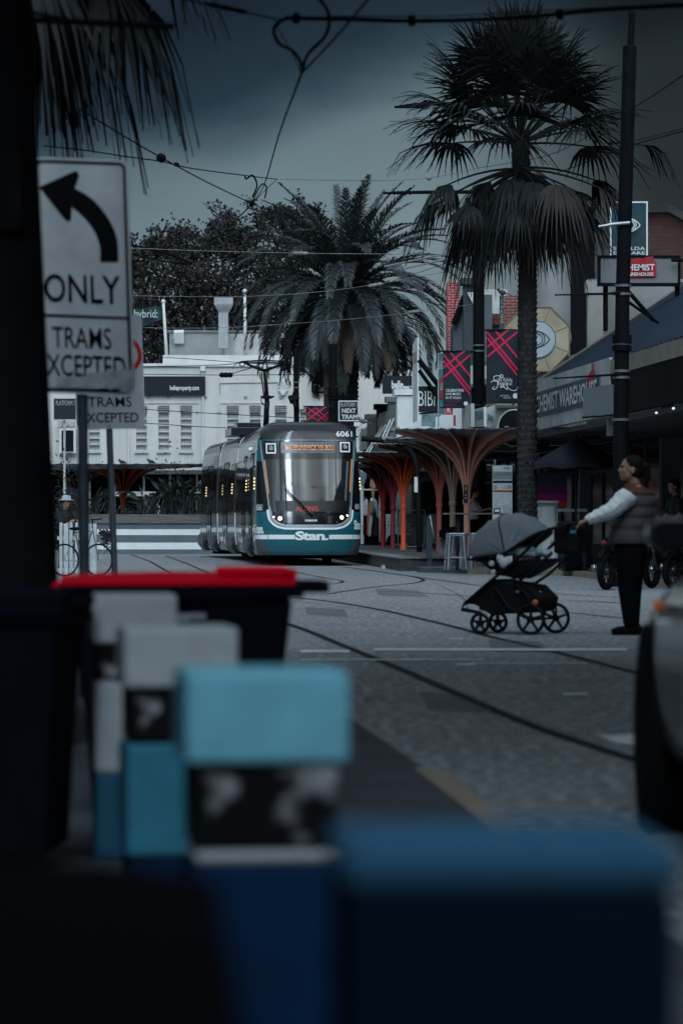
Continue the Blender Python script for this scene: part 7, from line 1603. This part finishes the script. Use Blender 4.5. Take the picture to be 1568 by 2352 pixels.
YW = 32.9; W_ = lambda x, y, dy=0.0: P(1160.2 + .26 * x, 1034.9 + .26 * y, YW) + YA * dy
wm = thing('person', 'woman in a quilted brown vest and pale sleeves pushing the pram', 'person', (P(1432, 0, YW).x, YW, 0))
b = MB(); hc = W_(1108, 165); hq = head(b, hc, math.pi, -.12, 1.04)
b.tube([hc + V(.03, 0, -.08), W_(1138, 290), W_(1150, 350)], [.052, .055, .07], 14).ell(W_(1150, 480), .12, .17, .22).ell(W_(1120, 720), .13, .165, .22).ell(W_(1110, 870), .135, .17, .12)
ARM = {-1: (W_(1085, 385, -.185), W_(935, 520, -.225), W_(715, 612, -.20)), 1: (W_(1095, 390, .185), W_(945, 530, .20), W_(722, 616, .10))}
LEG = {-1: (W_(1095, 880, -.095), W_(1080, 1235, -.10), W_(1098, 1545, -.10)), 1: (W_(1125, 880, .095), W_(1120, 1240, .09), W_(1130, 1550, .10))}
for s in (-1, 1):
    a, e_, w_ = ARM[s]; b.tube([a, e_, w_], [.055, .044, .028], 12); b.tube([*LEG[s]], [.085, .058, .042], 12); hd_ = (w_ - e_).normalized(); hand(b, w_, hd_, V(-.1, 0, -1).normalized(), V(0, -s, 0), 1.0)
fuse(b, 'body', m_skin, wm, .0065, 3); eyes(wm, hc, hq, 1.04)
m_slv = mk('grey_fleece', (.66, .69, .71), .9, var=.12, vs=18, bump=.3, bs=30)
for s in (-1, 1):
    a, e_, w_ = ARM[s]; b = MB(); pts = [a.lerp(e_, i / 6) for i in range(6)] + [e_.lerp(w_, i / 7) for i in range(8)]; rr = [.092, .098, .094, .088, .085, .082, .080, .073, .074, .064, .066, .056, .052, .042]
    b.tube([p - ZA * .012 * (i % 2) for i, p in enumerate(pts)], rr, 16)
    for i in range(3, 13): p = pts[i]; dd = (pts[i + 1] - pts[i - 1]).normalized(); b.tube([p + dd.cross(YA) * rr[i] * .86 - YA * rr[i] * .5 + dd * .03, p - YA * rr[i] * .98, p - dd.cross(YA) * rr[i] * .8 - YA * rr[i] * .5 - dd * .04], [.008, .014, .008], 8)
    fuse(b, 'sleeve', m_slv, wm, .0075, 2)
b = MB(); rings = []; rows = [(288, 1128, 66, .085), (315, 1132, 84, .10), (335, 1140, 112, .15), (365, 1150, 150, .195), (384, 1157, 163, .208), (387, 1157, 158, .203), (410, 1162, 172, .215), (450, 1166, 176, .222), (490, 1164, 171, .218), (496, 1163, 163, .212), (515, 1158, 174, .222), (555, 1148, 184, .228), (586, 1144, 180, .226), (592, 1143, 173, .220), (612, 1136, 186, .230), (650, 1127, 195, .235), (684, 1120, 192, .233), (690, 1118, 186, .228), (715, 1112, 196, .236), (765, 1106, 202, .240), (812, 1103, 200, .240), (822, 1102, 194, .235), (826, 1102, 170, .20)]
n = 32
for zy, cx, hw, ry in rows:
    c = W_(cx, zy); b.v += [tuple(c + V(math.cos(k * math.tau / n) * hw * .00107, math.sin(k * math.tau / n) * ry * .92, 0)) for k in range(n)]
for i in range(len(rows) - 1):
    b.f += [(i * n + k, i * n + (k + 1) % n, (i + 1) * n + (k + 1) % n, (i + 1) * n + k) for k in range(n)]; b.m += [0 if rows[i][0] < 385 else 1] * n
b.f += [tuple(range(n))[::-1], tuple(range((len(rows) - 1) * n, len(rows) * n))]; b.m += [0, 1]
b.build('vest', [mk('vest_rust', (.08, .034, .018), .8, var=.15), mk('vest_taupe', (.075, .064, .072), .6, var=.12, vs=10, bump=.25, bs=12)], wm, True)
b = MB().ell(W_(1110, 875), .165, .185, .14)
for s in (-1, 1): a, k_, f = LEG[s]; b.tube([a + ZA * .02, a.lerp(k_, .5), k_, k_.lerp(f, .5), f], [.135, .12, .098, .082, .066], 16)
fuse(b, 'trousers', m_trous, wm, .011, 4)
for s in (-1, 1):
    f = LEG[s][2].copy(); f.z = 0; b = MB(); b.ell(f + V(-.06, 0, .042), .13, .048, .042).ell(f + V(.035, 0, .055), .055, .045, .055).tube([f + V(.01, 0, .05), f + V(.01, 0, .13)], [.05, .052], 12).box(f + V(-.05, 0, .012), (.25, .085, .022)); fuse(b, 'shoe', m_shoe, wm, .007, 3)
b = MB(); b.ell(hc + hq @ V(-.022, 0, .045), .104, .087, .096, 18).ell(hc + hq @ V(-.055, 0, -.01), .075, .080, .085, 16).ell(hc + hq @ V(-.125, 0, .035), .05, .05, .055, 14).tube([hc + hq @ V(-.14, 0, .03), hc + hq @ V(-.165, 0, -.06), hc + hq @ V(-.15, 0, -.17)], [.042, .036, .012], 10); fuse(b, 'hair', m_hair, wm, .007, 2)
# ---- pram
TH = R(28); ub, vb = V(math.cos(TH), -math.sin(TH), 0), V(math.sin(TH), math.cos(TH), 0); PC = P(1188, 0, 33.2); PC.z = 0
pr = thing('pram', 'black pram with a grey hood and five spoke wheels crossing the tracks', 'pram', PC)
U = lambda zx, zy, v=0.0: PC + ub * ((zx - 513) * .00170) + vb * v + ZA * ((1256 - zy) * .0015)
m_prm = mk('pram_black', (.006, .007, .009), .65, spec=.12, var=.2); m_hood = mk('pram_hood_grey', (.125, .145, .165), .9, var=.12, vs=14, bump=.2, bs=60)
def pwheel(u, v, r_):
    c = PC + ub * u + vb * v + ZA * r_; b = MB(); wheel_ring(b, c, r_ - .016, .017, vb, n=32); o = b.build('wheel', m_prm, pr, True); b = MB()
    for k in range(5): a = k * math.tau / 5 + .3; d = ub * math.cos(a) + ZA * math.sin(a); b.tube([c, c + d * (r_ - .02)], [.016, .012], 6)
    b.lathe([(.030, -.03), (.034, 0), (.030, .03)], c, 14, axis=vb); b.build('spoke', m_prm, o)
pwheel(.27, -.285, .148); pwheel(.27, .285, .148); pwheel(-.30, -.20, .103); pwheel(-.30, .20, .103)
b = MB()
for s in (-.235, .235):
    b.tube([U(850, 575, s), U(770, 590, s), U(620, 735, s), U(540, 810, s), U(400, 930, s), U(255, 1060, s)], .016, 8); b.tube([U(790, 735, s), U(640, 880, s), U(560, 935, s)], .014, 8); b.tube([U(440, 955, s), U(520, 1085, s), PC + ub * .27 + vb * s * 1.1 + ZA * .148], .014, 8); b.tube([U(560, 935, s), U(640, 1010, s), PC + ub * .27 + vb * s * 1.1 + ZA * .148], .012, 8); b.tube([U(255, 1060, s), U(225, 1100, s * .9), PC - ub * .30 + vb * (.20 if s > 0 else -.20) * .92 + ZA * .2, PC - ub * .30 + vb * (.20 if s > 0 else -.20) * .90 + ZA * .103], [.018, .022, .018, .014], 8)
b.tube([PC + ub * .27 - vb * .27 + ZA * .148, PC + ub * .27 + vb * .27 + ZA * .148], .012, 8).tube([U(255, 1060, -.235), U(255, 1060, .235)], .014, 8).tube([U(560, 935, -.235), U(560, 935, .235)], .012, 8); b.build('frame', m_prm, pr, True)
hb = smooth_path([U(850, 575, -.235), U(868, 562, -.20), U(872, 558, 0), U(868, 562, .20), U(850, 575, .235)], 5); MB().tube(hb, .019, 10).build('handlebar', m_prm, pr, True)
b = MB(); pc = U(500, 742)       # hood of ribs fanned about a pivot
ang = [188, 172, 150, 128, 106, 84, 62, 44, 32]; rad = [.47, .46, .42, .395, .385, .385, .385, .39, .40]; n = 16; rws = []
for a, r_ in zip(ang, rad):
    d = ub * math.cos(R(a)) + ZA * math.sin(R(a)); row = []
    for k in range(n + 1):
        t_ = -1 + 2 * k / n; e = (1 - abs(t_) ** 3.2) ** (1 / 3.2); row.append(pc + vb * .235 * t_ + d * r_ * (e if abs(t_) < 1 else 0))
    rws.append(row)
# pleat lightly between the ribs
full = []
for i in range(len(rws) - 1): full.append(rws[i]); full.append([(p + q) / 2 - ((p + q) / 2 - pc).normalized() * .006 for p, q in zip(rws[i], rws[i + 1])])
full.append(rws[-1]); b.v = [tuple(p) for r in full for p in r]; b.f = [(i * (n + 1) + k, i * (n + 1) + k + 1, (i + 1) * (n + 1) + k + 1, (i + 1) * (n + 1) + k) for i in range(len(full) - 1) for k in range(n)]; b.m = [0] * len(b.f)
o = b.build('hood', m_hood, pr, True); o.modifiers.new('s', 'SOLIDIFY').thickness = .012
b = MB(); b.tube([p for p in rws[-1]], .012, 6).tube([p for p in rws[0]], .010, 6).tube([p for p in rws[4]], .007, 6); b.build('hood_rim', m_prm, o, True)
b = MB()
lv = [[U(300, 772, v) for v in (-.21, .21)], [U(430, 800, v) for v in (-.21, .21)], [U(745, 772, v) for v in (-.21, .21)], [U(690, 830, v) for v in (-.17, .17)], [U(560, 905, v) for v in (-.17, .17)], [U(420, 880, v) for v in (-.17, .17)]]
pts = [p for r in lv for p in r]; b.add(pts, [(0, 2, 3, 1), (2, 4, 5, 3), (4, 6, 7, 5), (6, 8, 9, 7), (8, 10, 11, 9), (10, 0, 1, 11), (0, 10, 8, 2), (2, 8, 6, 4), (1, 3, 9, 11), (3, 5, 7, 9)]); b.build('seat_tub', m_prm, pr, bevel=.03)
b = MB(); b.add([U(x, y, v) for v in (-.2, .2) for x, y in ((228, 1055), (300, 1000), (410, 905), (640, 945), (720, 1025), (690, 1108), (600, 1122), (395, 1132), (310, 1075))], [tuple(range(9)), tuple(range(9, 18))[::-1]] + [(i, 9 + i, 9 + (i + 1) % 9, (i + 1) % 9) for i in range(9)]); b.build('basket', m_prm, pr, bevel=.02)
for x, y, r_ in ((420, 808, .026), (430, 862, .024), (292, 770, .012)): MB().lathe([(r_, 0), (r_, .02), (r_ * .7, .026)], U(x, y, -.232), 18, axis=-vb).build('hub_cap', m_offwhite, pr)
MB().lathe([(.028, 0), (.028, .015), (.02, .02)], U(680, 1052, -.205), 16, axis=-vb).build('reflector', mk('reflector_orange', (.55, .14, .06), .4), pr)
def soft(name, label, cat, c, parts, m, grp=None):
    t = thing(name, label, cat, c, grp); b = MB()
    for o_, r_ in parts: b.ell(o_, *r_, 14)
    fuse(b, 'cloth', m, t, .009, 5)
m_blk = mk('baby_blanket', (.30, .40, .42), .9, var=.15, vs=16, bump=.4, bs=20); m_wcl = mk('white_muslin', (.42, .43, .43), .9, var=.25, vs=16, bump=.4, bs=22)
soft('baby_blanket', 'pale blue blanket bundled under the pram hood', 'blanket', U(550, 735), [(U(500, 735, -.1), (.06, .10, .035)), (U(550, 720, -.08), (.07, .12, .05)), (U(600, 718, -.05), (.06, .12, .045)), (U(575, 745, -.1), (.08, .08, .04))], m_blk)
soft('baby_blanket', 'pale blue blanket fold at the foot of the pram seat', 'blanket', U(690, 740), [(U(670, 735, -.08), (.05, .10, .05)), (U(705, 745, -.05), (.06, .10, .045)), (U(640, 752, -.12), (.05, .05, .03))], m_blk)
soft('muslin_cloth', 'cream and white cloth hanging over the pram side', 'cloth', U(480, 790), [(U(470, 775, -.215), (.045, .03, .06)), (U(490, 805, -.225), (.045, .03, .055)), (U(530, 800, -.225), (.022, .02, .045))], m_wcl)
soft('shopping_bundle', 'white and grey bundle stowed in the pram basket', 'bundle', U(590, 1000), [(U(550, 985, -.1), (.07, .12, .04)), (U(600, 1000, -.08), (.08, .13, .045)), (U(650, 1005, -.05), (.05, .12, .05))], m_wcl)
t = thing('pram_bag', 'black organiser bag with a small blue mark hanging on the pram handle', 'bag', U(850, 650))
MB().obox(U(852, 655, 0), ub * .13, vb * .17, ZA * .135).build('body', m_prm, t, bevel=.03); MB().obox(U(852, 558, 0), ub * .10, vb * .15, ZA * .012).build('flap', m_prm, t, bevel=.008)
c = U(900, 606, -.178); MB().prism([(-.035, -.012), (.035, -.012), (.025, .022), (.005, .004), (-.012, .020)], c, ub, ZA, -vb * .003).build('blue_mark', mk('bag_blue', (.02, .22, .40), .6), t)
for s in (-.12, .12): MB().tube([U(852, 556, s), U(862, 545, s), U(872, 556, s)], .010, 6).build('strap', m_prm, t)
# ---- other people
def figure(label, px, Y, z0, h, face, top, low, hairm, pose='stand', hat=None, arms=None, sk=m_skin):
    c = P(px, 0, Y); c.z = z0; t = thing('person', label, 'person', c); k = h / 1.7; q = Matrix.Rotation(face, 3, 'Z'); X = lambda x, y, z: c + q @ (V(x, y, z) * k)
    b = MB(); hc = X(.05, 0, 1.58); hq = head(b, hc, face, .15, k); b.tube([hc - ZA * .08, X(.0, 0, 1.42), X(0, 0, 1.35)], [.05 * k, .052 * k, .07 * k], 12).ell(X(0, 0, 1.2), .11 * k, .17 * k, .22 * k).ell(X(0, 0, .92), .11 * k, .155 * k, .14 * k); AR = arms or ((.30, .20, 1.05), (.42, .12, 1.12)); pts = {}
    for s in (-1, 1):
        sh_, el, wr = X(0, s * .19, 1.36), X(AR[0][0], s * AR[0][1], AR[0][2]), X(AR[1][0], s * AR[1][1], AR[1][2]); pts[s] = (sh_, el, wr); b.tube([sh_, el, wr], [.05 * k, .042 * k, .028 * k], 10); d = (wr - el).normalized(); hand(b, wr, d, (q @ V(0, -s, -.4)).normalized(), (q @ V(0, 0, 1)).normalized(), .5, k)
        b.tube([X(0, s * .09, .9), X(.04, s * .10, .48), X(-.02, s * .10, .09)], [.08 * k, .055 * k, .04 * k], 10)
    fuse(b, 'body', sk, t, .009, 3); eyes(t, hc, hq, k); b = MB(); b.ell(X(0, 0, 1.2), .135 * k, .20 * k, .24 * k).ell(X(0, 0, .98), .135 * k, .185 * k, .16 * k)
    for s in (-1, 1): b.tube([pts[s][0], pts[s][0].lerp(pts[s][1], .9)], [.075 * k, .062 * k], 12)
    fuse(b, 'shirt', top, t, .011, 4); b = MB().ell(X(0, 0, .88), .14 * k, .18 * k, .12 * k)
    for s in (-1, 1): b.tube([X(0, s * .09, .9), X(.04, s * .10, .48), X(-.02, s * .10, .10)], [.10 * k, .075 * k, .06 * k], 12)
    fuse(b, 'trousers', low, t, .012, 4)
    for s in (-1, 1): b = MB().ell(X(.04, s * .10, .045), .13 * k, .048 * k, .045 * k); b.box(X(.04, s * .1, .012), (.24 * k, .08 * k, .024), face); fuse(b, 'shoe', m_shoe, t, .008, 2)
    b = MB(); b.ell(hc + hq @ (V(-.02, 0, .045) * k), .106 * k, .09 * k, .092 * k, 16).ell(hc + hq @ (V(-.05, 0, 0) * k), .075 * k, .082 * k, .07 * k, 14); fuse(b, 'hair', hairm, t, .009, 2)
    if hat: b = MB(); b.lathe([(.17, -.01), (.165, .0), (.105, .012), (.10, .075), (.06, .10), (.001, .105)], hc + V(0, 0, .055 * k), 22, sx=k, sy=k); b.build('hat', hat, t, True)
    return t
figure('dark haired person in a pink tee looking down behind the salmon column', 1086, 79.5, .3, 1.57, R(-10), mk('pink_tee', (.42, .30, .35), .9, var=.08), m_trous, m_hair, arms=((.16, .24, 1.12), (.36, .10, 1.16)))
figure('person in dark clothes and pale hat behind the sign poles', 150, 74, 0, 1.62, R(-60), mk('dark_jacket', (.014, .016, .018), .85), m_trous, m_hair, hat=mk('pale_hat', (.30, .33, .35), .8, var=.3, vs=20))
figure('person in black standing beyond the woman at the right edge', 1552, 63, .1, 1.75, R(200), mk('night_coat', (.012, .016, .022), .85), m_trous, m_hair, arms=((.05, .26, 1.08), (.20, .22, .95)))
# ---- motorbikes
m_rimd = mk('rim_dark', (.04, .042, .046), .4, .6); m_chrome = mk('chrome', (.30, .32, .34), .2, .95, var=.1)
def motorbike(label, A, B):
    A, B = Vector(A), Vector(B); f = (B - A); f.z = 0; L_ = f.length; f.normalize(); s_ = f.cross(ZA); t = thing('motorbike', label, 'motorbike', ((A.x + B.x) / 2, (A.y + B.y) / 2, 0), 'motorbikes parked at the right kerb'); mid = (A + B) / 2; mid.z = 0
    q = lambda u, v, z: mid + f * u * L_ / 1.35 + s_ * v + ZA * z
    for u, r_ in ((-.675, .30), (.675, .31)):
        c = q(u, 0, r_); b = MB(); wheel_ring(b, c, r_ - .055, .058, s_); o = b.build('wheel', m_black, t, True); b = MB(); wheel_ring(b, c, r_ - .10, .012, s_)
        for k in range(10): a = k * math.tau / 10; b.tube([c, c + (f * math.cos(a) + ZA * math.sin(a)) * (r_ - .1)], .008, 5)
        b.lathe([(.06, -.05), (.06, .05)], c, 14, axis=s_); b.build('rim', m_rimd if u < 0 else m_chrome, o, True); b = MB()
        b.tube([c + (f * math.cos(a) + ZA * math.sin(a)) * (r_ + .05) for a in [R(20 + 14 * i) for i in range(10)]], .05, 8, flat=.4); b.build('mudguard', m_black, t, True)
    b = MB(); b.ell(q(.18, 0, .80), .26, .13, .12).tube([q(.35, 0, .84), q(-.05, 0, .76)], [.10, .12], 12); fuse(b, 'tank', m_black, t, .012, 3); b = MB(); b.ell(q(-.25, 0, .77), .30, .13, .06).ell(q(-.5, 0, .80), .16, .11, .05); fuse(b, 'seat', m_black, t, .012, 3)
    b = MB()
    for v in (-.09, .09): b.tube([q(.675, v, .31), q(.50, v, .74), q(.44, v, .98)], .026, 8)
    b.build('fork', m_chrome, t, True); b = MB(); b.tube([q(.38, -.36, 1.02), q(.44, -.2, 1.04), q(.46, 0, .99), q(.44, .2, 1.04), q(.38, .36, 1.02)], .014, 8); b.build('handlebar', m_chrome, t, True)
    for v in (-.32, .32): b = MB(); b.tube([q(.42, v, 1.03), q(.44, v * 1.05, 1.20)], .007, 5).ell(q(.44, v * 1.08, 1.23), .02, .06, .04); b.build('mirror', m_blackm, t, True)
    MB().lathe([(.05, -.10), (.10, -.02), (.105, .05), (.09, .065), (.001, .07)], q(.58, 0, .86), 18, axis=f).build('headlight', m_chrome, t, True); b = MB(); b.box(q(.05, 0, .48), (.42, .26, .34), math.atan2(f.y, f.x)).lathe([(.12, -.16), (.12, .16)], q(.02, 0, .40), 16, axis=s_).tube([q(.3, 0, .7), q(.12, 0, .35), q(-.25, 0, .33), q(-.3, 0, .68)], .025, 6).tube([q(-.675, .12, .30), q(-.2, .12, .38)], .03, 6).tube([q(-.675, -.12, .30), q(-.2, -.12, .38)], .03, 6); b.build('engine', m_blackm, t, bevel=.02)
    MB().tube([q(.2, -.16, .42), q(.1, -.18, .26), q(-.3, -.18, .27), q(-.75, -.18, .36)], [.025, .025, .045, .05], 10).build('exhaust', m_chrome, t, True); MB().ell(q(-.74, 0, .74), .05, .08, .05).build('tail_light', mk('tail_red', (.12, .01, .01), .4), t, True)
    return t
motorbike('black motorbike with bright rim parked behind the woman', P(1392, 0, 55.0) * 1, P(1496, 0, 56.6) * 1)
motorbike('second dark motorbike at the right edge beyond the first', P(1545, 0, 56.2) * 1, P(1650, 0, 57.4) * 1)
wheelie_bin('dark bin with maroon lid behind the pram handle', on(1316, 69.8, .1), R(90), (.62, .75, .98), mk('bin_maroon', (.045, .010, .014), .6), False)
